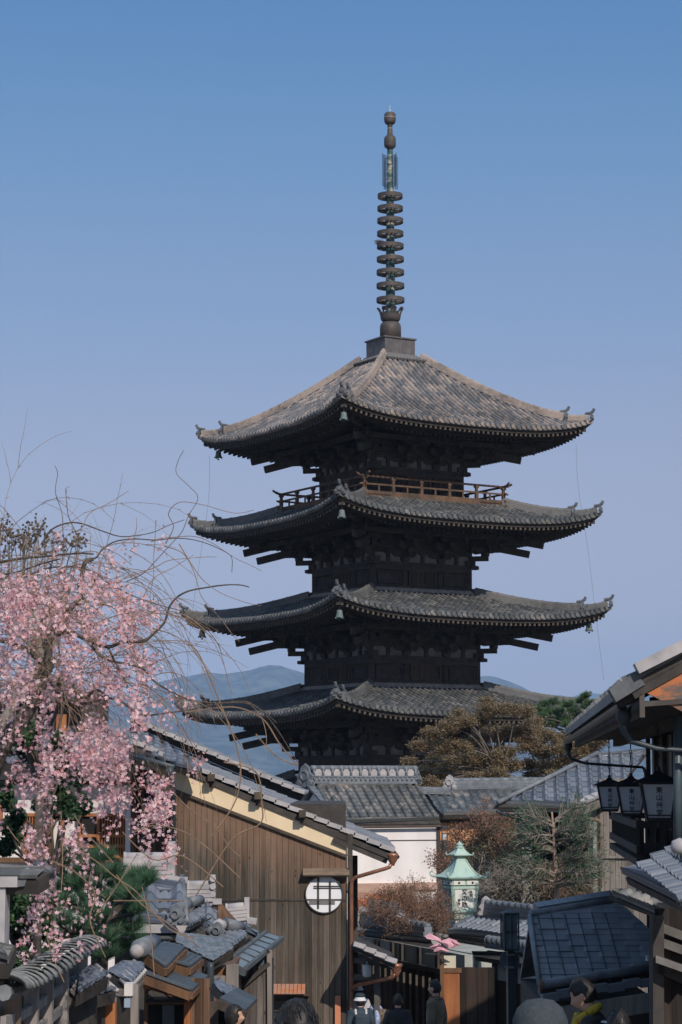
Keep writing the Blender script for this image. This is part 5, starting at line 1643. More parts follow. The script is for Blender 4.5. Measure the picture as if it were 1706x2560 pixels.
# ================================================================== dark house on the right with hanging lanterns
def right_house():
    # eave line running away from us along the street
    A = P(1571, 1716, 17.0); B = P(1423, 1832, 33.0)
    B.z = A.z
    B = A + (B - A)
    az = math.degrees(atan2((A - B).y, (A - B).x))      # from far to near
    h = thing('lantern_house', 'dark timber upper storey on the right with orange gable board and grey tiled eave', 'house', (4.6, 28, gz(28)), radians(az))
    U = (A - B).normalized(); Hd = Vector((-U.y, U.x, 0))
    if Hd.x < 0: Hd = -Hd
    sl = radians(29)
    R_ = RP(0, 0, 1, 0, 0); R_.O = B.copy(); R_.U = U; R_.Hd = Hd; R_.V = Hd * cos(sl) + UP * sin(sl); R_.N = U.cross(R_.V); 
    if R_.N.z < 0: R_.N = -R_.N
    L_ = (A - B).length; D_ = 4.2
    rf = R_.tiles('roof', KW_OLD, h, [(0, 0), (L_, 0), (L_, D_), (0, D_)], px=False, pitch=.28, row=.25, kind='san', deck=DKW, deck_t=.08, lip=.03)
    rr = R_.at(0, D_); mb = MB(); mb.prism([R_.at(0, D_, -.02), R_.at(L_, D_, -.02), R_.at(L_, D_, -.02) + Hd * 4.2 - UP * 2.3, R_.at(0, D_, -.02) + Hd * 4.2 - UP * 2.3], (0, 0, -.1)); mb.build('rear_slope', KW_OLD, rf)
    # verge facing us: pale long tiles, board under
    mb = MB()
    for i in range(7):
        v = .12 + i * .62
        mb.beam(R_.at(L_ - .02, v, .085), R_.at(L_ - .02, v + .66, .055), .24, .085, R_.N)
    mb.build('verge_tiles', CLAY_L, rf)
    mb = MB(); mb.beam(R_.at(L_ - .03, .10, -.02), R_.at(L_ - .03, D_, -.02), .06, .06, R_.N); mb.build('verge_fillet', DKW, rf)
    mb = MB(); mb.prism([R_.at(L_ - .02, .06, -.05), R_.at(L_ - .02, D_, -.05), R_.at(L_ - .02, D_, -.42), R_.at(L_ - .02, .30, -.42)], U * -.05)
    mb.build('barge_board', mat('barge_paint', (.46, .16, .055), (.13, .105, .095), 4.2, (.5, .5, 1.6), rough=.7, contrast=(.40, .50)), rf)
    # eave end block and gutter
    mb = MB(); mb.prism([R_.at(L_ + .02, -.14, .05), R_.at(L_ + .02, .1, .07), R_.at(L_ + .02, .12, -.05), R_.at(L_ + .02, -.14, -.06)], U * -.3); mb.build('eave_end_tile', mat('ridge_end_clay', (0.14, 0.15, 0.16)), rf)
    mb = MB(); n = int(L_ / .28)
    for i in range(n):
        p = R_.at(i * .28 + .14, -.03, .01)
        mb.prism([p - U * .13 + UP * .03, p + U * .13 + UP * .03, p + U * .13 - UP * .06, p - U * .13 - UP * .06], -Hd * .025)
    mb.build('eave_tile_fronts', KW_OLD, rf)
    mb = MB(); mb.beam(R_.at(0, .02, -.18), R_.at(L_, .02, -.18), .04, .18); mb.prism([R_.at(0, .05, -.16), R_.at(L_, .05, -.16), R_.at(L_, 1.2, -.2) - UP * .45, R_.at(0, 1.2, -.2) - UP * .45], -UP * .04)
    mb.prism([R_.at(L_ - .12, .08, -.1), R_.at(L_ - .12, 2.2, -.1), R_.at(L_ - .12, 1.5, -.1) - UP * .6, R_.at(L_ - .12, .3, -.15) - UP * .1], U * -.05)
    mb.build('soffit', mat('soffit_board', (.10, .085, .075), (.05, .043, .04), 3), rf)
    mb = MB()
    gutter(mb, R_.at(0, -.1, -.10), R_.at(L_, -.1, -.10), .055); mb.build('gutter', PIPEM, rf)
    for u0, y0, y1, pts in ((L_ - .35, 0, 0, None), (.25, 0, 0, None)):
        p = R_.at(u0, -.1, -.14)
        mb = MB(); mb.tube([p, p - UP * .16, p - UP * .24 + Hd * .05, p - UP * .30 + Hd * .25, p - UP * .36 + Hd * 1.1], [.036, .034, .026, .02, .02], 10)
        mb.lathe([(.036, -.12), (.065, -.05), (.055, 0), (.07, .025)], p, 12)
        mb.tube([p - UP * .36 + Hd * 1.1, p - UP * .45 + Hd * 1.13, p - UP * 4.2 + Hd * 1.13], .026, 10)
        mb.build('rain_pipe', PIPEM, h, True)
    # wall set back under the eave; near gable wall
    wO = B + Hd * 1.25
    gzz = gz(25) - 1
    top = A.z + .45
    mb = MB()
    wN = wO + U * (L_ - .55)
    mb.prism([Vector((wO.x, wO.y, gzz)), Vector((wN.x, wN.y, gzz)), Vector((wN.x, wN.y, top)), Vector((wO.x, wO.y, top))], Hd * .15)
    wall = mb.build('street_wall', mat('street_wall_timber', (.075, .065, .06), (.035, .032, .031), 3, (1, 1, .3)), h)
    gm = MB(); g0 = wN; g1 = wN + Hd * 6
    ap = R_.at(L_ - .55, D_, -.15)
    gm.prism([Vector((g0.x, g0.y, gzz)), Vector((g1.x, g1.y, gzz)), Vector((g1.x, g1.y, top)), ap, Vector((g0.x, g0.y, top))], U * -.15)
    gm.build('gable_wall', mat('street_wall_timber', (.075, .065, .06)), h)
    # posts, pale infill panels, windows down the street face
    def on(u, z, off=.0): return wO + U * u - Hd * off + UP * (z - wO.z)
    zt = A.z
    nb = 9
    for i in range(nb + 1):
        u = .1 + (L_ - .75) * i / nb
        mb = MB(); p = on(u, gzz, .06); mb.prism([p - U * .07, p + U * .07, p + U * .07 + UP * (top - gzz), p - U * .07 + UP * (top - gzz)], -Hd * .06); mb.build('post', DKW, h)
    for i in range(nb):
        u0 = .1 + (L_ - .75) * i / nb + .1; u1 = .1 + (L_ - .75) * (i + 1) / nb - .1
        if i % 3 != 1:
            mb = MB(); mb.prism([on(u0, 9.0, .02), on(u0 + (u1 - u0) * .42, 9.0, .02), on(u0 + (u1 - u0) * .42, zt - .1, .02), on(u0, zt - .1, .02)], -Hd * .02); mb.build('infill_panel', mat('infill', (.34, .32, .31), (.22, .21, .205), 2, rough=.9), h)
        mb = MB()
        ua = u0 + (u1 - u0) * .45; ub = u1
        mb.prism([on(ua, 8.9, .03), on(ub, 8.9, .03), on(ub, 9.9, .03), on(ua, 9.9, .03)], -Hd * .04)
        w_ = mb.build('window', BLACKV, h)
        mb = MB()
        for z_ in (8.9, 9.4, 9.9): mb.beam(on(ua, z_, .09), on(ub, z_, .09), .04, .06)
        for k in range(4): mb.beam(on(lerp(ua, ub, k / 3), 8.9, .085), on(lerp(ua, ub, k / 3), 9.9, .085), .035, .035)
        mb.build('window_lattice', DKW, w_)
    # balcony box with slats over the street
    zb1, zb0 = P(1600, 2052, 27).z, P(1600, 2130, 27).z
    mb = MB(); ua, ub = L_ * .12, L_ * .52
    for k in range(30):
        u = lerp(ua, ub, k / 29); mb.beam(on(u, zb0 + .08, .70), on(u, zb1, .70), .05, .03, U)
    for z_ in (zb0 + .1, zb1): mb.beam(on(ua, z_, .72), on(ub, z_, .72), .08, .09)
    mb.prism([on(ua, zb0, .05), on(ub, zb0, .05), on(ub, zb0, .76), on(ua, zb0, .76)], -UP * .08)
    for u in (ua, ub):
        for k in range(6): mb.beam(on(u, zb0 + .08, .1 + .12 * k), on(u, zb1, .1 + .12 * k), .05, .03, U)
        mb.beam(on(u, zb1, .05), on(u, zb1, .74), .06, .08)
    mb.build('balcony', mat('balcony_timber', (.045, .038, .034), (.022, .02, .019), 5), h)
    mb = MB(); mb.beam(on(0, zt - .15, .55), on(L_ - .4, zt - .15, .55), .1, .14)
    for k in range(6):
        u = L_ * (k + .5) / 6; mb.beam(on(u, zt - .08, -.1), on(u, zt - .08, 1.0), .07, .09)
    mb.build('eave_beams', DKW, h)
    # near lattice with pale paper behind
    mb = MB(); ua, ub = L_ * .86, L_ * .93
    # lower pent roof with close tiles
    return R_, U, Hd
RH = right_house()

def lantern_trio():
    R_, U, Hd = RH
    grp = 'hanging lettered lanterns on the dark house'
    labs = ['farthest and smallest of the white panelled black lanterns hanging from the dark eave', 'middle white panelled black lantern between the two others under the eave', 'nearest and largest white panelled black lantern hanging beside the dark pipe']
    specs = [(1524, 1953, 2026, 29.5), (1578, 1951, 2037, 25.8), (1646, 1941, 2050, 21.8)]
    proto = None
    PANEL = mat('lantern_glass', (.60, .68, .75), (.52, .59, .66), 3, rough=.35)
    LF = mat('lantern_black', (.030, .034, .040), (.018, .02, .024), 4, rough=.5)
    H0 = .455
    for (x, y0, y1, Y), lab in zip(specs, labs):
        top = P(x, y0, Y); sc = (top.z - P(x, y1, Y).z) / H0
        if proto is None:
            # built at unit size about the origin, hanging point on top
            t = thing('hanging_lantern', lab, 'lantern', (0, 0, 0), 0, grp); proto = t
            a, b = .185, .125
            zt, zb = -.05, -.42
            mb = MB(); loft(mb, [(.25, zt + .005), (.26, zt + .015), (.15, zt + .06), (.05, zt + .10), (.03, zt + .13)], 0, Vector()); mb.tube([(0, 0, zt + .12), (0, 0, zt + .17)], .025, 8)
            mb.build('lantern_roof', LF, t)
            mb = MB()
            cs = ((-1, -1), (1, -1), (1, 1), (-1, 1))
            for i, j in cs: mb.beam((i * b, j * b, zb), (i * a, j * a, zt), .018, .018)
            for q in range(4):
                i, j = cs[q]; k, l = cs[(q + 1) % 4]
                mb.beam((i * a, j * a, zt), (k * a, l * a, zt), .022, .022); mb.beam((i * b, j * b, zb), (k * b, l * b, zb), .022, .022)
                tt = .10; mb.beam((i * lerp(b, a, tt), j * lerp(b, a, tt), lerp(zb, zt, tt)), (k * lerp(b, a, tt), l * lerp(b, a, tt), lerp(zb, zt, tt)), .014, .014)
            loft(mb, [(b, zb - .03), (b + .01, zb)], 0, Vector()); mb.tube([(0, 0, zb - .09), (0, 0, zb - .03)], .02, 8)
            mb.build('lantern_frame', LF, t)
            for q in range(4):
                Mq = Matrix.Rotation(q * pi / 2, 4, 'Z')
                mb = MB(Mq); d = .008
                mb.prism([(-b + .01, -b + d, zb + .01), (b - .01, -b + d, zb + .01), (a - .01, -a + d, zt - .01), (-a + .01, -a + d, zt - .01)], (0, .01, 0))
                pn = mb.build('lantern_panel', PANEL, t)
                if q in (0, 3):
                    tl = atan2(a - b, zt - zb)
                    Mt = Mq @ Matrix.Translation((0, -a - .004 + .018, zt - .075)) @ Matrix.Rotation(pi / 2 + tl * -1, 4, 'X')
                    for i, ch in enumerate('東山艸堂'):
                        txt(ch, .072, INK, pn, Mt @ Matrix.Translation((0, -i * .079, .006)), ext=.001)
            t.location = top + Vector((0, 0, -.02)); t.rotation_euler = (0, 0, radians(-6)); t.scale = (sc,) * 3
        else:
            t = dup(proto, top + Vector((0, 0, -.02)), radians(-6), lab, sc)
        # chain
        mb = MB(); p = top + UP * .10 * sc; zt_ = R_.O.z - .15; n = int((zt_ - p.z) / .07)
        for k in range(n):
            z_ = p.z + k * .07; r = .014
            e = Vector((r, 0, 0)) if k % 2 else Vector((0, r, 0))
            mb.tube([(p.x, Y, z_), Vector((p.x, Y, z_ + .035)) + e, (p.x, Y, z_ + .075), Vector((p.x, Y, z_ + .035)) - e, (p.x, Y, z_)], .006, 5)
        tag(mb.build('chain', IRON), 'chain holding the ' + ('farthest', 'middle', 'nearest')[specs.index((x, y0, y1, Y))] + ' of the three lettered lanterns', 'chain', 'chains of the hanging lanterns')
lantern_trio()

def lower_right():
    """near pent roof, its lit lower eave and the dark shop front under it"""
    U0 = P(1558, 2181, 15.5); 
    h = thing('near_shop', 'dark wooden shop front with wavy blue tiled pent roof at the right edge', 'shop', (P(1680, 2400, 15).x, 15, gz(15)))
    # plane through three photo points at sensible distances
    a = P(1560, 2184, 15.5); b = P(1715, 2262, 13.2); b.z = a.z - .22
    az = math.degrees(atan2(b.y - a.y, b.x - a.x))
    R_ = RP(0, 0, 1, 0, 0); R_.O = a; R_.U = (b - a).normalized(); R_.Hd = Vector((-R_.U.y, R_.U.x, 0)).normalized()
    sl = radians(21); R_.V = R_.Hd * cos(sl) + UP * sin(sl); R_.V = (R_.V - R_.U * R_.V.dot(R_.U)).normalized(); R_.N = R_.U.cross(R_.V)
    if R_.N.z < 0: R_.N = -R_.N
    rf = R_.tiles('pent_roof', KW_BLUE, h, [(1560, 2184), (1730, 2268), (1760, 2160), (1706, 2116), (1690, 2124)], pitch=.135, row=.12, kind='san', deck=DKW, lip=.02, deck_t=.05)
    mb = MB(); mb.tube([P(1706, 2104, 14.2), P(1706, 2124, 14.2)], .04, 10); mb.lathe([(0, -.05), (.05, -.03), (.06, 0), (.05, .04), (0, .06)], P(1700, 2118, 14.2), 12); mb.build('knob', CLAY_L, rf, True)
    # lower eave with sunlit tile tips
    a = P(1522, 2234, 17.0); b = P(1668, 2292, 16.2); b.z = a.z - .1
    R2 = RP(0, 0, 1, 0, 0); R2.O = a; R2.U = (b - a).normalized(); R2.Hd = Vector((-R2.U.y, R2.U.x, 0)).normalized()
    R2.V = R2.Hd * cos(sl) + UP * sin(sl); R2.V = (R2.V - R2.U * R2.V.dot(R2.U)).normalized(); R2.N = R2.U.cross(R2.V)
    if R2.N.z < 0: R2.N = -R2.N
    r2 = R2.tiles('lower_eave', KW_OLD, h, [(1518, 2232), (1668, 2290), (1720, 2262), (1600, 2222)], pitch=.13, row=.05, kind='san', deck=DKW, lip=.003, deck_t=.03)
    # wall
    W = VP(1640, 2400, 15.6, 12)
    gzz = gz(14) - .5
    mb = MB(); p = W.h(1637, 2290); q = W.h(1800, 2290); mb.prism([Vector((p.x, p.y, gzz)), Vector((q.x, q.y, gzz)), Vector((q.x, q.y, p.z + .05)), p + UP * .05], (.38, 2.2, 0))
    wl = mb.build('shop_wall', plank_mat('shop_boards', (.018, .015, .014), (.035, .028, .025), (.08, .055, .042), 'X', .085, grain=30), h)
    mb = MB()
    W.line(mb, [(1642, 2315), (1720, 2345)], .06, .05, .05); W.line(mb, [(1642, 2352), (1720, 2380)], .06, .05, .05)
    mb.build('rails', mat('grey_frame', (.13, .12, .11)), h)
    mb = MB(); a1 = W.h(1638, 2390, .0); 
    mb.prism([a1, W.h(1730, 2420, .0), W.h(1730, 2420, .30), W.h(1640, 2388, .26)], UP * -.05)
    mb.build('sill_shelf', mat('sill_timber', (.22, .21, .20), (.13, .125, .12), 6), h)
    mb = MB(); W.line(mb, [(1642, 2290), (1642, 2560)], .08, .08, .06); W.line(mb, [(1640, 2412), (1730, 2450)], .1, .12, .04); mb.build('post', DKW, h)
    # body block behind, whole house
    mb = MB(); mb.bx(3.3, 8.5, 14.5, 20, gzz, 9.3); mb.build('rear_wall', DKW, h)
    # standing pipe at the picture's right
    mb = MB(); mb.tube([P(1695, 1790, 17.5), P(1695, 2150, 17.5)], .035, 12); mb.build('rain_pipe', mat('teal_pipe', (.07, .10, .115), (.045, .065, .075), 3, rough=.4), h, True)
lower_right()
# ================================================================== houses and gates at the lower left
def z5(x, y): return (.38265 * x, 1850 + .38265 * y)
def z6(x, y): return (300 + .44643 * x, 1750 + .44643 * y)
KW_L = tile_mat('kawara_pale_blue', [(0, (0.12, 0.145, 0.19)), (.5, (0.16, 0.185, 0.235)), (1, (0.21, 0.235, 0.28))], .4, .6, (.10, .11, .13), .3, 9)
BOARD_R = mat('roof_board', (.075, .09, .105), (.045, .055, .066), 5, (.3, 1, 1), rough=.55, spec=.5)
def pbox(mb, W, x0, y0, x1, y1, t=.1, off=0): W.rect(mb, x0, y1, x1, y0, t, off)

# lattice fronted house behind the cherry tree
def lattice_house():
    W = VP(300, 2050, 42, 0); g = gz(42)
    h = thing('lattice_house', 'white plastered house with orange brown lattice windows behind the cherry blossom', 'house', (W.h(230, 2200).x, 42.5, g))
    mb = MB(); a = W.h(-120, 1900); b = W.h(431, 1900); mb.bx(a.x, b.x, 42.0, 46, g, a.z); mb.build('wall', WHITE, h)
    mb = MB(); W.rect(mb, 338, 2330, 432, 1925, .1, .02); mb.build('slat_wall', plank_mat('slat_brown', (.05, .032, .022), (.12, .07, .045), (.22, .13, .08), 'X', .06), h)
    mb = MB(); W.rect(mb, 391, 1985, 434, 1922, .1, .05); mb.build('cream_panel', CREAM, h)
    for (x0, y0, x1, y1) in ((199, 2037, 315, 2142), (60, 2037, 130, 2142)):
        mb = MB(); W.rect(mb, x0, y1, x1, y0, .02, .03); pn = mb.build('window', BLACKV, h)
        mb = MB()
        for k in range(11):
            x = lerp(x0 + 50, x1, k / 10) if x0 > 100 else lerp(x0, x1, k / 10)
            W.rect(mb, x - 2.4, y1 - 2, x + 2.4, y0 + 2, .03, .07)
        for y in (y0, (y0 + y1) / 2, (y0 * 1 + y1 * 3) / 4, y1): W.rect(mb, x0, y + 4, x1, y - 4, .05, .09)
        for x in (x0, x0 + 46, x1): W.rect(mb, x - 4, y1, x + 4, y0, .06, .10)
        mb.build('lattice', ORW, pn)
    for x in (340, 360): 
        mb = MB(); W.rect(mb, x, 2092, x + 14, 1975, .02, .06); mb.build('window', BLACKV, h)
    for (x0, y0, x1, y1, m) in ((313, 1965, 328, 2170, WHITE), (328, 1930, 341, 2170, BRW), (150, 1990, 163, 2140, ORW), (0, 1960, 8, 2060, ORW), (190, 1930, 201, 2160, BRW)):
        mb = MB(); W.rect(mb, x0, y1, x1, y0, .08, .12); mb.build('post', m, h)
    for y in (1955, 2150):
        mb = MB(); W.rect(mb, -100, y + 6, 345, y - 6, .1, .13); mb.build('rail', BRW, h)
    # upper storey, dark, seen through the blossom
    mb = MB(); W.rect(mb, -100, 1905, 330, 1890, .4, .4); mb.build('eave_beam', DKW, h)
    R_ = RP(330, 1905, 41.2, 0, 24)
    rf = R_.tiles('roof', KW_BLUE, h, [(-120, 1905), (330, 1905), (372, 1830), (-120, 1830)], pitch=.27, row=.24, deck=DKW)
    # strip of tiles that laps over the plank house
    R2 = RP(497, 1929, 39.3, 0, 24)
    r2 = R2.tiles('side_roof', KW_L, h, [(321, 1880), (497, 1929), (505, 1916), (372, 1838), (330, 1846)], pitch=.24, row=.14, kind='hon', deck=DKW)
    mb = MB(); a = R2.px(318, 1890, .03); b = R2.px(436, 1922, .03); mb.tube([a, b], .05, 8); mb.tube([P(424, 1918, 39.2), P(426, 1935, 39.2), P(434, 1975, 39.7), P(434, 2400, 39.85)], [.07, .07, .045, .045], 10); mb.build('rain_pipe', PIPEM, r2, True)
    mb = MB(); W.rect(mb, 140, 1862, 166, 1786, .1, -1.2); mb.build('orange_post', ORW, h)
    up = MB(); up.bx(W.h(-100, 1900).x, W.h(215, 1900).x, 43.6, 46, gz(42), P(200, 1725, 43.6).z); up.build('upper_storey', DKW, h)
    R3 = RP(225, 1740, 43, 0, 22); R3.tiles('upper_roof', KW_BLUE, h, [(-120, 1740), (225, 1740), (200, 1700), (-120, 1700)], pitch=.27, row=.24, deck=DKW)
lattice_house()

def shrine_roof(name, label, Y, eave, ridge, pitch, cols, verge_board, roll, base_y, slope=33, az=3):
    """small steep tiled roof with a stacked ridge, seen from its eave side"""
    R_ = RP(*eave[0], Y, az, slope)
    h = thing(name, label, 'house', (P(*eave[0], Y).x, Y, gz(Y)), radians(az))
    rf = R_.tiles('roof', KW_L, h, [eave[0], eave[1], ridge[1], ridge[0]], pitch=pitch, row=pitch * .62, kind='san', deck=DKW, lip=.02, sub=9)
    return R_, rf, h

def roof_one():
    Y = 27
    R_ = RP(*z6(130, 1262), Y, 3, 33)
    h = thing('tiled_gate_house', 'small gate house with pale ridge and wavy blue grey tiles, tallest at lower left', 'house', (P(400, 2400, Y).x, Y + 1, gz(Y)), radians(3))
    rf = R_.tiles('roof', KW_L, h, [z6(-60, 1262), z6(375, 1262), z6(345, 1003), z6(20, 1003)], pitch=.36, row=.19, kind='san', deck=DKW, lip=.024, sub=10)
    q0 = R_.px(*z6(20, 1003)); q1 = R_.px(*z6(290, 1000))
    r = ridge_line(q0, q1, .2, .26, CLAY_L, rf, layers=5, cap=.06)
    mb = MB(); mb.beam(q1 + UP * -.02, q1 + UP * .46, .09, .2, (0, 1, 0)); mb.beam(q1 + R_.U * .0, q1 + R_.U * .2 + UP * -.02, .2, .07); mb.build('ridge_end_block', CLAY_L, r)
    # right gable: brown boards under the verge
    mb = MB(); a = R_.px(*z6(375, 1262)); b = R_.px(*z6(345, 1003)); mb.tube([a + UP * .03, b + UP * .03], .045, 8); mb.build('verge_roll', CLAY, rf, True)
    mb = MB(); mb.prism([b - UP * .05, a - UP * .08, Vector((a.x, a.y + 1.3, a.z - .1)), Vector((b.x, b.y + .4, b.z - .2))], R_.U * -.05); mb.build('gable_board', BRW, rf)
    # front fascia row and gutter
    mb = MB(); e0 = R_.px(*z6(-60, 1262)); e1 = R_.px(*z6(378, 1262)); mb.beam(e0 - UP * .04, e1 - UP * .04, .05, .1); mb.build('eave_course', CLAY_L, rf)
    mb = MB(); gutter(mb, e0 - UP * .12 - R_.Hd * .05, e1 - UP * .12 - R_.Hd * .05 , .06); mb.build('gutter', mat('grey_gutter', (.17, .18, .18), (.10, .11, .11), 3, rough=.4), rf)
    # return eave to the right with striped tile ends
    a = P(*z6(385, 1268), Y - .1)
    R2 = RP(*z6(388, 1272), Y - .1, 58, 20)
    r2 = R2.tiles('return_eave', KW_L, h, [z6(383, 1268), z6(482, 1212), z6(478, 1150), z6(440, 1138), z6(380, 1205)], pitch=.1, row=.05, kind='san', deck=DKW, lip=.002)
    mb = MB()
    e0 = P(*z6(385, 1275), Y - .12); e1 = P(*z6(500, 1215), Y + 1.0)
    for i in range(5): 
        c = lerp(e0, e1, .1 + i * .18) - UP * .06
        mb.tube([c + Vector((.05 * cos(t), 0, .05 * sin(t))) for t in [pi + k * pi / 6 for k in range(7)]], .008, 5)
    gutter(mb, e0 - UP * .0, e1 - UP * .0, .035); mb.build('gutter', PIPEM, r2)
    o = oni(P(*z6(318, 1262), Y - .25), (-.3, -1, .1), .24, CLAY, rf)
    mb = MB(); mb.tube([P(*z6(300, 1180), Y - .1), P(*z6(400, 1130), Y + .8)], .07, 14); mb.tube([P(*z6(395, 1130), Y + .6), P(*z6(450, 1120), Y + .9)], .065, 14); mb.build('ridge_roll', CLAY, rf, True)
    mb = MB(); mb.bx(P(*z6(-50, 1300), Y).x, P(*z6(340, 1300), Y).x, Y + .5, Y + 3, gz(Y) - .3, P(*z6(100, 1270), Y + .5).z); mb.build('wall', DKW, h)
roof_one()
def roof_two():
    Y = 29
    R_ = RP(*z6(470, 1330), Y, 3, 36)
    h = thing('small_tiled_house', 'small house with narrow wavy tiled roof beside the big plank wall', 'house', (P(540, 2400, Y).x, Y + 1, gz(Y)), radians(3))
    rf = R_.tiles('roof', KW_L, h, [z6(440, 1310), z6(548, 1310), z6(570, 1140), z6(480, 1140)], pitch=.34, row=.17, kind='san', deck=DKW, lip=.024, sub=10)
    q0 = R_.px(*z6(375, 1132)); q1 = R_.px(*z6(520, 1128))
    r = ridge_line(q0, q1, .18, .22, CLAY_L, rf, layers=4, cap=.05)
    mb = MB()
    for k in range(3): mb.tube([q1 + UP * (.1 + .1 * k) - R_.Hd * .1, q1 + UP * (.1 + .075 * k) + R_.Hd * .1], .042, 10)
    mb.beam(q1 - UP * .05, q1 + UP * .35, .07, .12, (0, 1, 0)); mb.beam(q1, q1 + R_.U * .12, .16, .07); mb.build('ridge_end_block', CLAY_L, r)
    mb = MB(); a = R_.px(*z6(560, 1310)); b = R_.px(*z6(572, 1140)); mb.prism([b, a, a + Vector((.25, .6, -.05)), b + Vector((.25, .6, -.35))], R_.U * -.05); mb.build('gable_board', BRW, rf)
    # right hand striped eave
    R2 = RP(*z6(620, 1385), Y - .6, 48, 20)
    r2 = R2.tiles('return_eave', KW_L, h, [z6(618, 1385), z6(712, 1315), z6(700, 1290), z6(600, 1270), z6(575, 1320)], pitch=.1, row=.05, kind='san', deck=DKW, lip=.002)
    o = oni(P(*z6(548, 1345), Y - .7), (-.35, -1, .1), .22, CLAY, rf)
    mb = MB(); mb.tube([P(*z6(600, 1255), Y), P(*z6(680, 1275), Y + .3)], .075, 14); mb.tube([P(*z6(505, 1300), Y - .5), P(*z6(600, 1245), Y + .1)], .065, 14); mb.build('ridge_roll', CLAY, rf, True)
    mb = MB(); mb.lathe([(0, -.09), (.08, -.05), (.1, 0), (.08, .05), (0, .09)], P(*z6(557, 1262), Y - .4), 14); mb.build('white_ball', CLAY_L, rf, True)
    mb = MB(); gutter(mb, P(*z6(620, 1395), Y - .65), P(*z6(720, 1325), Y + .6), .035); mb.build('gutter', PIPEM, rf)
    mb = MB(); mb.bx(P(*z6(450, 1400), Y).x, P(*z6(570, 1400), Y).x, Y + .4, Y + 2.4, gz(Y) - .3, P(*z6(500, 1325), Y + .4).z); mb.build('wall', DKW, h)
    # third ridge beyond it
    Y3 = 32; q0 = P(*z6(592, 1245), Y3); q1 = P(*z6(712, 1232), Y3)
    r = ridge_line(q0, q1, .18, .2, CLAY_L, rf, layers=4, cap=.05)
    mb = MB(); mb.beam(q1 - UP * .1, q1 + UP * .32, .07, .12, (0, 1, 0)); mb.beam(q1, q1 + Vector((.14, 0, -.02)), .2, .08); mb.build('ridge_end_block', CLAY_L, r)
    R3 = RP(*z6(700, 1330), Y3 - .5, 3, 33); R3.tiles('far_roof', KW_L, h, [z6(700, 1330), z6(778, 1330), z6(782, 1258), z6(705, 1258)], pitch=.3, row=.17, kind='san', deck=DKW)
roof_two()

def board_roof(mb_name, parent, pts, t, m, Y):
    mb = MB(); q = [P(x, y, Yv) for (x, y), Yv in zip(pts, Y)]
    mb.prism(q, (0, 0, -t)); return mb.build(mb_name, m, parent)

def plank_annex():
    """grey plank annex with a slanting batten roof leaning on the big wall"""
    Y = 28
    h = thing('plank_annex', 'grey weathered plank annex with slanting batten roof against the brown wall', 'house', (P(640, 2500, Y).x, Y + .5, gz(Y)))
    q = [P(*z6(614, 1462), Y - .8), P(*z6(706, 1503), Y - .9), P(*z6(912, 1332), Y + 1.3), P(*z6(820, 1300), Y + 1.6)]
    mb = MB(); mb.prism(q, (0, 0, -.05)); rf = mb.build('roof', mat('annex_roof', (.19, .23, .26), (.11, .14, .165), 4, (.5, .5, .5), rough=.5), h)
    mb = MB()
    for k in range(1, 7):
        mb.beam(lerp(q[0], q[3], k / 7) + UP * .012, lerp(q[1], q[2], k / 7) + UP * .012, .015, .02)
    for k in (0, 1): mb.beam(q[k] if k == 0 else q[1], q[3] if k == 0 else q[2], .05, .05)
    mb.beam(q[0] - UP * .05, q[1] - UP * .05, .05, .09)
    mb.build('battens', mat('annex_batten', (.11, .13, .15), (.07, .08, .09), 4), rf)
    W = VP(*z6(740, 1600), Y + .2, 10)
    mb = MB()
    poly = [z6(645, 1640), z6(834, 1478), z6(838, 1900), z6(645, 1900)]
    W.wall(mb, poly, .1); mb.build('wall', plank_mat('annex_planks', (.085, .072, .066), (.17, .145, .135), (.33, .29, .27), 'X', .085, grain=24), h)
    mb = MB(); W.wall(mb, [z6(642, 1540), z6(830, 1400), z6(832, 1470), z6(645, 1632)], .06, -.03); wn_ = mb.build('window', mat('blue_glass', (.10, .14, .17), (.06, .09, .12), 2, rough=.2, bump=0, spec=.6), h)
    mb = MB()
    for k in range(5):
        x = lerp(648, 828, k / 4); y0 = lerp(1535, 1402, k / 4); y1 = lerp(1632, 1472, k / 4)
        W.line(mb, [z6(x, y0), z6(x, y1)], .04, .05, .02)
    W.line(mb, [z6(642, 1638), z6(836, 1474)], .05, .07, .03); W.line(mb, [z6(642, 1545), z6(836, 1402)], .05, .06, .03)
    mb.build('window_frame', DKW, wn_)
    mb = MB(); W.line(mb, [z6(836, 1400), z6(838, 1900)], .06, .06, .03); mb.build('post', GRW, h)
    mb = MB(); a = W.h(*z6(645, 1700)); b = W.h(*z6(838, 1700)); mb.prism([Vector((a.x, a.y + .15, gz(Y) - .4)), Vector((b.x, b.y + .15, gz(Y) - .4)), Vector((b.x, b.y + .15, W.h(*z6(836, 1500)).z)), Vector((a.x, a.y + .15, W.h(*z6(645, 1650)).z))], (0, 1.6, 0)); mb.build('body', DKW, h)
plank_annex()

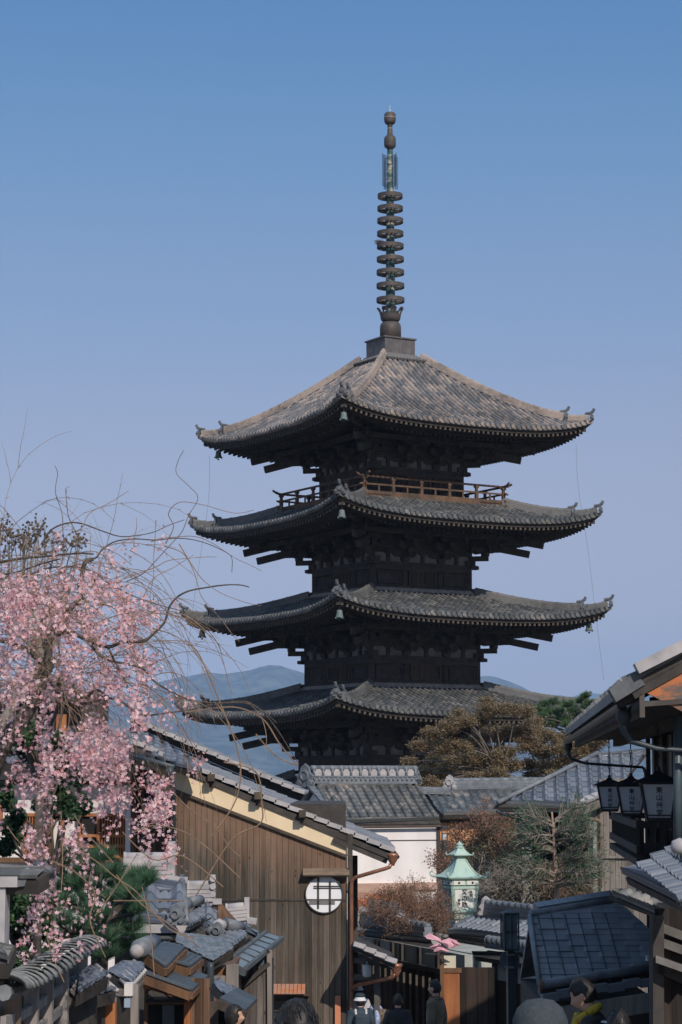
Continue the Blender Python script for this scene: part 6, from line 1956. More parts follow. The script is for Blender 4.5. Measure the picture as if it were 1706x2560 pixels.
def corrugated():
    Y = 26
    h = thing('corrugated_lean_to', 'low lean to with ribbed slate coloured roof between the tiled roofs and wooden gates', 'shed', (P(*z6(470, 1500), Y).x, Y + .3, gz(Y)))
    R_ = RP(*z6(520, 1462), Y - .4, 14, 22)
    rf = R_.tiles('roof', BOARD_T, h, [z6(310, 1350), z6(520, 1462), z6(640, 1385), z6(600, 1330), z6(320, 1300)], pitch=.09, row=.05, kind='rib', deck=DKW, lip=.001, sub=6)
    mb = MB(); gutter(mb, P(*z6(505, 1468), Y - .5), P(*z6(620, 1440), Y + .2), .04); mb.tube([P(*z6(508, 1470), Y - .5), P(*z6(508, 1500), Y - .5), P(*z6(506, 1900), Y - .5)], .04, 10); mb.build('rain_pipe', PIPEM, h, True)
    mb = MB(); a = P(*z6(480, 1480), Y); b = P(*z6(640, 1480), Y); mb.bx(a.x, b.x, Y, Y + 2, gz(Y) - .3, a.z - .03); mb.build('wall', BRW, h)
    mb = MB(); a = P(*z6(598, 1480), Y - .05); mb.bx(a.x, a.x + .14, Y - .12, Y, gz(Y), a.z); a = P(*z6(515, 1540), Y); b = P(*z6(600, 1540), Y); mb.bx(a.x, b.x, Y - .1, Y - .01, a.z - .12, a.z); mb.build('post', GRW, h)
BOARD_T = tile_mat('board_sheet', [(0, (.12, .14, .165)), (.5, (.15, .175, .20)), (1, (.19, .21, .24))], .5, .5, (.06, .07, .08), .4, 5)
corrugated()

def gate_canopies():
    Y = 21
    h = thing('wooden_gateway', 'orange timber gateway under flat slate coloured canopies with a scrolled iron bracket', 'gate', (P(*z5(1080, 1800), Y).x, Y, gz(Y)))
    # three lapped board canopies
    specs = [([z5(945, 1385), z5(1080, 1482), z5(1212, 1345), z5(1075, 1312)], (Y - .4, Y - .6, Y + .4, Y + .6), 'canopy'),
             ([z5(1090, 1440), z5(1235, 1478), z5(1322, 1412), z5(1200, 1368)], (Y - .1, Y - .2, Y + .6, Y + .7), 'canopy'),
             ([z5(935, 1520), z5(1248, 1635), z5(1362, 1535), z5(1100, 1450)], (Y - .7, Y - .8, Y + .2, Y + .3), 'canopy')]
    for pts, Ys, nm in specs:
        c = board_roof(nm, h, pts, .035, BOARD_R, Ys)
        q = [P(*a, b) for a, b in zip(pts, Ys)]
        mb = MB(); mb.beam(q[0] - UP * .055, q[1] - UP * .055, .04, .075); mb.beam(q[1] - UP * .055, q[2] - UP * .055, .04, .05); mb.build('canopy_edge', BRW if nm else DKW, c)
        mb = MB()
        for k in (1, 2, 3): mb.beam(lerp(q[0], q[1], k / 4) + UP * .004, lerp(q[3], q[2], k / 4) + UP * .004, .008, .01)
        mb.beam(q[0] + UP * .012, q[1] + UP * .012, .03, .022)
        mb.build('canopy_joints', mat('annex_batten', (.11, .13, .15)), c)
    W = VP(*z5(1080, 1750), Y - .35, 0)
    def rc(x0, y0, x1, y1, m, nm, t=.08, off=0):
        mb = MB(); a = z5(x0, y1); b = z5(x1, y0); W.rect(mb, a[0], a[1], b[0], b[1], t, off); return mb.build(nm, m, h)
    rc(940, 1600, 966, 2000, BRW, 'post', .1); rc(1202, 1625, 1247, 2000, ORW, 'post', .12, .02)
    rc(1247, 1560, 1372, 2000, plank_mat('gate_planks', (.07, .042, .028), (.15, .085, .055), (.26, .16, .10), 'X', .075, grain=30), 'side_boards', .08)
    mb = MB(); W.line(mb, [z5(938, 1560), z5(1245, 1660)], .06, .09, .04); W.line(mb, [z5(938, 1605), z5(1215, 1680)], .04, .05, .02); mb.build('sloping_beam', ORW, h)
    rc(966, 1700, 1202, 1728, BRW, 'lintel', .08, .02); rc(966, 1680, 1202, 1700, GRW, 'lintel', .06, .0)
    rc(1130, 1640, 1150, 1690, ORW, 'short_post')
    rc(966, 1728, 1202, 2000, BLACKV, 'door_opening', .03, -.35); rc(1060, 1735, 1140, 2000, mat('blue_door_panel', (.13, .16, .19), (.09, .115, .14), 3), 'door_panel', .03, -.2)
    # wrought iron bracket
    mb = MB()
    def IP(x, y): return W.h(*z5(x, y), .14)
    mb.tube([IP(950, 1703), IP(1235, 1697)], .008, 6); mb.tube([IP(950, 1712), IP(1215, 1709)], .006, 6)
    mb.tube([IP(950, 1650), IP(1000, 1622), IP(1050, 1640), IP(1090, 1668), IP(1120, 1690)], .007, 6)
    for cx, cy, r, sg in ((975, 1680, 18, 1), (1000, 1690, 10, -1), (1170, 1672, 20, -1), (1195, 1688, 12, 1), (962, 1700, 9, 1)):
        mb.tube([IP(cx + sg * (r - t * .9) * cos(t * .6), cy + (r - t * .9) * sin(t * .6)) for t in range(15)], .006, 5)
    for i in range(14): mb.tube([IP(1040 + i * 13, 1706), IP(1044 + i * 13, 1716), IP(1048 + i * 13, 1706)], .004, 4)
    mb.prism([IP(1230, 1688), IP(1245, 1697), IP(1230, 1706)], (0, .01, 0))
    mb.build('iron_bracket', IRON, h)
    # round ridge roll and its ball
    mb = MB(); mb.tube([P(*z5(915, 1360), Y - .55), P(*z5(1000, 1325), Y + .5)], [.085, .085], 18); mb.build('ridge_roll', CLAY, h, True)
    mb = MB(); n = 14; mb.lathe([(.066 * sin(pi * k / n), -.066 * cos(pi * k / n)) for k in range(n + 1)], P(*z5(895, 1381), Y - .62), 20)
    mb.build('ball_finial', mat('ball_clay', (.42, .38, .37), (.28, .26, .26), 12, rough=.7), h, True)
gate_canopies()

def lower_canopy():
    Y = 24.5
    h = thing('tile_capped_porch', 'small porch with white lit tile ends and slate board canopy over the dark doorway', 'porch', (P(*z6(600, 1700), Y).x, Y, gz(Y)))
    R_ = RP(*z6(600, 1665), Y, 40, 18)
    r = R_.tiles('tile_cap', KW_L, h, [z6(598, 1662), z6(655, 1612), z6(560, 1560), z6(520, 1575)], pitch=.1, row=.05, kind='san', deck=DKW, lip=.002)
    board_roof('canopy', h, [z6(560, 1665), z6(705, 1732), z6(770, 1668), z6(655, 1610)], .035, BOARD_R, (Y - .3, Y - .4, Y + .3, Y + .3))
    q = [P(*z6(540, 1668), Y - .3), P(*z6(705, 1738), Y - .42)]
    mb = MB(); mb.beam(q[0] - UP * .06, q[1] - UP * .06, .04, .09); mb.build('canopy_edge', mat('rail_timber', (0.10, 0.075, 0.055)), h)
    mb = MB(); mb.bx(P(*z6(525, 1700), Y).x, P(*z6(690, 1700), Y).x, Y + .3, Y + .45, gz(Y) - .3, P(*z6(600, 1690), Y + .3).z); mb.build('doorway', BLACKV, h)
    for x in (528, 640):
        mb = MB(); p = P(*z6(x, 1690), Y + .2); mb.bx(p.x - .05, p.x + .05, Y + .15, Y + .25, gz(Y) - .3, p.z); mb.build('post', mat('rail_timber', (0.10, 0.075, 0.055)), h)
lower_canopy()

def striped_caps():
    """stepped little tiled caps with lit round ends, each on its own piece of wall"""
    specs = [([(505, 1640), (715, 1525), (590, 1480), (520, 1500)], [(510, 1650), (545, 1690), (712, 1560), (712, 1528)], 17.0, 'tiled wall cap catching the sun beside the rounded fence cap', 'tile_cap_wall'),
             ([(600, 1660), (765, 1620), (690, 1590), (620, 1600)], [(610, 1670), (690, 1725), (765, 1650), (765, 1622)], 18.0, 'lower and shorter tiled wall cap in front of the orange post', 'tile_cap_wall'),
             ([(705, 1500), (860, 1590), (945, 1480), (930, 1455), (800, 1450)], [(820, 1545), (865, 1592), (942, 1500), (940, 1470)], 19.5, 'tiled wall cap with bright stripes below the white ball finial', 'tile_cap_wall')]
    for k, (poly, ends, Y, lab, nm) in enumerate(specs):
        a, b = ends[0], ends[3]
        p = P(*z5(*poly[0]), Y)
        h = thing(nm, lab, 'wall', (p.x, Y, gz(Y)), 0, 'stepped tile capped walls at lower left')
        az = 38
        R_ = RP(*z5(*((poly[0][0] + poly[1][0]) / 2, (poly[0][1] + poly[1][1]) / 2)), Y, az, 16)
        R_.tiles('tile_cap', KW_L, h, [z5(*q) for q in poly], pitch=.075, row=.05, kind='san', deck=DKW, lip=.002, sub=8)
        # tile fronts, round ended rolls in a row
        mb = MB(); n = 8
        A = P(*z5(*poly[0]), Y - .05); B = P(*z5(*poly[1]), Y + (.5 if k < 2 else -.1))
        if k == 2: A = P(*z5(855, 1595), Y - .1); B = P(*z5(945, 1490), Y + .5)
        for i in range(n):
            q = lerp(A, B, (i + .5) / n); mb.tube([q - UP * .0 + Vector((.02, -.04, -.02)), q + Vector((-.10, .10, .06))], .022, 8)
            mb.tube([lerp(A, B, i / n) + Vector((.015, -.035, -.045)), lerp(A, B, i / n) + Vector((-.1, .1, .03))], .017, 6)
        mb.build('tile_ends', CLAY_L, h, True)
        mb = MB(); mb.prism([A - UP * .05, B - UP * .05, B - UP * .11, A - UP * .11], (-.3, .2, 0)); mb.build('ledge', GRW, h)
        mb = MB(); mb.prism([A + Vector((-.1, .08, -.11)), B + Vector((-.1, .08, -.11)), Vector((B.x - .1, B.y + .08, gz(Y) - .4)), Vector((A.x - .1, A.y + .08, gz(Y) - .4))], (-.16, .1, 0)); mb.build('wall', DKW, h)
    W = VP(*z5(720, 1800), 18.6, 0)
    def rc(nm, lab, cat, x0, y0, x1, y1, m, t=.1, off=0):
        mb = MB(); a = z5(x0, y1); b = z5(x1, y0); W.rect(mb, a[0], a[1], b[0], b[1], t, off); tag(mb.build(nm, m), lab, cat)
    rc('gate_post', 'orange brown square post below the shorter tiled wall cap', 'post', 682, 1690, 755, 2150, ORW, .12)
    rc('gate_post', 'weathered brown post right of the small white plaster square', 'post', 850, 1600, 905, 2150, GRW, .1, -.3)
    rc('plaster_block', 'small white plaster block under the tile cap with bright stripes', 'wall', 812, 1595, 868, 1672, WHITE, .2, -.2)
    rc('letter_box', 'pale blue box with rounded top fixed below the white plaster block', 'box', 812, 1692, 852, 1748, mat('pale_blue_paint', (.34, .42, .52), (.26, .33, .42), 3, rough=.5), .12, -.15)
striped_caps()

# fence with a rounded, tile-like shingle cap that comes toward us
def capped_fence():
    h = thing('tile_capped_fence', 'wooden fence with a thick rounded cap of overlapping grey tiles in the left corner', 'fence', (-2.4, 16, gz(16)))
    path = [(10, 2478, 13.6), (35, 2474, 14), (70, 2458, 14.6), (110, 2436, 15.4), (145, 2413, 16.3), (175, 2393, 17.2), (205, 2376, 18.2), (228, 2368, 19.2)]
    pts = curve([P(*p) for p in path], 3)
    CAPM = mat('fence_cap_clay', (.23, .24, .24), (.12, .13, .135), 7, rough=.65)
    n = len(pts)
    mb = MB(); L = 0
    k = 0
    i = 0
    while i < n - 1:
        p, q = pts[i], pts[i + 1]
        d = (q - p).normalized(); s_ = d.cross(UP).normalized(); u = s_.cross(d)
        m_ = 9; vs = []
        for pt, r, dz in ((p - d * .03, .145, .022), (q + d * .02, .132, 0)):
            for t in range(m_):
                a = pi * t / (m_ - 1)
                vs.append(pt + s_ * r * cos(a) * 1.1 + u * (r * sin(a) * .62 + dz))
            for t in range(m_)[::-1]:
                a = pi * t / (m_ - 1)
                vs.append(pt + s_ * (r - .02) * cos(a) * 1.1 + u * ((r - .02) * sin(a) * .62 + dz))
        M2 = 2 * m_
        mb.add(vs, [(t, (t + 1) % M2, M2 + (t + 1) % M2, M2 + t) for t in range(M2)] + [tuple(range(M2))[::-1], tuple(range(M2, 2 * M2))])
        i += 1
    mb.build('cap', CAPM, h, True)
    mb = MB(); mb.tube([p - UP * .01 for p in pts], .05, 8); mb.build('cap_core', CAPM, h)
    PG_ = mat('fence_timber', (.34, .31, .29), (.19, .17, .16), 8, (1, 1, .12), rough=.85)
    for x, Y, yt in ((29, 14.0, 2476), (80, 14.8, 2462), (118, 15.6, 2440), (157, 16.6, 2412), (183, 17.4, 2395), (205, 18.2, 2385)):
        p = P(x, yt, Y); mb = MB()
        if x == 29: mb.tube([(p.x, Y, gz(Y) - .3), (p.x, Y, p.z - .0)], .065, 14)
        else: mb.bx(p.x - .045, p.x + .045, Y - .05, Y + .05, gz(Y) - .3, p.z - .02)
        mb.build('post', mat('fence_post_timber', (.24, .17, .12), (.14, .10, .075), 6) if x == 29 else PG_, h)
    q = [pts[0], pts[-1]]
    for dz in (.18, .34, .50, .66, .82):
        mb = MB()
        for i in range(0, n - 4, 4): mb.beam(pts[i] - UP * dz, pts[min(i + 4, n - 1)] - UP * dz, .035, .06)
        mb.build('rail', PG_, h)
    mb = MB()
    for i in range(0, n - 1, 3):
        p = pts[i] + Vector((-.12, .05, -.1)); q_ = pts[min(i + 3, n - 1)] + Vector((-.12, .05, -.1))
        mb.prism([p, q_, Vector((q_.x, q_.y, gz(q_.y))), Vector((p.x, p.y, gz(p.y)))], (-.03, 0, 0))
    mb.build('back_boards', DKW, h)
capped_fence()

def left_edge_gate():
    Y = 14
    h = thing('white_beam_gate', 'small roofed gate with pale squared beam end and white post at the left edge', 'gate', (P(0, 2400, Y).x - .2, Y + .3, gz(Y)))
    R_ = RP(0, 2192, Y, 0, 25)
    R_.tiles('roof', KW_OLD, h, [(-120, 2190), (95, 2190), (122, 2172), (60, 2152), (-120, 2150)], pitch=.13, row=.1, kind='slate', deck=DKW, lip=.012)
    W = VP(0, 2200, Y, 0)
    mb = MB(); W.rect(mb, -80, 2218, 44, 2188, .35, .0); mb.build('beam', CLAY_L, h)
    mb = MB(); W.wall(mb, [(44, 2188), (70, 2187), (62, 2215), (40, 2218)], .3, -.02); mb.build('beam_end', mat('ridge_end_clay', (0.14, 0.15, 0.16)), h)
    mb = MB(); W.rect(mb, -60, 2640, 14, 2218, .2, -.02); mb.build('post', CLAY_L, h)
    mb = MB(); mb.tube([P(60, 2184, Y + .1), P(120, 2182, Y + .5)], .05, 10); mb.tube([P(95, 2165, Y + .5), P(122, 2180, Y + .4)], .04, 8); mb.build('ridge_roll', CLAY, h, True)
    # lower tiled piece
    R2 = RP(0, 2395, 12.5, 8, 30)
    R2.tiles('lower_roof', CAPT, h, [(-80, 2398), (22, 2398), (42, 2352), (-80, 2346)], pitch=.07, row=.12, kind='san', deck=DKW, lip=.012)
CAPT = tile_mat('cap_tile', [(0, (.14, .145, .145)), (1, (.24, .24, .235))], .6, .4, (.08, .085, .085), .5, 8)
left_edge_gate()
# ================================================================== plants
def zA(x, y): return (.38265 * x, 1250 + .38265 * y)
def leaf_mat(name, c1, c2, c3=None, trans=.35, scale=1.5, rough=.7):
    if name in MATS: return MATS[name]
    m = bpy.data.materials.new(name); m.use_nodes = True; nt = m.node_tree; nt.nodes.clear(); L = nt.links.new
    out = nt.nodes.new('ShaderNodeOutputMaterial'); d = nt.nodes.new('ShaderNodeBsdfPrincipled'); t = nt.nodes.new('ShaderNodeBsdfTranslucent'); mx = nt.nodes.new('ShaderNodeMixShader')
    d.inputs['Roughness'].default_value = rough; d.inputs['Specular IOR Level'].default_value = .2
    mx.inputs[0].default_value = trans
    uv = nt.nodes.new('ShaderNodeUVMap'); rp = nt.nodes.new('ShaderNodeValToRGB'); sp = nt.nodes.new('ShaderNodeSeparateXYZ')
    L(uv.outputs[0], sp.inputs[0]); L(sp.outputs['X'], rp.inputs[0])
    e = rp.color_ramp.elements; e[0].color = (*c1, 1); e[1].color = (*c2, 1)
    if c3: x = e.new(.5); x.color = (*c3, 1)
    L(rp.outputs[0], d.inputs['Base Color']); L(rp.outputs[0], t.inputs['Color']); L(d.outputs[0], mx.inputs[1]); L(t.outputs[0], mx.inputs[2]); L(mx.outputs[0], out.inputs[0])
    MATS[name] = m; return m
BARK = mat('bark', (.115, .095, .08), (.05, .042, .038), 14, rough=.9, bump=.6, dist=.02)
BARK_T = mat('twig_bark', (.30, .20, .13), (.17, .12, .085), 14, rough=.85)
BARK_P = mat('pale_bark', (.34, .30, .26), (.19, .165, .145), 8, rough=.85)
def rnd_dir():
    z = random.uniform(-1, 1); a = random.uniform(0, 2 * pi); r = sqrt(1 - z * z); return Vector((r * cos(a), r * sin(a), z))
def leaf(mb, p, size, u, d=None, asp=.55, fold=False):
    n = d or rnd_dir(); a = n.cross(rnd_dir())
    if a.length < 1e-3: a = Vector((1, 0, 0))
    a.normalize(); b = n.cross(a).normalized()
    s_ = size * random.uniform(.7, 1.25)
    mb.add([p - a * s_ * .5, p - b * s_ * asp * .5, p + a * s_ * .5, p + b * s_ * asp * .5], [(0, 1, 2, 3)], [(u, .5)])

# -------- weeping cherry
def cherry():
    base = Vector((P(-100, 2640, 15.2).x, 15.2, gz(15.2)))
    t = thing('weeping_cherry', 'weeping cherry tree with pink blossom strings and bare arching twigs at the left', 'tree', base)
    tr = MB(); tq = MB()
    Y0 = 15.2
    def pp(pts, z=zA, Y=Y0, dY=0): 
        n = len(pts); return curve([P(*z(*q), Y + dY * i / max(1, n - 1)) for i, q in enumerate(pts)], 5)
    def limb(pts, r0, r1, z=zA, Y=Y0, dY=0, mb=None):
        c = pp(pts, z, Y, dY); n = len(c); r0 *= .72; r1 *= .7
        (mb or tr).tube([q + Vector((noise.noise(q * 3 + Vector((1, 0, 0))), 0, noise.noise(q * 3))) * .025 for q in c], [lerp(r0, r1, (i / (n - 1)) ** .5) for i in range(n)], 8, jag=.08)
    bt = zA(330, 1000)
    low = [P(-110, 2720, Y0), P(-85, 2500, Y0), P(-90, 2300, Y0 + .1), P(-60, 2080, Y0), P(0, 1880, Y0 - .1), P(80, 1760, Y0), P(126, 1640, Y0)]
    low[0] = base - UP * .2
    c = curve(low, 5); n = len(c)
    tr.tube(c, [lerp(.10, .042, i / (n - 1)) for i in range(n)], 12, jag=.08)
    limb([(330, 1030), (335, 900), (370, 800), (470, 690), (530, 640), (518, 560), (535, 470), (550, 400), (600, 380)], .045, .02)
    limb([(330, 960), (310, 930), (430, 860), (560, 905), (700, 950), (800, 930), (930, 935), (1000, 885), (1085, 800), (1110, 700), (1150, 630), (1230, 590), (1400, 570), (1568, 560), (1640, 570)], .034, .005)
    limb([(330, 1100), (200, 980), (80, 930), (-60, 900)], .035, .02)
    limb([(700, 960), (760, 1080), (820, 1180), (850, 1260)], .014, .008)
    limb([(560, 905), (640, 1000), (760, 1060), (930, 1110), (1000, 1180), (1130, 1250), (1250, 1310), (1420, 1330), (1568, 1310), (1640, 1330), (1720, 1400), (1800, 1500), (1900, 1640), (1960, 1720)], .018, .004)
    limb([(330, 1180), (420, 1300), (560, 1330), (760, 1300), (900, 1390), (1020, 1400), (1200, 1380), (1400, 1340), (1568, 1320), (1680, 1360), (1800, 1460)], .02, .004)
    limb([(400, 1300), (480, 1250), (560, 1290), (640, 1240), (720, 1290)], .03, .01)
    limb([(0, 410), (160, 375), (300, 365), (500, 345), (600, 350)], .016, .01); limb([(-60, 500), (0, 495), (120, 470), (260, 420), (400, 380)], .014, .008)
    limb([(270, 290), (330, 200), (430, 155), (520, 155), (640, 200), (780, 250), (900, 245), (1000, 220), (1100, 170), (1200, 130)], .012, .003)
    limb([(560, 390), (620, 370), (660, 320), (740, 280), (860, 270), (1000, 275), (1150, 260), (1300, 280), (1440, 330), (1520, 380), (1530, 480)], .012, .003)
    limb([(80, 240), (140, 225), (155, 300), (160, 380)], .012, .012)
    limb([(-40, 600), (60, 580), (180, 500), (330, 440), (500, 430), (620, 470), (740, 560), (900, 640), (1050, 680), (1200, 720), (1310, 790), (1400, 900), (1440, 1000)], .012, .003)
    for q in ([(440, 320), (415, 220), (405, 100), (375, 0), (365, -60), (378, -160), (360, -210)], [(515, 260), (490, 200), (455, 100), (445, 0), (430, -90)], [(500, 200), (540, 170), (570, 110), (620, 60), (750, 0), (850, -60)],
              [(830, 530), (930, 490), (1010, 420), (1100, 320), (1190, 210), (1230, 100), (1300, 0), (1240, -80), (1160, -170), (1170, -260), (1200, -330)],
              [(880, 300), (900, 200), (895, 130)], [(820, 520), (1010, 440), (1100, 400), (1250, 390), (1430, 380)], [(860, 330), (960, 400), (1040, 480), (1130, 600), (1180, 700)],
              [(1080, 300), (1200, 350), (1280, 480), (1330, 620), (1390, 700), (1500, 860), (1568, 930)], [(1170, 280), (1250, 420), (1320, 520), (1440, 600), (1568, 650), (1700, 690)],
              [(1000, 880), (1060, 960), (1120, 1100), (1160, 1190)], [(1000, 840), (1150, 900), (1280, 1020), (1370, 1130), (1420, 1260)], [(1050, 700), (1180, 800), (1240, 940), (1340, 1100), (1430, 1180)],
              [(1568, 1315), (1640, 1330), (1700, 1430), (1730, 1560), (1740, 1700)], [(1420, 1330), (1500, 1450), (1540, 1580)], [(1080, 280), (1130, 180), (1100, 100), (1180, 20), (1320, 30), (1520, 80), (1650, 60)],
              [(1000, 270), (1100, 240), (1240, 230), (1400, 290), (1568, 400), (1700, 470)], [(940, 640), (1000, 520), (1130, 440), (1270, 360)], [(1030, 120), (1010, 300), (1000, 480), (985, 620), (1000, 760)]):
        limb(q, .0060, .0026, mb=tq, Y=Y0 + random.uniform(-.6, .8), dY=random.uniform(-.8, .8))
    trunk = tr.build('trunk', BARK, t, True); tq.build('thin_branches', BARK_T, trunk, True)
    # drooping twigs
    tw = MB()
    def twig(p, d, L_, droop, r=.0030, n=11):
        pts = [p]; q = p.copy(); v = d.normalized(); sl = L_ / n
        for i in range(n):
            v = (v + Vector((random.uniform(-.12, .12), random.uniform(-.1, .1), -droop + random.uniform(-.10, .10)))).normalized()
            q = q + v * sl; pts.append(q.copy())
        tw.tube(pts, [lerp(r, r * .35, i / n) for i in range(n + 1)], 4)
        if L_ > .35:
            for _ in range(random.randint(1, 3)):
                i = random.randint(2, n - 3); v2 = (pts[i + 1] - pts[i]).normalized() + rnd_dir() * .7; q2 = pts[i].copy(); sp = [q2.copy()]
                for _k in range(5):
                    v2 = (v2.normalized() + Vector((random.uniform(-.15, .15), random.uniform(-.1, .1), -droop * .7 + random.uniform(-.1, .1)))).normalized(); q2 = q2 + v2 * L_ * .06; sp.append(q2.copy())
                tw.tube(sp, [r * .6, r * .55, r * .5, r * .4, r * .3, r * .2], 4)
        # buds
        for i in range(2, n):
            if random.random() < .8:
                e = rnd_dir(); tw.tube([pts[i], pts[i] + (e + v) * .016], [r * .8, .001], 3)
        return pts
    for _ in range(200):
        x = random.uniform(-60, 1000); y = random.uniform(340, 1250)
        if x > 600 and random.random() < .7: x = random.uniform(-60, 650)
        p = P(*zA(x, y), Y0 + random.uniform(-1.2, 1.4))
        d = Vector((random.gauss(.25 if x > 500 else 0, .8), random.uniform(-.4, .4), random.uniform(-.3, .6 if y < 600 else .9)))
        twig(p, d, random.uniform(.4, 1.5), random.uniform(.08, .26))
    for _ in range(12):    # long arching whips to the right
        p = P(*zA(random.uniform(600, 1080), random.uniform(230, 1350)), Y0 + random.uniform(-.8, .8))
        twig(p, Vector((1, random.uniform(-.3, .3), random.uniform(-.1, .8))), random.uniform(.5, 1.35), random.uniform(.10, .24), .0036, 14)
    for q in ([(520, 720), (640, 800), (760, 900), (900, 1000), (1100, 1230), (1270, 1290)], [(1130, 340), (1240, 450), (1400, 560), (1500, 700), (1568, 760)], [(800, 600), (1000, 780), (1200, 760), (1460, 960)], [(480, 480), (560, 600), (650, 700), (740, 800)],
              [(340, 790), (500, 870), (620, 1000), (590, 1150), (610, 1250), (690, 1420)], [(760, 880), (900, 1050), (1100, 1200), (1300, 1350)], [(620, 1150), (720, 1020), (900, 740)], [(880, 600), (1000, 560), (1180, 590), (1350, 700), (1568, 900)],
              [(60, 580), (120, 660), (250, 780), (290, 850)], [(300, 1250), (340, 1400), (420, 1580)], [(930, 960), (980, 1200), (1010, 1540)], [(740, 1050), (900, 1050), (1200, 1050)], [(400, 480), (410, 800), (400, 1000)]):
        tw.tube(curve([P(*z5(*a), Y0 - .8) for a in q], 6), .0038, 4)
    for q in ([(470, 1610), (500, 1640), (560, 1780), (600, 1900), (590, 2000), (530, 2090)], [(560, 1905), (640, 1930), (655, 2010), (650, 2060), (580, 2100), (490, 2240)], [(640, 1835), (690, 1890), (745, 1915)], [(745, 1915), (700, 1860), (660, 1800), (600, 1770), (540, 1770), (470, 1780)]):
        tw.tube(curve([P(a, b, Y0) for a, b in q], 6), .005, 4)
    tw.build('twigs', BARK_T, t)
    # blossom
    BL = leaf_mat('blossom', (.82, .38, .40), (.95, .76, .77), (.90, .59, .61), trans=.38)
    bl = MB(); cal = MB()
    def flower(p, s_):
        n = rnd_dir(); n.y -= .5; n.z -= .15; n.normalize()
        a = n.cross(Vector((.3, .2, 1))).normalized(); b = n.cross(a)
        ph = random.uniform(0, 6.28); u = min(1, max(0, random.gauss(.5, .27)))
        vs = [p]; fs = []
        for k in range(5):
            t0 = ph + k * 2 * pi / 5
            vs += [p + (a * cos(t0 - .5) + b * sin(t0 - .5)) * s_ * .62 + n * s_ * .16, p + (a * cos(t0) + b * sin(t0)) * s_ * 1.0 + n * s_ * .22, p + (a * cos(t0 + .5) + b * sin(t0 + .5)) * s_ * .62 + n * s_ * .16]
            i = 1 + k * 3; fs.append((0, i, i + 1, i + 2))
        bl.add(vs, fs, [(u, .5)] * 5)
        if random.random() < .5: cal.add([p - n * .003 + a * .006, p - n * .004 - a * .006, p - n * .024], [(0, 1, 2)])
    def spray(cx, cy, rx, ry, n, z=zA, dY=1.3):
        m_ = max(1, int(n * (.63 if z is zA else .52)) // 11)
        for _ in range(m_):
            a = random.uniform(0, 2 * pi); r = sqrt(random.random())
            x, y = cx + rx * r * cos(a), cy + ry * r * sin(a)
            p = P(*z(x, y), Y0 + random.uniform(-dY, dY))
            d = Vector((random.gauss(0, .35), random.gauss(0, .3), -1)).normalized()
            for k in range(11):
                q = p + d * (k * .017) + Vector((random.gauss(0, .021), random.gauss(0, .024), random.gauss(0, .015)))
                flower(q, random.uniform(.013, .019))
    for e in ((30, 450, 50, 40, 60), (120, 520, 130, 60, 420), (60, 620, 110, 80, 420), (250, 560, 120, 60, 380), (200, 700, 150, 80, 420), (450, 450, 80, 40, 170), (560, 490, 80, 50, 260), (660, 470, 60, 50, 150), (720, 540, 70, 50, 260), (810, 590, 60, 50, 260),
              (900, 640, 70, 40, 240), (985, 665, 55, 28, 110), (430, 640, 90, 60, 330), (380, 740, 90, 70, 300), (90, 800, 130, 90, 420), (450, 790, 60, 70, 180), (610, 760, 90, 60, 280), (640, 840, 60, 50, 200), (800, 740, 50, 60, 130), (890, 760, 60, 70, 260),
              (830, 820, 70, 50, 160), (910, 870, 30, 30, 40), (50, 960, 90, 90, 260), (230, 1020, 60, 60, 120), (400, 960, 70, 50, 150), (440, 980, 60, 60, 120), (560, 1000, 70, 70, 130), (250, 1190, 90, 70, 260), (120, 1130, 120, 80, 300), (370, 1100, 60, 60, 150), (480, 1120, 60, 60, 230), (540, 1210, 40, 30, 80),
              (650, 1090, 60, 90, 260), (740, 1120, 90, 110, 430), (880, 1040, 60, 110, 330), (920, 1190, 30, 50, 110), (960, 980, 50, 40, 110), (1035, 1000, 20, 40, 40), (885, 1320, 40, 90, 210), (1030, 1290, 50, 40, 70), (1105, 1190, 20, 22, 20), (1180, 1250, 60, 30, 60), (1265, 1300, 30, 30, 45), (1090, 1350, 20, 22, 18),
              (60, 1290, 100, 80, 240), (30, 1470, 60, 70, 130), (150, 1420, 60, 60, 100), (300, 1380, 60, 60, 110), (290, 1530, 60, 90, 150), (430, 1520, 45, 60, 150), (620, 1450, 80, 80, 420), (600, 1600, 80, 110, 520), (740, 1560, 100, 110, 480), (810, 1620, 60, 60, 150), (910, 1410, 60, 60, 90), (330, 1640, 60, 60, 110),
              (800, 255, 22, 14, 16), (740, 330, 40, 38, 55), (690, 320, 26, 22, 30), (850, 300, 30, 28, 34), (390, 195, 14, 14, 8), (360, 235, 18, 14, 10), (1065, 180, 18, 12, 8), (1150, 655, 6, 6, 2), (540, 660, 100, 40, 120), (300, 450, 120, 30, 90), (70, 700, 60, 40, 90)):
        spray(*e)
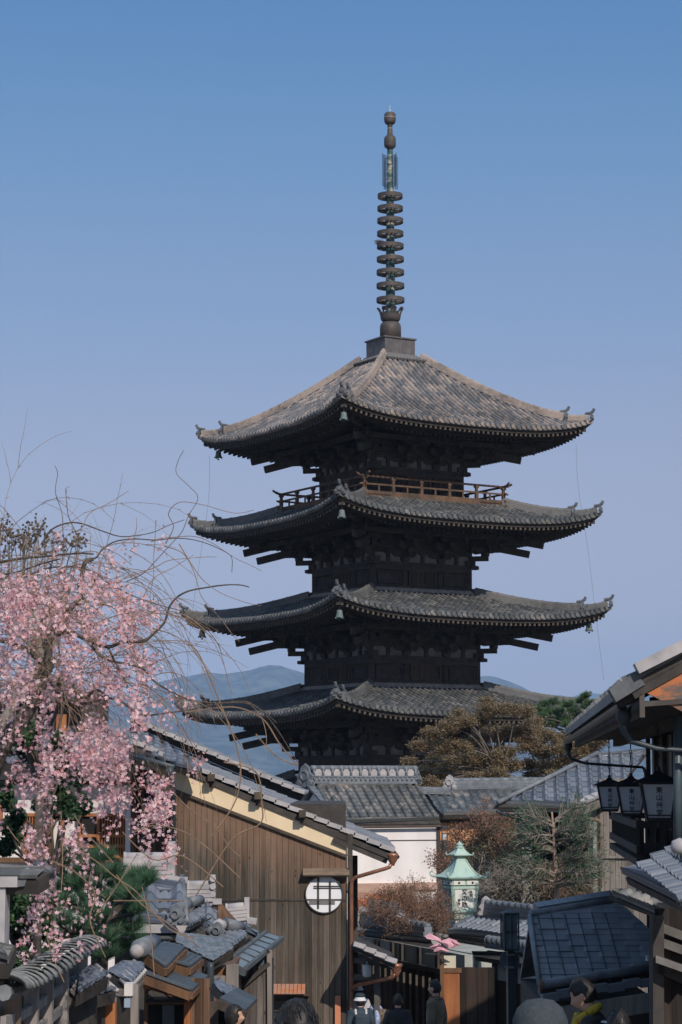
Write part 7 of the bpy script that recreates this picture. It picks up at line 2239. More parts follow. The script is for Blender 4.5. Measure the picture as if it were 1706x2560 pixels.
    for e in ((120, 170, 50, 70, 150), (180, 280, 40, 90, 170), (300, 230, 50, 160, 420), (430, 80, 60, 70, 200), (560, 70, 60, 60, 200), (700, 100, 110, 80, 380), (790, 210, 60, 60, 160), (600, 240, 40, 70, 120), (740, 330, 60, 110, 330), (640, 370, 40, 30, 50), (790, 480, 40, 40, 60),
              (1010, 260, 60, 60, 150), (940, 180, 40, 50, 90), (1080, 260, 40, 50, 110), (980, 440, 50, 100, 260), (1070, 400, 60, 100, 300), (970, 600, 30, 70, 100), (1095, 660, 28, 100, 170), (20, 480, 30, 60, 90), (200, 590, 50, 60, 140), (260, 660, 60, 70, 170), (340, 500, 40, 60, 90), (500, 640, 60, 90, 200), (460, 560, 40, 50, 70), (550, 740, 40, 40, 60), (650, 600, 30, 20, 28),
              (220, 790, 60, 50, 120), (300, 850, 40, 60, 80), (350, 940, 40, 50, 90), (250, 970, 50, 50, 90), (240, 1140, 40, 70, 170), (345, 1230, 36, 80, 130), (150, 1285, 45, 40, 90), (330, 1080, 30, 30, 40), (600, 930, 26, 40, 55), (640, 1010, 26, 70, 85), (440, 1060, 40, 24, 34), (500, 1085, 24, 20, 22), (560, 1270, 30, 20, 20), (545, 1310, 12, 12, 8), (660, 1210, 18, 16, 14), (45, 1280, 14, 12, 8), (430, 970, 20, 20, 14), (900, 330, 30, 30, 26), (1320, 80, 30, 36, 60), (1300, 130, 14, 14, 12)):
        spray(*e, z=z5, dY=.9)
    tag(bl.build('blossoms', BL, t), kind='stuff'); cal.build('calyxes', mat('calyx', (.30, .08, .08), (.18, .06, .05), 8), t)
    print('flowers', len(bl.f) // 5)
cherry()

def crown(mb, clumps, n, size, flat=.6, asp=.6, uvr=(0, 1)):
    tot = sum(c[1] ** 2 for c in clumps)
    for c, r in clumps:
        k = int(n * r * r / tot); tone = random.uniform(0, .45)
        for _ in range(k):
            d = rnd_dir(); q = c + Vector((d.x, d.y, d.z * flat)) * r * random.random() ** .4
            leaf(mb, q, size, min(1, tone + random.uniform(0, .55)), asp=asp)
def limb_to(mb, a, b, r0, r1, sag=.15):
    m_ = (a + b) / 2 + Vector((random.uniform(-1, 1), random.uniform(-1, 1), random.uniform(-.3, 1))) * (b - a).length * sag
    c = curve([a, m_, b], 5); n = len(c); mb.tube(c, [lerp(r0, r1, i / (n - 1)) for i in range(n)], 6)
    return c

# -------- olive brown tree beside the pagoda
def z9(x, y): return (1000 + .45 * x, 1650 + .45 * y)
def brown_tree():
    Y = 88
    t = thing('budding_tree', 'broad olive brown maple coming into bud at the foot of the pagoda', 'tree', (P(1240, 1950, Y).x, Y, gz(Y)))
    tr = MB(); base = Vector((P(1210, 1950, Y).x, Y, gz(Y) - .2)); fork = P(*z9(560, 640), Y)
    tr.tube(curve([base, (base + fork) / 2 + Vector((.2, 0, 0)), fork], 4), [.32, .3, .28, .27, .25, .24, .22, .2, .2], 10)
    b2 = Vector((P(1370, 1950, Y).x, Y + 1, gz(Y) - .2)); f2 = P(*z9(830, 640), Y + 1)
    tr.tube(curve([b2, f2], 4), .17, 8)
    lf = MB(); tw = MB(); clumps = []
    spec = [(60, 560, 30), (30, 620, 25), (110, 480, 40), (170, 410, 55), (260, 380, 60), (350, 350, 60), (340, 300, 30), (430, 320, 55), (520, 290, 60), (620, 270, 60), (700, 290, 50), (740, 340, 40), (230, 480, 60), (320, 470, 65), (430, 440, 70), (540, 400, 70), (650, 390, 65), (740, 400, 55), (820, 430, 60), (900, 440, 50),
            (180, 560, 50), (280, 580, 65), (390, 560, 70), (500, 540, 65), (600, 500, 60), (710, 480, 60), (800, 510, 65), (900, 500, 60), (980, 490, 50), (1060, 480, 50), (1110, 450, 35), (220, 640, 50), (320, 650, 55), (430, 650, 55), (560, 640, 45), (620, 590, 45), (720, 580, 50), (820, 600, 50), (900, 570, 50), (960, 560, 45), (1040, 540, 50), (740, 650, 40), (850, 640, 30), (480, 230, 25), (130, 620, 35), (1010, 610, 30), (680, 690, 50), (300, 700, 60), (450, 700, 60), (160, 690, 40)]
    for x, y, r in spec:
        yy = Y + random.uniform(-2.2, 2.2)
        c = P(*z9(x + random.uniform(-8, 8), y + random.uniform(-8, 8)), yy)
        R = r * .45 / FPX * Y
        root = fork if x < 700 else f2
        lim = limb_to(tr, root, c, .05, .012)
        # fan of level sprays, the way maples carry their twigs
        for _ in range(int(10 + r * .3)):
            d = rnd_dir(); d.z *= .35
            o = c + Vector((d.x, d.y, rnd_dir().z * .8)) * R * random.uniform(.1, .85); e = o + d * R * random.uniform(.4, .8)
            tw.tube([c, (c + o) / 2 + UP * .05, o, e], [.018, .014, .009, .004], 4)
            for _k in range(6):
                e2 = lerp(o, e, random.random()); tw.tube([e2, e2 + (d + rnd_dir() * .7) * R * .3], [.006, .002], 3)
            tone = random.uniform(0, .6)
            m_ = 92
            for _k in range(m_):
                q = lerp(o, e, random.random()) + Vector((random.gauss(0, .22), random.gauss(0, .22), random.gauss(0, .17))) * max(R, .5)
                leaf(lf, q, .078, min(1, tone + random.uniform(0, .4)), d=(UP + rnd_dir() * .7).normalized(), asp=.75)
    tk = tr.build('trunk', mat('maple_bark', (.17, .145, .125), (.09, .078, .07), 8), t, True); tw.build('twigs', mat('tree_twig', (.16, .13, .10), (.09, .075, .06), 8), tk)
    lf.build('crown', leaf_mat('olive_leaf', (.27, .215, .13), (.37, .26, .165), (.31, .24, .145), trans=.42), t)
brown_tree()

def needles(mb, p, d, L_, n, r=.0016, spread=.8, u0=0):
    d = d.normalized()
    for _ in range(n):
        v = (d + rnd_dir() * spread).normalized(); q = p + d * random.uniform(-.3, .3) * L_; s_ = v.cross(rnd_dir()).normalized() * r
        l = L_ * random.uniform(.7, 1.1); u = min(1, u0 + random.uniform(0, .5))
        mb.add([q - s_, q + s_, q + v * l], [(0, 1, 2)], [(u, .5)])
PINE = leaf_mat('pine_needle', (.035, .085, .045), (.13, .20, .08), (.07, .135, .065), trans=.15)
PINE_D = leaf_mat('pine_needle_deep', (.030, .080, .050), (.12, .23, .12), (.065, .14, .08), trans=.15)
def pine_far():
    Y = 92
    t = thing('pine_tree', 'small bright green pine rising between the pagoda roof and the dark eave', 'tree', (P(1440, 1900, Y).x, Y, gz(Y)))
    tr = MB(); base = Vector((P(1470, 1900, Y).x, Y, gz(Y) - .2)); fk = P(1440, 1850, Y); top = P(1420, 1790, Y)
    tr.tube(curve([base, Vector((base.x, Y, (base.z + fk.z) / 2)), fk, top], 4), [.2] * 6 + [.15] * 4 + [.1, .08, .06], 8)
    nb = MB()
    for x, y, r in ((770, 290, 22), (800, 260, 30), (850, 245, 34), (830, 300, 36), (880, 300, 38), (930, 260, 36), (900, 340, 40), (960, 290, 34), (980, 330, 34), (1010, 240, 30), (1030, 210, 22), (1040, 270, 26), (860, 350, 30), (930, 370, 30), (1020, 320, 26), (1060, 250, 14), (790, 320, 22), (840, 372, 18), (1000, 365, 22)):
        c = P(*z9(x, y), Y + random.uniform(-1, 1)); R = r * .45 / FPX * Y
        limb_to(tr, fk, c, .06, .02)
        for _ in range(26):
            d = rnd_dir(); d.z = abs(d.z) * .8; q = c + d * R * random.uniform(.3, 1)
            needles(nb, q, d + UP * .6, .22, 26, .011, .75, random.uniform(0, .5))
    tr.build('trunk', BARK, t, True); nb.build('crown', PINE, t)
pine_far()

def bare_tree(name, label, top, Y, root_px, H_px, spread, r0, levels, m, leaf_spec=None, seed=1, upd=.5, nchild=(3, 4), cat='tree', group=None, ratio=.72, m2=None):
    """recursive branching; optional tiny leaves on the ends"""
    random.seed(seed)
    o = P(root_px[0], root_px[1], Y); base = Vector((o.x, Y, gz(Y) - .1))
    t = thing(name, label, cat, (o.x, Y, gz(Y)), 0, group)
    tr = MB(); tw = MB(); lf = MB()
    S = Y / FPX
    tr.tube([base, (base + o) / 2, o], [r0 * 1.2, r0 * 1.1, r0], 8)
    def grow(p, d, L_, r, lv):
        mid = p + d * L_ * .5 + rnd_dir() * L_ * .07; q = p + d * L_ + rnd_dir() * L_ * .07
        (tr if lv > levels - 2 else tw).tube([p, mid, q], [r, r * .85, r * .7], 6 if lv > levels - 2 else 4)
        if lv == 0 or r < .0012:
            if leaf_spec:
                for _ in range(leaf_spec[1]):
                    leaf(lf, q + Vector((random.gauss(0, 1), random.gauss(0, 1), random.gauss(0, 1))) * leaf_spec[2], leaf_spec[0], random.random())
            return
        for k in range(random.randint(*nchild)):
            v = rnd_dir(); v = (d * .75 + v * spread + UP * upd * .4).normalized()
            st = q if k < 2 else lerp(p, q, random.uniform(.4, .9))
            grow(st, v, L_ * random.uniform(ratio - .12, ratio + .08), r * .64, lv - 1)
    L0 = H_px * S * .34
    for k in range(4):
        v = (UP + rnd_dir() * spread * 1.1).normalized()
        grow(o, v, L0, r0 * .75, levels)
    tk = tr.build('trunk', m, t, True); tw.build('twigs', m2 or m, tk)
    if leaf_spec: lf.build('foliage', leaf_spec[3], t)
    return t
RTW = mat('russet_twig', (.25, .17, .125), (.13, .09, .07), 6)
GTW = mat('grey_twig', (.28, .25, .215), (.16, .14, .12), 6)
OLV = leaf_mat('russet_bud', (.22, .12, .08), (.42, .20, .15), (.28, .17, .11))
GRN = leaf_mat('grey_green_needle', (.06, .085, .045), (.17, .19, .10), (.11, .135, .07))
bare_tree('bare_shrub', 'russet bare shrub with pink buds between the white wall and the copper lantern', None, 47, (1030, 2345), 170, .85, .03, 5, RTW, (.035, 3, .05, OLV), 3, .5, (3, 4), 'shrub', ratio=.74)
bare_tree('bare_shrub', 'lower tangle of bare brown twigs just left of the copper lantern base', None, 48, (1085, 2350), 130, .9, .03, 5, RTW, (.035, 1, .05, OLV), 5, .3, (3, 4), 'shrub', ratio=.74)
bare_tree('garden_shrub', 'tall brown twiggy shrub in front of the rust orange boards', None, 56.5, (1215, 2215), 200, .8, .05, 5, RTW, (.06, 4, .08, OLV), 8, .4, (3, 4), 'shrub', ratio=.76)
bare_tree('garden_shrub', 'brown grey twiggy shrub right of the copper lantern roof', None, 57, (1265, 2230), 190, .85, .05, 5, GTW, (.06, 4, .08, GRN), 9, .4, (3, 4), 'shrub', ratio=.76)
bare_tree('bare_tree', 'leafless grey tree with spreading branches before the tiled wall cap', None, 51.5, (1305, 2290), 200, .95, .07, 5, GTW, None, 12, .2, (3, 4), ratio=.76)
bare_tree('bare_tree', 'leafless tree with pink brown trunk just above the slate roof', None, 50.5, (1395, 2290), 160, .95, .05, 5, RTW, (.05, 1, .06, GRN), 17, .2, (3, 4), ratio=.76)

def garden_conifer():
    random.seed(21)
    Y = 47.5
    t = thing('garden_conifer', 'grey green conifer with fans of pale bare branches before the open bay', 'tree', (P(1388, 2200, Y).x, Y, gz(Y)))
    tr = MB(); nb = MB(); tw = MB()
    a = Vector((P(1392, 2200, Y).x, Y, gz(Y) - .1)); pts = [a] + [P(x, y, Y) for x, y in ((1392, 2240), (1388, 2140), (1384, 2080), (1380, 2030))]
    c = curve(pts, 6); n = len(c); tr.tube(c, [lerp(.075, .02, i / (n - 1)) for i in range(n)], 8, jag=.1)
    for k in range(46):
        y = random.uniform(2040, 2225); p = P(1388, y, Y); side = random.choice((-1, 1))
        w_ = lerp(60, 108, min(1, (y - 2030) / 120)) * random.uniform(.6, 1)
        e = P(1388 + side * w_, y - random.uniform(15, 60) + 22, Y + random.uniform(-1, .6))
        lim = limb_to(tw, p, e, .026, .010, .08)
        for i in range(2, len(lim)):
            for _ in range(3):
                d = (e - p).normalized() + rnd_dir() * .8 + UP * .2
                q = lim[i] + d.normalized() * random.uniform(.12, .42); tw.tube([lim[i], (lim[i] + q) / 2 + UP * .02, q], [.011, .008, .005], 4)
                for _j in range(2): needles(nb, q + rnd_dir() * .07, d + UP * .3, .09, 5, .0045, .9, random.uniform(0, .4))
    tk = tr.build('trunk', mat('pinkish_bark', (.40, .26, .20), (.24, .17, .14), 7), t, True); tw.build('twigs', GTW, tk); nb.build('foliage', PINE_D, t)
garden_conifer()

def pine_near():
    random.seed(5)
    Y = 22.5
    t = thing('pine_tree', 'dense dark green pine bush behind the tiled fence at lower left', 'tree', (P(250, 2500, Y).x, Y, gz(Y)))
    tr = MB(); nb = MB(); base = Vector((P(250, 2450, Y).x, Y, gz(Y) - .1)); fk = P(250, 2330, Y)
    tr.tube(curve([base, fk], 4), .09, 8)
    spec = [(400, 800, 70), (480, 780, 60), (340, 850, 50), (620, 800, 70), (680, 780, 50), (560, 870, 70), (450, 930, 80), (540, 980, 80), (650, 920, 80), (740, 880, 70), (760, 960, 80), (860, 920, 60), (940, 900, 50), (960, 940, 40), (640, 1040, 90), (740, 1060, 90), (840, 1040, 80), (900, 1000, 60), (440, 1080, 80), (520, 1120, 90), (620, 1160, 90), (720, 1180, 90), (820, 1150, 80), (890, 1120, 60),
            (400, 1200, 80), (480, 1260, 80), (580, 1290, 90), (680, 1310, 90), (780, 1280, 80), (870, 1240, 60), (620, 1390, 60), (700, 1420, 60), (780, 1380, 50), (380, 1290, 60), (420, 1000, 60), (350, 1120, 40), (900, 1330, 30)]
    for x, y, r in spec:
        yy = Y + random.uniform(-.8, .8); c = P(*z5(x, y), yy); R = r * .38265 / FPX * Y
        limb_to(tr, fk, c, .03, .012)
        for _ in range(26):
            d = rnd_dir(); d.z = d.z * .6 + .35; q = c + d * R * random.uniform(.2, 1.0)
            needles(nb, q, d + UP * .7, .135, 36, .0022, .62, random.uniform(0, .5))
            if random.random() < .06: tr.tube([q, q + UP * .09], [.006, .003], 5)
    tr.build('trunk', BARK, t, True); nb.build('needles', PINE_D, t)
pine_near()

def leafy(name, label, spec, Y, size, m, n_per, root, seed, z=z5, cat='shrub', asp=.5):
    random.seed(seed)
    t = thing(name, label, cat, (P(*root, Y).x, Y, gz(Y)))
    tr = MB(); lf = MB(); base = Vector((P(*root, Y).x, Y, gz(Y) - .1)); fk = P(*root, Y)
    tr.tube([base, fk], .04 * Y / 20, 7)
    for x, y, r in spec:
        c = P(*z(x, y), Y + random.uniform(-.5, .5)); R = r * .38265 / FPX * Y
        limb_to(tr, fk, c, .02 * Y / 20, .008)
        tone = random.uniform(0, .4)
        for _ in range(n_per):
            d = rnd_dir(); q = c + d * R * random.random() ** .45
            leaf(lf, q, size, min(1, tone + random.uniform(0, .6)), asp=asp)
    tr.build('trunk', BARK, t, True); lf.build('foliage', m, t)
EVG = leaf_mat('evergreen_leaf', (.012, .03, .018), (.07, .13, .06), (.03, .065, .035), trans=.15)
EVG2 = leaf_mat('bush_leaf', (.02, .045, .022), (.11, .19, .09), (.05, .095, .045), trans=.2)
leafy('evergreen_shrub', 'dark leafy evergreen under the cherry at the far left', [(60, 1000, 60), (130, 1010, 60), (90, 1080, 70), (180, 1080, 60), (60, 1150, 60), (140, 1170, 70), (230, 1150, 60), (200, 1240, 60), (290, 1180, 50), (320, 1270, 50), (100, 1240, 60), (240, 980, 40), (330, 1050, 50), (300, 930, 40)], 20.5, .075, EVG2, 420, (55, 2400), 31)
leafy('hedge_shrub', 'small leaved green creeper growing behind the rounded fence cap', [(30, 1520, 50), (100, 1470, 60), (180, 1430, 50), (250, 1400, 45), (320, 1380, 40), (20, 1460, 50), (60, 1560, 40), (120, 1530, 40), (380, 1350, 35), (150, 1390, 40)], 20, .04, EVG2, 520, (40, 2520), 32)
leafy('evergreen_tree', 'dark evergreen standing behind the blossom with leaves showing through gaps', [(430, 1230, 50), (410, 1190, 36), (120, 1380, 70), (180, 1420, 60), (220, 1290, 50), (90, 1330, 50), (280, 1060, 40), (300, 1100, 40), (60, 1450, 60), (420, 1640, 60), (380, 1560, 40), (250, 1480, 50), (160, 1540, 60), (60, 1600, 70), (200, 1640, 70)], 19, .075, EVG2, 330, (100, 1950), 33, z=zA, cat='tree')
leafy('evergreen_tree', 'shaded evergreen before the lattice windows under the blossom', [(400, 330, 60), (440, 400, 60), (380, 460, 60), (540, 400, 40), (560, 440, 40), (430, 130, 60), (380, 190, 50), (500, 250, 50), (460, 480, 50), (260, 420, 50), (60, 420, 50), (120, 500, 50), (30, 340, 60), (100, 620, 60), (60, 560, 60), (40, 700, 60)], 21, .085, EVG, 300, (130, 2200), 34, cat='tree')

def pod_tree():
    random.seed(44)
    Y = 18
    t = thing('seed_pod_tree', 'upright grey stems tipped with round seed pods above the blossom at far left', 'tree', (P(60, 1900, Y).x, Y, gz(Y)))
    tr = MB(); pd = MB()
    fk = P(110, 1650, Y); tr.tube([Vector((P(-70, 1900, Y).x, Y, gz(Y) - .1)), P(-50, 1900, Y), P(40, 1750, Y), fk], [.06, .05, .04, .03], 8)
    tips = [(15, 110), (5, 150), (40, 190), (75, 200), (20, 230), (110, 230), (150, 240), (190, 180), (240, 150), (225, 200), (270, 165), (290, 210), (400, 280), (420, 300), (440, 330), (490, 250), (520, 230), (530, 260), (500, 290), (350, 250), (60, 290), (30, 330), (160, 310), (240, 320), (310, 330), (200, 250), (250, 230), (130, 280), (90, 260), (350, 300)]
    for x, y in tips:
        tip = P(*zA(x, y), Y + random.uniform(-.5, .5)); src = P(*zA(x * .8 + random.uniform(-20, 40), 620), Y)
        limb_to(tr, fk, src, .02, .012); c = limb_to(tr, src, tip, .007, .003, .07)
        for _ in range(11):
            b_ = lerp(c[-3], tip, random.random()); q = b_ + rnd_dir() * .055 + UP * .03
            tr.tube([b_, q], [.0025, .0018], 3)
            pd.lathe([(0, -.010), (.009, -.005), (.010, .003), (.004, .010), (0, .012)], q, 6)
    tr.build('trunk', GTW, t, True); tag(pd.build('seed_pods', mat('seed_pod', (.12, .09, .07), (.06, .05, .045), 10), t), kind='stuff')
pod_tree()
# ================================================================== people
SKIN = mat('skin', (.52, .33, .24), (.46, .28, .20), 6, rough=.55, bump=.03)
HAIR = mat('black_hair', (.026, .023, .022), (.010, .009, .009), 170, (1, 1, .07), rough=.5, bump=.5, dist=.003)
def ell(mb, c, rx, ry, rz, n=14, m=10, R=None, fn=None):
    vs = []; fs = []
    for j in range(m + 1):
        ph = pi * j / m
        for i in range(n):
            th = 2 * pi * i / n
            p = Vector((rx * sin(ph) * cos(th), ry * sin(ph) * sin(th), -rz * cos(ph)))
            if fn: p = fn(p)
            if R is not None: p = R @ p
            vs.append(Vector(c) + p)
    for j in range(m):
        for i in range(n):
            fs.append((j * n + i, j * n + (i + 1) % n, (j + 1) * n + (i + 1) % n, (j + 1) * n + i))
    mb.add(vs, fs)
def head_shape(p):
    # face looks to -y
    z = p.z / .118
    if z < -.1: p.x *= 1 - .42 * min(1, (-z - .1)) ; p.y = p.y * (1 - .18 * min(1, -z - .1)) - .012
    if p.y > 0: p.y *= 1.08
    g = math.exp(-((p.x / .016) ** 2) - ((p.z + .018) / .028) ** 2)
    if p.y < 0: p.y -= .026 * g
    g = math.exp(-(((abs(p.x) - .032) / .015) ** 2) - ((p.z - .008) / .013) ** 2)
    if p.y < 0: p.y += .010 * g
    g = math.exp(-((p.x / .028) ** 2) - ((p.z + .062) / .009) ** 2)
    if p.y < 0: p.y -= .006 * g
    return p
def person(label, x, ytop, Y, turn, top_m, leg_m=None, hair='short', lean=0, extra=None, hgt=None, arms='down', head_turn=0, nod=0, cat='person', group=None):
    """stands at distance Y with the crown of the head at photo pixel (x, ytop); turn 0 faces away from us"""
    top = P(x, ytop, Y); g = gz(Y); H = hgt or (top.z - g)
    t = thing('person', label, cat, (top.x, Y, top.z - H), radians(turn), group)
    M0 = Matrix.Translation((top.x, Y, top.z - H)) @ Matrix.Rotation(radians(turn) + pi, 4, 'Z')   # local -y is the front
    s = H / 1.72
    leg_m = leg_m or mat('dark_trousers', (.03, .032, .04), (.02, .021, .026), 4)
    ln = Matrix.Rotation(radians(lean), 4, 'X')
    def J(px, py, pz, l=True):
        v = Vector((px, py, pz))
        if l and lean: v = Vector((0, 0, .92)) + (ln @ (v - Vector((0, 0, .92))))
        return v * s
    MB_ = lambda: MB(M0)
    body = MB_()
    hc = J(0, -.015, 1.60); RH_ = Matrix.Rotation(radians(head_turn), 3, 'Z') @ Matrix.Rotation(radians(lean + nod), 3, 'X')
    ell(body, hc, .076 * s, .092 * s, .118 * s, 26, 22, RH_, lambda p: head_shape(p / s) * s)
    for sx in (-1, 1):
        ell(body, hc + RH_ @ Vector((sx * .077 * s, .012 * s, -.005 * s)), .012 * s, .022 * s, .032 * s, 8, 6, RH_)
    body.tube([J(0, .015, 1.36), J(0, .01, 1.44), J(0, .0, 1.54)], [.062 * s, .054 * s, .056 * s], 12)
    def arm_pts(sx):
        if arms == 'down': return [J(sx * .175, .0, 1.37), J(sx * .235, .03, 1.10), J(sx * .24, -.06, .86)]
        if arms == 'front': return [J(sx * .175, .0, 1.37), J(sx * .225, -.03, 1.12), J(sx * .10, -.24, 1.10)]
    for sx in (-1, 1):
        a = arm_pts(sx)
        body.tube(curve(a, 4), [r * s for r in (.05, .046, .042, .04, .038, .036, .033, .029, .026)], 10)
        d = (a[2] - a[1]).normalized(); q = a[2]
        side = d.cross(Vector((0, 1, 0))).normalized()
        ell(body, q + d * .045 * s, .038 * s, .018 * s, .05 * s, 10, 8, d.to_track_quat('Z', 'Y').to_matrix())
        for f in range(4):
            b0 = q + d * .085 * s + side * (f - 1.5) * .018 * s; L_ = (.065, .075, .07, .055)[f] * s
            body.tube([b0 - d * .02 * s, b0 + d * L_ * .5 + Vector((0, -.006, 0)) * s, b0 + d * L_ + Vector((0, -.022, 0)) * s], [.009 * s, .008 * s, .006 * s], 6)
        b0 = q + d * .03 * s - side * sx * .034 * s; body.tube([b0, b0 + (d * .03 - side * sx * .02) * s, b0 + (d * .06 - side * sx * .022 + Vector((0, -.01, 0))) * s], [.011 * s, .009 * s, .007 * s], 6)
    body.tube([J(0, 0.01, .9), J(0, 0.01, 1.15), J(0, 0.01, 1.36)], [.095 * s, .09 * s, .085 * s], 12); body.tube([J(-.15, 0, 1.35), J(0, .01, 1.38), J(.15, 0, 1.35)], [.045 * s, .06 * s, .045 * s], 10)
    for sx in (-1, 1):
        body.tube([J(sx * .09, 0, .95, False), J(sx * .10, -.01, .5, False), J(sx * .10, .02, .08, False)], [.085 * s, .055 * s, .036 * s], 10)
        ell(body, J(sx * .10, -.05, .04, False), .045 * s, .125 * s, .04 * s, 10, 8)
    b = body.build('body', SKIN, t, True)
    rm = b.modifiers.new('skin', 'REMESH'); rm.mode = 'VOXEL'; rm.voxel_size = .011 * s if Y > 12 else .008; rm.use_smooth_shade = True
    # clothes
    c = MB_()
    prof_ = [(.155, .105, .84), (.165, .115, .95), (.150, .105, 1.08), (.175, .118, 1.22), (.195, .118, 1.33), (.165, .10, 1.395), (.085, .075, 1.445), (.068, .066, 1.455)]
    n = 20; vs = []; fs = []
    for rx, ry, z_ in prof_:
        for i in range(n): 
            w_ = 1 + .02 * noise.noise(Vector((i * .9, z_ * 9, x)))
            vs.append(J(rx * cos(2 * pi * i / n) * w_, ry * sin(2 * pi * i / n) * w_ + .01, z_))
    for k in range(len(prof_) - 1):
        for i in range(n): fs.append((k * n + i, k * n + (i + 1) % n, (k + 1) * n + (i + 1) % n, (k + 1) * n + i))
    fs.append(tuple(range(n))[::-1]); fs.append(tuple((len(prof_) - 1) * n + i for i in range(n)))
    c.add(vs, fs)
    for sx in (-1, 1):
        a = arm_pts(sx); cc = curve([J(sx * .12, .01, 1.36)] + a[:2] + [lerp(a[1], a[2], .93)], 5); m_ = len(cc)
        c.tube([q + Vector((noise.noise(q * 14), noise.noise(q * 15), 0)) * .008 for q in cc], [lerp(.082, .05, i / (m_ - 1)) * s for i in range(m_)], 12)
    co = c.build('jacket', top_m, t, True)
    rm = co.modifiers.new('join', 'REMESH'); rm.mode = 'VOXEL'; rm.voxel_size = .014 if Y > 12 else .01; rm.use_smooth_shade = True
    sm_ = co.modifiers.new('soft', 'SMOOTH'); sm_.iterations = 3
    c = MB_(); c.tube([J(0, 0, 1.425), J(0, .0, 1.485)], [.075 * s, .066 * s], 14); c.build('collar', top_m, t, True)
    c = MB_()
    for sx in (-1, 1): c.tube([J(sx * .08, 0, .98, False), J(sx * .10, -.01, .5, False), J(sx * .10, .02, .10, False)], [.105 * s, .085 * s, .07 * s], 12)
    c.build('trousers', leg_m, t, True)
    c = MB_()
    for sx in (-1, 1): ell(c, J(sx * .10, -.05, .045, False), .052 * s, .14 * s, .05 * s, 12, 8)
    c.build('shoes', mat('shoe', (.04, .04, .04), (.02, .02, .02), 4), t, True)
    # hair
    hm = MB_()
    def hfn(p):
        q = p / s
        return p
    if hair in ('short', 'long'):
        vs = []; fs = []; n = 40; m_ = 26
        for j in range(m_ + 1):
            ph = pi * j / m_
            for i in range(n):
                th = 2 * pi * i / n
                d = Vector((sin(ph) * cos(th), sin(ph) * sin(th), cos(ph)))
                # the hair stops at the forehead, above the ears, at the nape
                low = -.075 if d.y > 0 else (.055 if abs(d.x) < .75 else .0)
                if hair == 'long': low = -.13 if d.y > -.15 else (.055 if abs(d.x) < .7 else -.10)
                p = Vector((d.x * .086, d.y * .103, d.z * .128))
                if p.z < low - .02 and d.y > -.2 and hair == 'short': p = Vector((p.x * .8, min(p.y * .9, .085), max(p.z, -.075)))
                elif p.z < low: p = Vector((p.x * .7, p.y * .6, p.z))
                if hair == 'long' and d.y > -.15 and d.z < 0: p.x *= 1.05; p.z *= 1.25
                p += d * (.006 * noise.noise(Vector((th * 1.6, ph * 1.6, x * .1))) + .0035 * noise.noise(Vector((th * 12, ph * 1.5, x))))
                vs.append(hc + RH_ @ (p * s) + RH_ @ Vector((0, .006 * s, .006 * s)))
        fs = [(j * n + i, j * n + (i + 1) % n, (j + 1) * n + (i + 1) % n, (j + 1) * n + i) for j in range(m_) for i in range(n)]
        hm.add(vs, fs)
        # loose locks
        for _ in range(40 if Y > 12 else 160):
            th = random.uniform(0, 2 * pi); el = random.uniform(.0, 1.4)
            d = Vector((cos(el) * cos(th), cos(el) * sin(th), sin(el)))
            if d.y < -.5 and d.z < .55: continue
            p = hc + RH_ @ (Vector((d.x * .087, d.y * .105 + .006, d.z * .130 + .006)) * s)
            e = Vector((random.gauss(0, .22), random.gauss(0, .22), -1)); e = (e - d * e.dot(d) * .8).normalized() * random.uniform(.02, .05)
            hm.tube([p, p + RH_ @ (e * .5 * s) + RH_ @ (d * .004), p + RH_ @ (e * s)], [.0022 * s, .002 * s, .0006], 4)
        hm.build('hair', HAIR, t, True)
    elif hair == 'beanie':
        n = 36; vs = []; prof2 = [(.099, -.045), (.103, -.015), (.098, -.0), (.102, .03), (.098, .07), (.082, .105), (.05, .13), (.0, .138)]
        def rr(th): return 1 + .012 * sin(th * 18)
        for r, z_ in prof2:
            for i in range(n):
                th = 2 * pi * i / n; vs.append(hc + RH_ @ (Vector((r * .92 * cos(th) * rr(th), r * 1.08 * sin(th) * rr(th), z_)) * s))
        hm.add(vs, [(k * n + i, k * n + (i + 1) % n, (k + 1) * n + (i + 1) % n, (k + 1) * n + i) for k in range(len(prof2) - 1) for i in range(n)])
        hm.build('knitted_cap', mat('cap_wool', (.055, .066, .075), (.036, .044, .052), 60, rough=.95, bump=.5, dist=.004), t, True)
        h2 = MB_(); ell(h2, hc + RH_ @ Vector((0, .012, -.035)) * s, .082 * s, .095 * s, .07 * s, 20, 12, RH_); h2.build('hair', HAIR, t, True)
    elif hair == 'bucket':
        hm.lathe([(.125 * s, -.0), (.12 * s, .012), (.095 * s, .04 * s), (.09 * s, .10 * s), (.06 * s, .13 * s), (0, .135 * s)], hc, 20); hm.build('hat', mat('white_hat', (.66, .66, .68), (.55, .55, .58), 3), t, True)
        h2 = MB_(); h2.lathe([(.099 * s, .07 * s), (.094 * s, .105 * s), (.062 * s, .136 * s), (0, .141 * s)], hc, 20); h2.build('hat_crown', mat('navy_cloth', (.035, .055, .075), (.02, .035, .05), 4), t, True)
        h3 = MB_(); ell(h3, hc + Vector((0, .015, -.02)) * s, .085 * s, .095 * s, .10 * s, 16, 10); h3.build('hair', HAIR, t, True)
    if extra: extra(t, J, hc, s, MB_, RH_)
    return t
JK_BLACK = mat('black_cloth', (.035, .034, .036), (.02, .02, .022), 5, rough=.9)
JK_BROWN = mat('brown_jacket', (.155, .115, .075), (.095, .07, .048), 5, rough=.8)
JK_NAVY = mat('navy_cloth', (.035, .055, .075), (.02, .035, .05), 4)
JK_WHITE = mat('white_coat', (.62, .60, .60), (.46, .45, .46), 5, rough=.85)
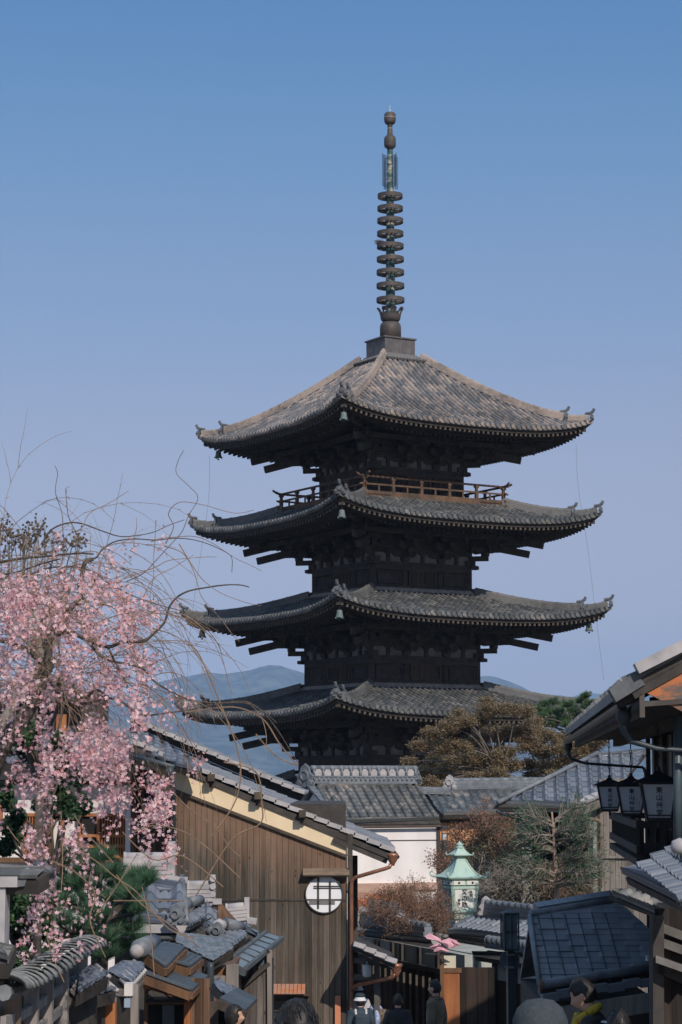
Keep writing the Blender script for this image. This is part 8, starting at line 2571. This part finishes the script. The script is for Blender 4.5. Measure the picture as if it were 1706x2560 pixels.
def plaid():
    m = mat('plaid_coat', (.23, .16, .12), (.15, .11, .085), 5)
    nt = m.node_tree; b = nt.nodes['Principled BSDF']; tc = [n for n in nt.nodes if n.type == 'TEX_COORD'][0]
    ck = nt.nodes.new('ShaderNodeTexChecker'); ck.inputs['Scale'].default_value = 26; ck.inputs['Color1'].default_value = (.27, .19, .14, 1); ck.inputs['Color2'].default_value = (.09, .065, .05, 1)
    nt.links.new(tc.outputs['Object'], ck.inputs[0]); nt.links.new(ck.outputs[0], b.inputs['Base Color']); return m
def stripes():
    m = mat('striped_cloth', (.7, .7, .7), (.6, .6, .6), 5)
    nt = m.node_tree; b = nt.nodes['Principled BSDF']; tc = [n for n in nt.nodes if n.type == 'TEX_COORD'][0]
    wv = nt.nodes.new('ShaderNodeTexWave'); wv.bands_direction = 'Z'; wv.inputs['Scale'].default_value = 9; rp = nt.nodes.new('ShaderNodeValToRGB')
    rp.color_ramp.interpolation = 'CONSTANT'; rp.color_ramp.elements[0].color = (.02, .022, .025, 1); rp.color_ramp.elements[1].color = (.55, .57, .6, 1); rp.color_ramp.elements[1].position = .6
    nt.links.new(tc.outputs['Object'], wv.inputs[0]); nt.links.new(wv.outputs[0], rp.inputs[0]); nt.links.new(rp.outputs[0], b.inputs['Base Color']); return m
def backpack(t, J, hc, s, MB_, RH_):
    mb = MB_(); mb.box(J(0, .19, 1.18), (.28 * s, .14 * s, .38 * s)); o = mb.build('backpack', JK_NAVY, t); bv = o.modifiers.new('b', 'BEVEL'); bv.width = .04; bv.segments = 3
    mb = MB_()
    for sx in (-1, 1): mb.tube([J(sx * .09, .13, 1.30), J(sx * .10, .06, 1.44), J(sx * .11, -.08, 1.40), J(sx * .12, -.13, 1.2)], .022 * s, 6)
    mb.build('strap', JK_WHITE, t)
def blue_scarf(t, J, hc, s, MB_, RH_):
    mb = MB_(); c = [J(.085 * cos(a) , .085 * sin(a) + .01, 1.455 + .02 * sin(3 * a)) for a in [k * pi / 6 for k in range(13)]]
    mb.tube(c, .038 * s, 8); mb.tube([J(-.06, .09, 1.44), J(-.12, .14, 1.30), J(-.13, .15, 1.10)], [.04 * s, .05 * s, .055 * s], 8); mb.build('scarf', mat('blue_scarf', (.45, .52, .68), (.20, .27, .48), 22, rough=.9), t, True)
def yellow_scarf(t, J, hc, s, MB_, RH_):
    mb = MB_(); c = [J(.078 * cos(a), .08 * sin(a) + .0, 1.46 + .03 * sin(a)) for a in [k * pi / 8 for k in range(17)]]
    mb.tube(c, .034 * s, 10); mb.tube([J(-.02, -.08, 1.46), J(-.05, -.14, 1.36), J(-.06, -.155, 1.22)], [.045 * s, .05 * s, .04 * s], 10)
    mb.build('scarf', mat('yellow_scarf', (.50, .36, .045), (.34, .24, .03), 18, rough=.9), t, True)
    mb = MB_(); mb.tube(curve([J(.18, .10, 1.32), J(.05, .20, 1.24), J(-.12, .17, 1.22)], 5), .085 * s, 14); mb.build('striped_shawl', stripes(), t, True)
def open_front(t, J, hc, s, MB_, RH_):
    mb = MB_(); mb.tube([J(.0, -.115, 1.40), J(0, -.13, 1.2), J(0, -.125, .9)], .028 * s, 8); mb.build('shirt_front', mat('grey_shirt', (.4, .4, .42), (.3, .3, .32), 4), t, True)
    mb = MB_(); mb.tube([J(.1 * cos(a), .09 * sin(a), 1.44) for a in [k * pi / 6 for k in range(13)]], .022 * s, 8); mb.build('hood_roll', JK_BROWN, t, True)
person('person in a white brimmed hat with a dark top, wearing a navy backpack', 901, 2485, 39, 10, JK_NAVY, hair='bucket', extra=backpack)
person('person with short black hair in brown plaid coat and blue white scarf', 941, 2484, 39.5, -35, plaid(), hair='short', extra=blue_scarf)
person('person in a black top seen from behind in the middle of the lane', 995, 2486, 38, -8, JK_BLACK, hair='short')
person('person in a brown jacket facing left beside the wooden gate post', 1089, 2451, 36, 62, JK_BROWN, hair='short', extra=open_front, hgt=1.76)
person('person in a loose pale coat half hidden by the copper rain pipe', 893, 2458, 41.3, 20, JK_WHITE, mat('pale_trousers', (.4, .4, .4), (.3, .3, .3), 4), hair='bucket')
person('person with long black hair in pinkish clothes turned right at lower left', 583, 2513, 23.2, -95, mat('pink_cloth_soft', (.50, .34, .33), (.38, .25, .25), 5), hair='long')
person('back of a dark haired head close to the camera at bottom centre', 745, 2505, 8.6, 6, JK_BLACK, hair='short', hgt=1.72)
person('person in a dark grey knitted cap close to the camera at bottom right', 1350, 2510, 7.3, -6, JK_BLACK, hair='beanie', hgt=1.7)
person('person in a black jacket and mustard yellow scarf looking down to the left', 1515, 2441, 17.0, 75, JK_BLACK, hair='short', extra=yellow_scarf, arms='front', nod=14, lean=14, hgt=1.70)
person('person with black hair in front of the yellow scarf wearer, cut by the frame', 1548, 2526, 15.0, 10, JK_BLACK, hair='short')
def haze():
    m = bpy.data.materials.new('haze')
    m.use_nodes = True
    nt = m.node_tree; nt.nodes.clear()
    o = nt.nodes.new('ShaderNodeOutputMaterial')
    v = nt.nodes.new('ShaderNodeVolumePrincipled')
    v.inputs['Color'].default_value = (0.42, 0.64, 1.0, 1)
    v.inputs['Density'].default_value = HAZE
    v.inputs['Anisotropy'].default_value = -0.25
    nt.links.new(v.outputs[0], o.inputs['Volume'])
    mb = MB(); mb.bx(-3500, 3800, -60, 13500, -40, 790)
    ob = mb.build('haze', m)
    tag(ob, 'thin pale blue haze lying over the town and mountains', 'haze', kind='stuff')
HAZE = 0.000105
haze()
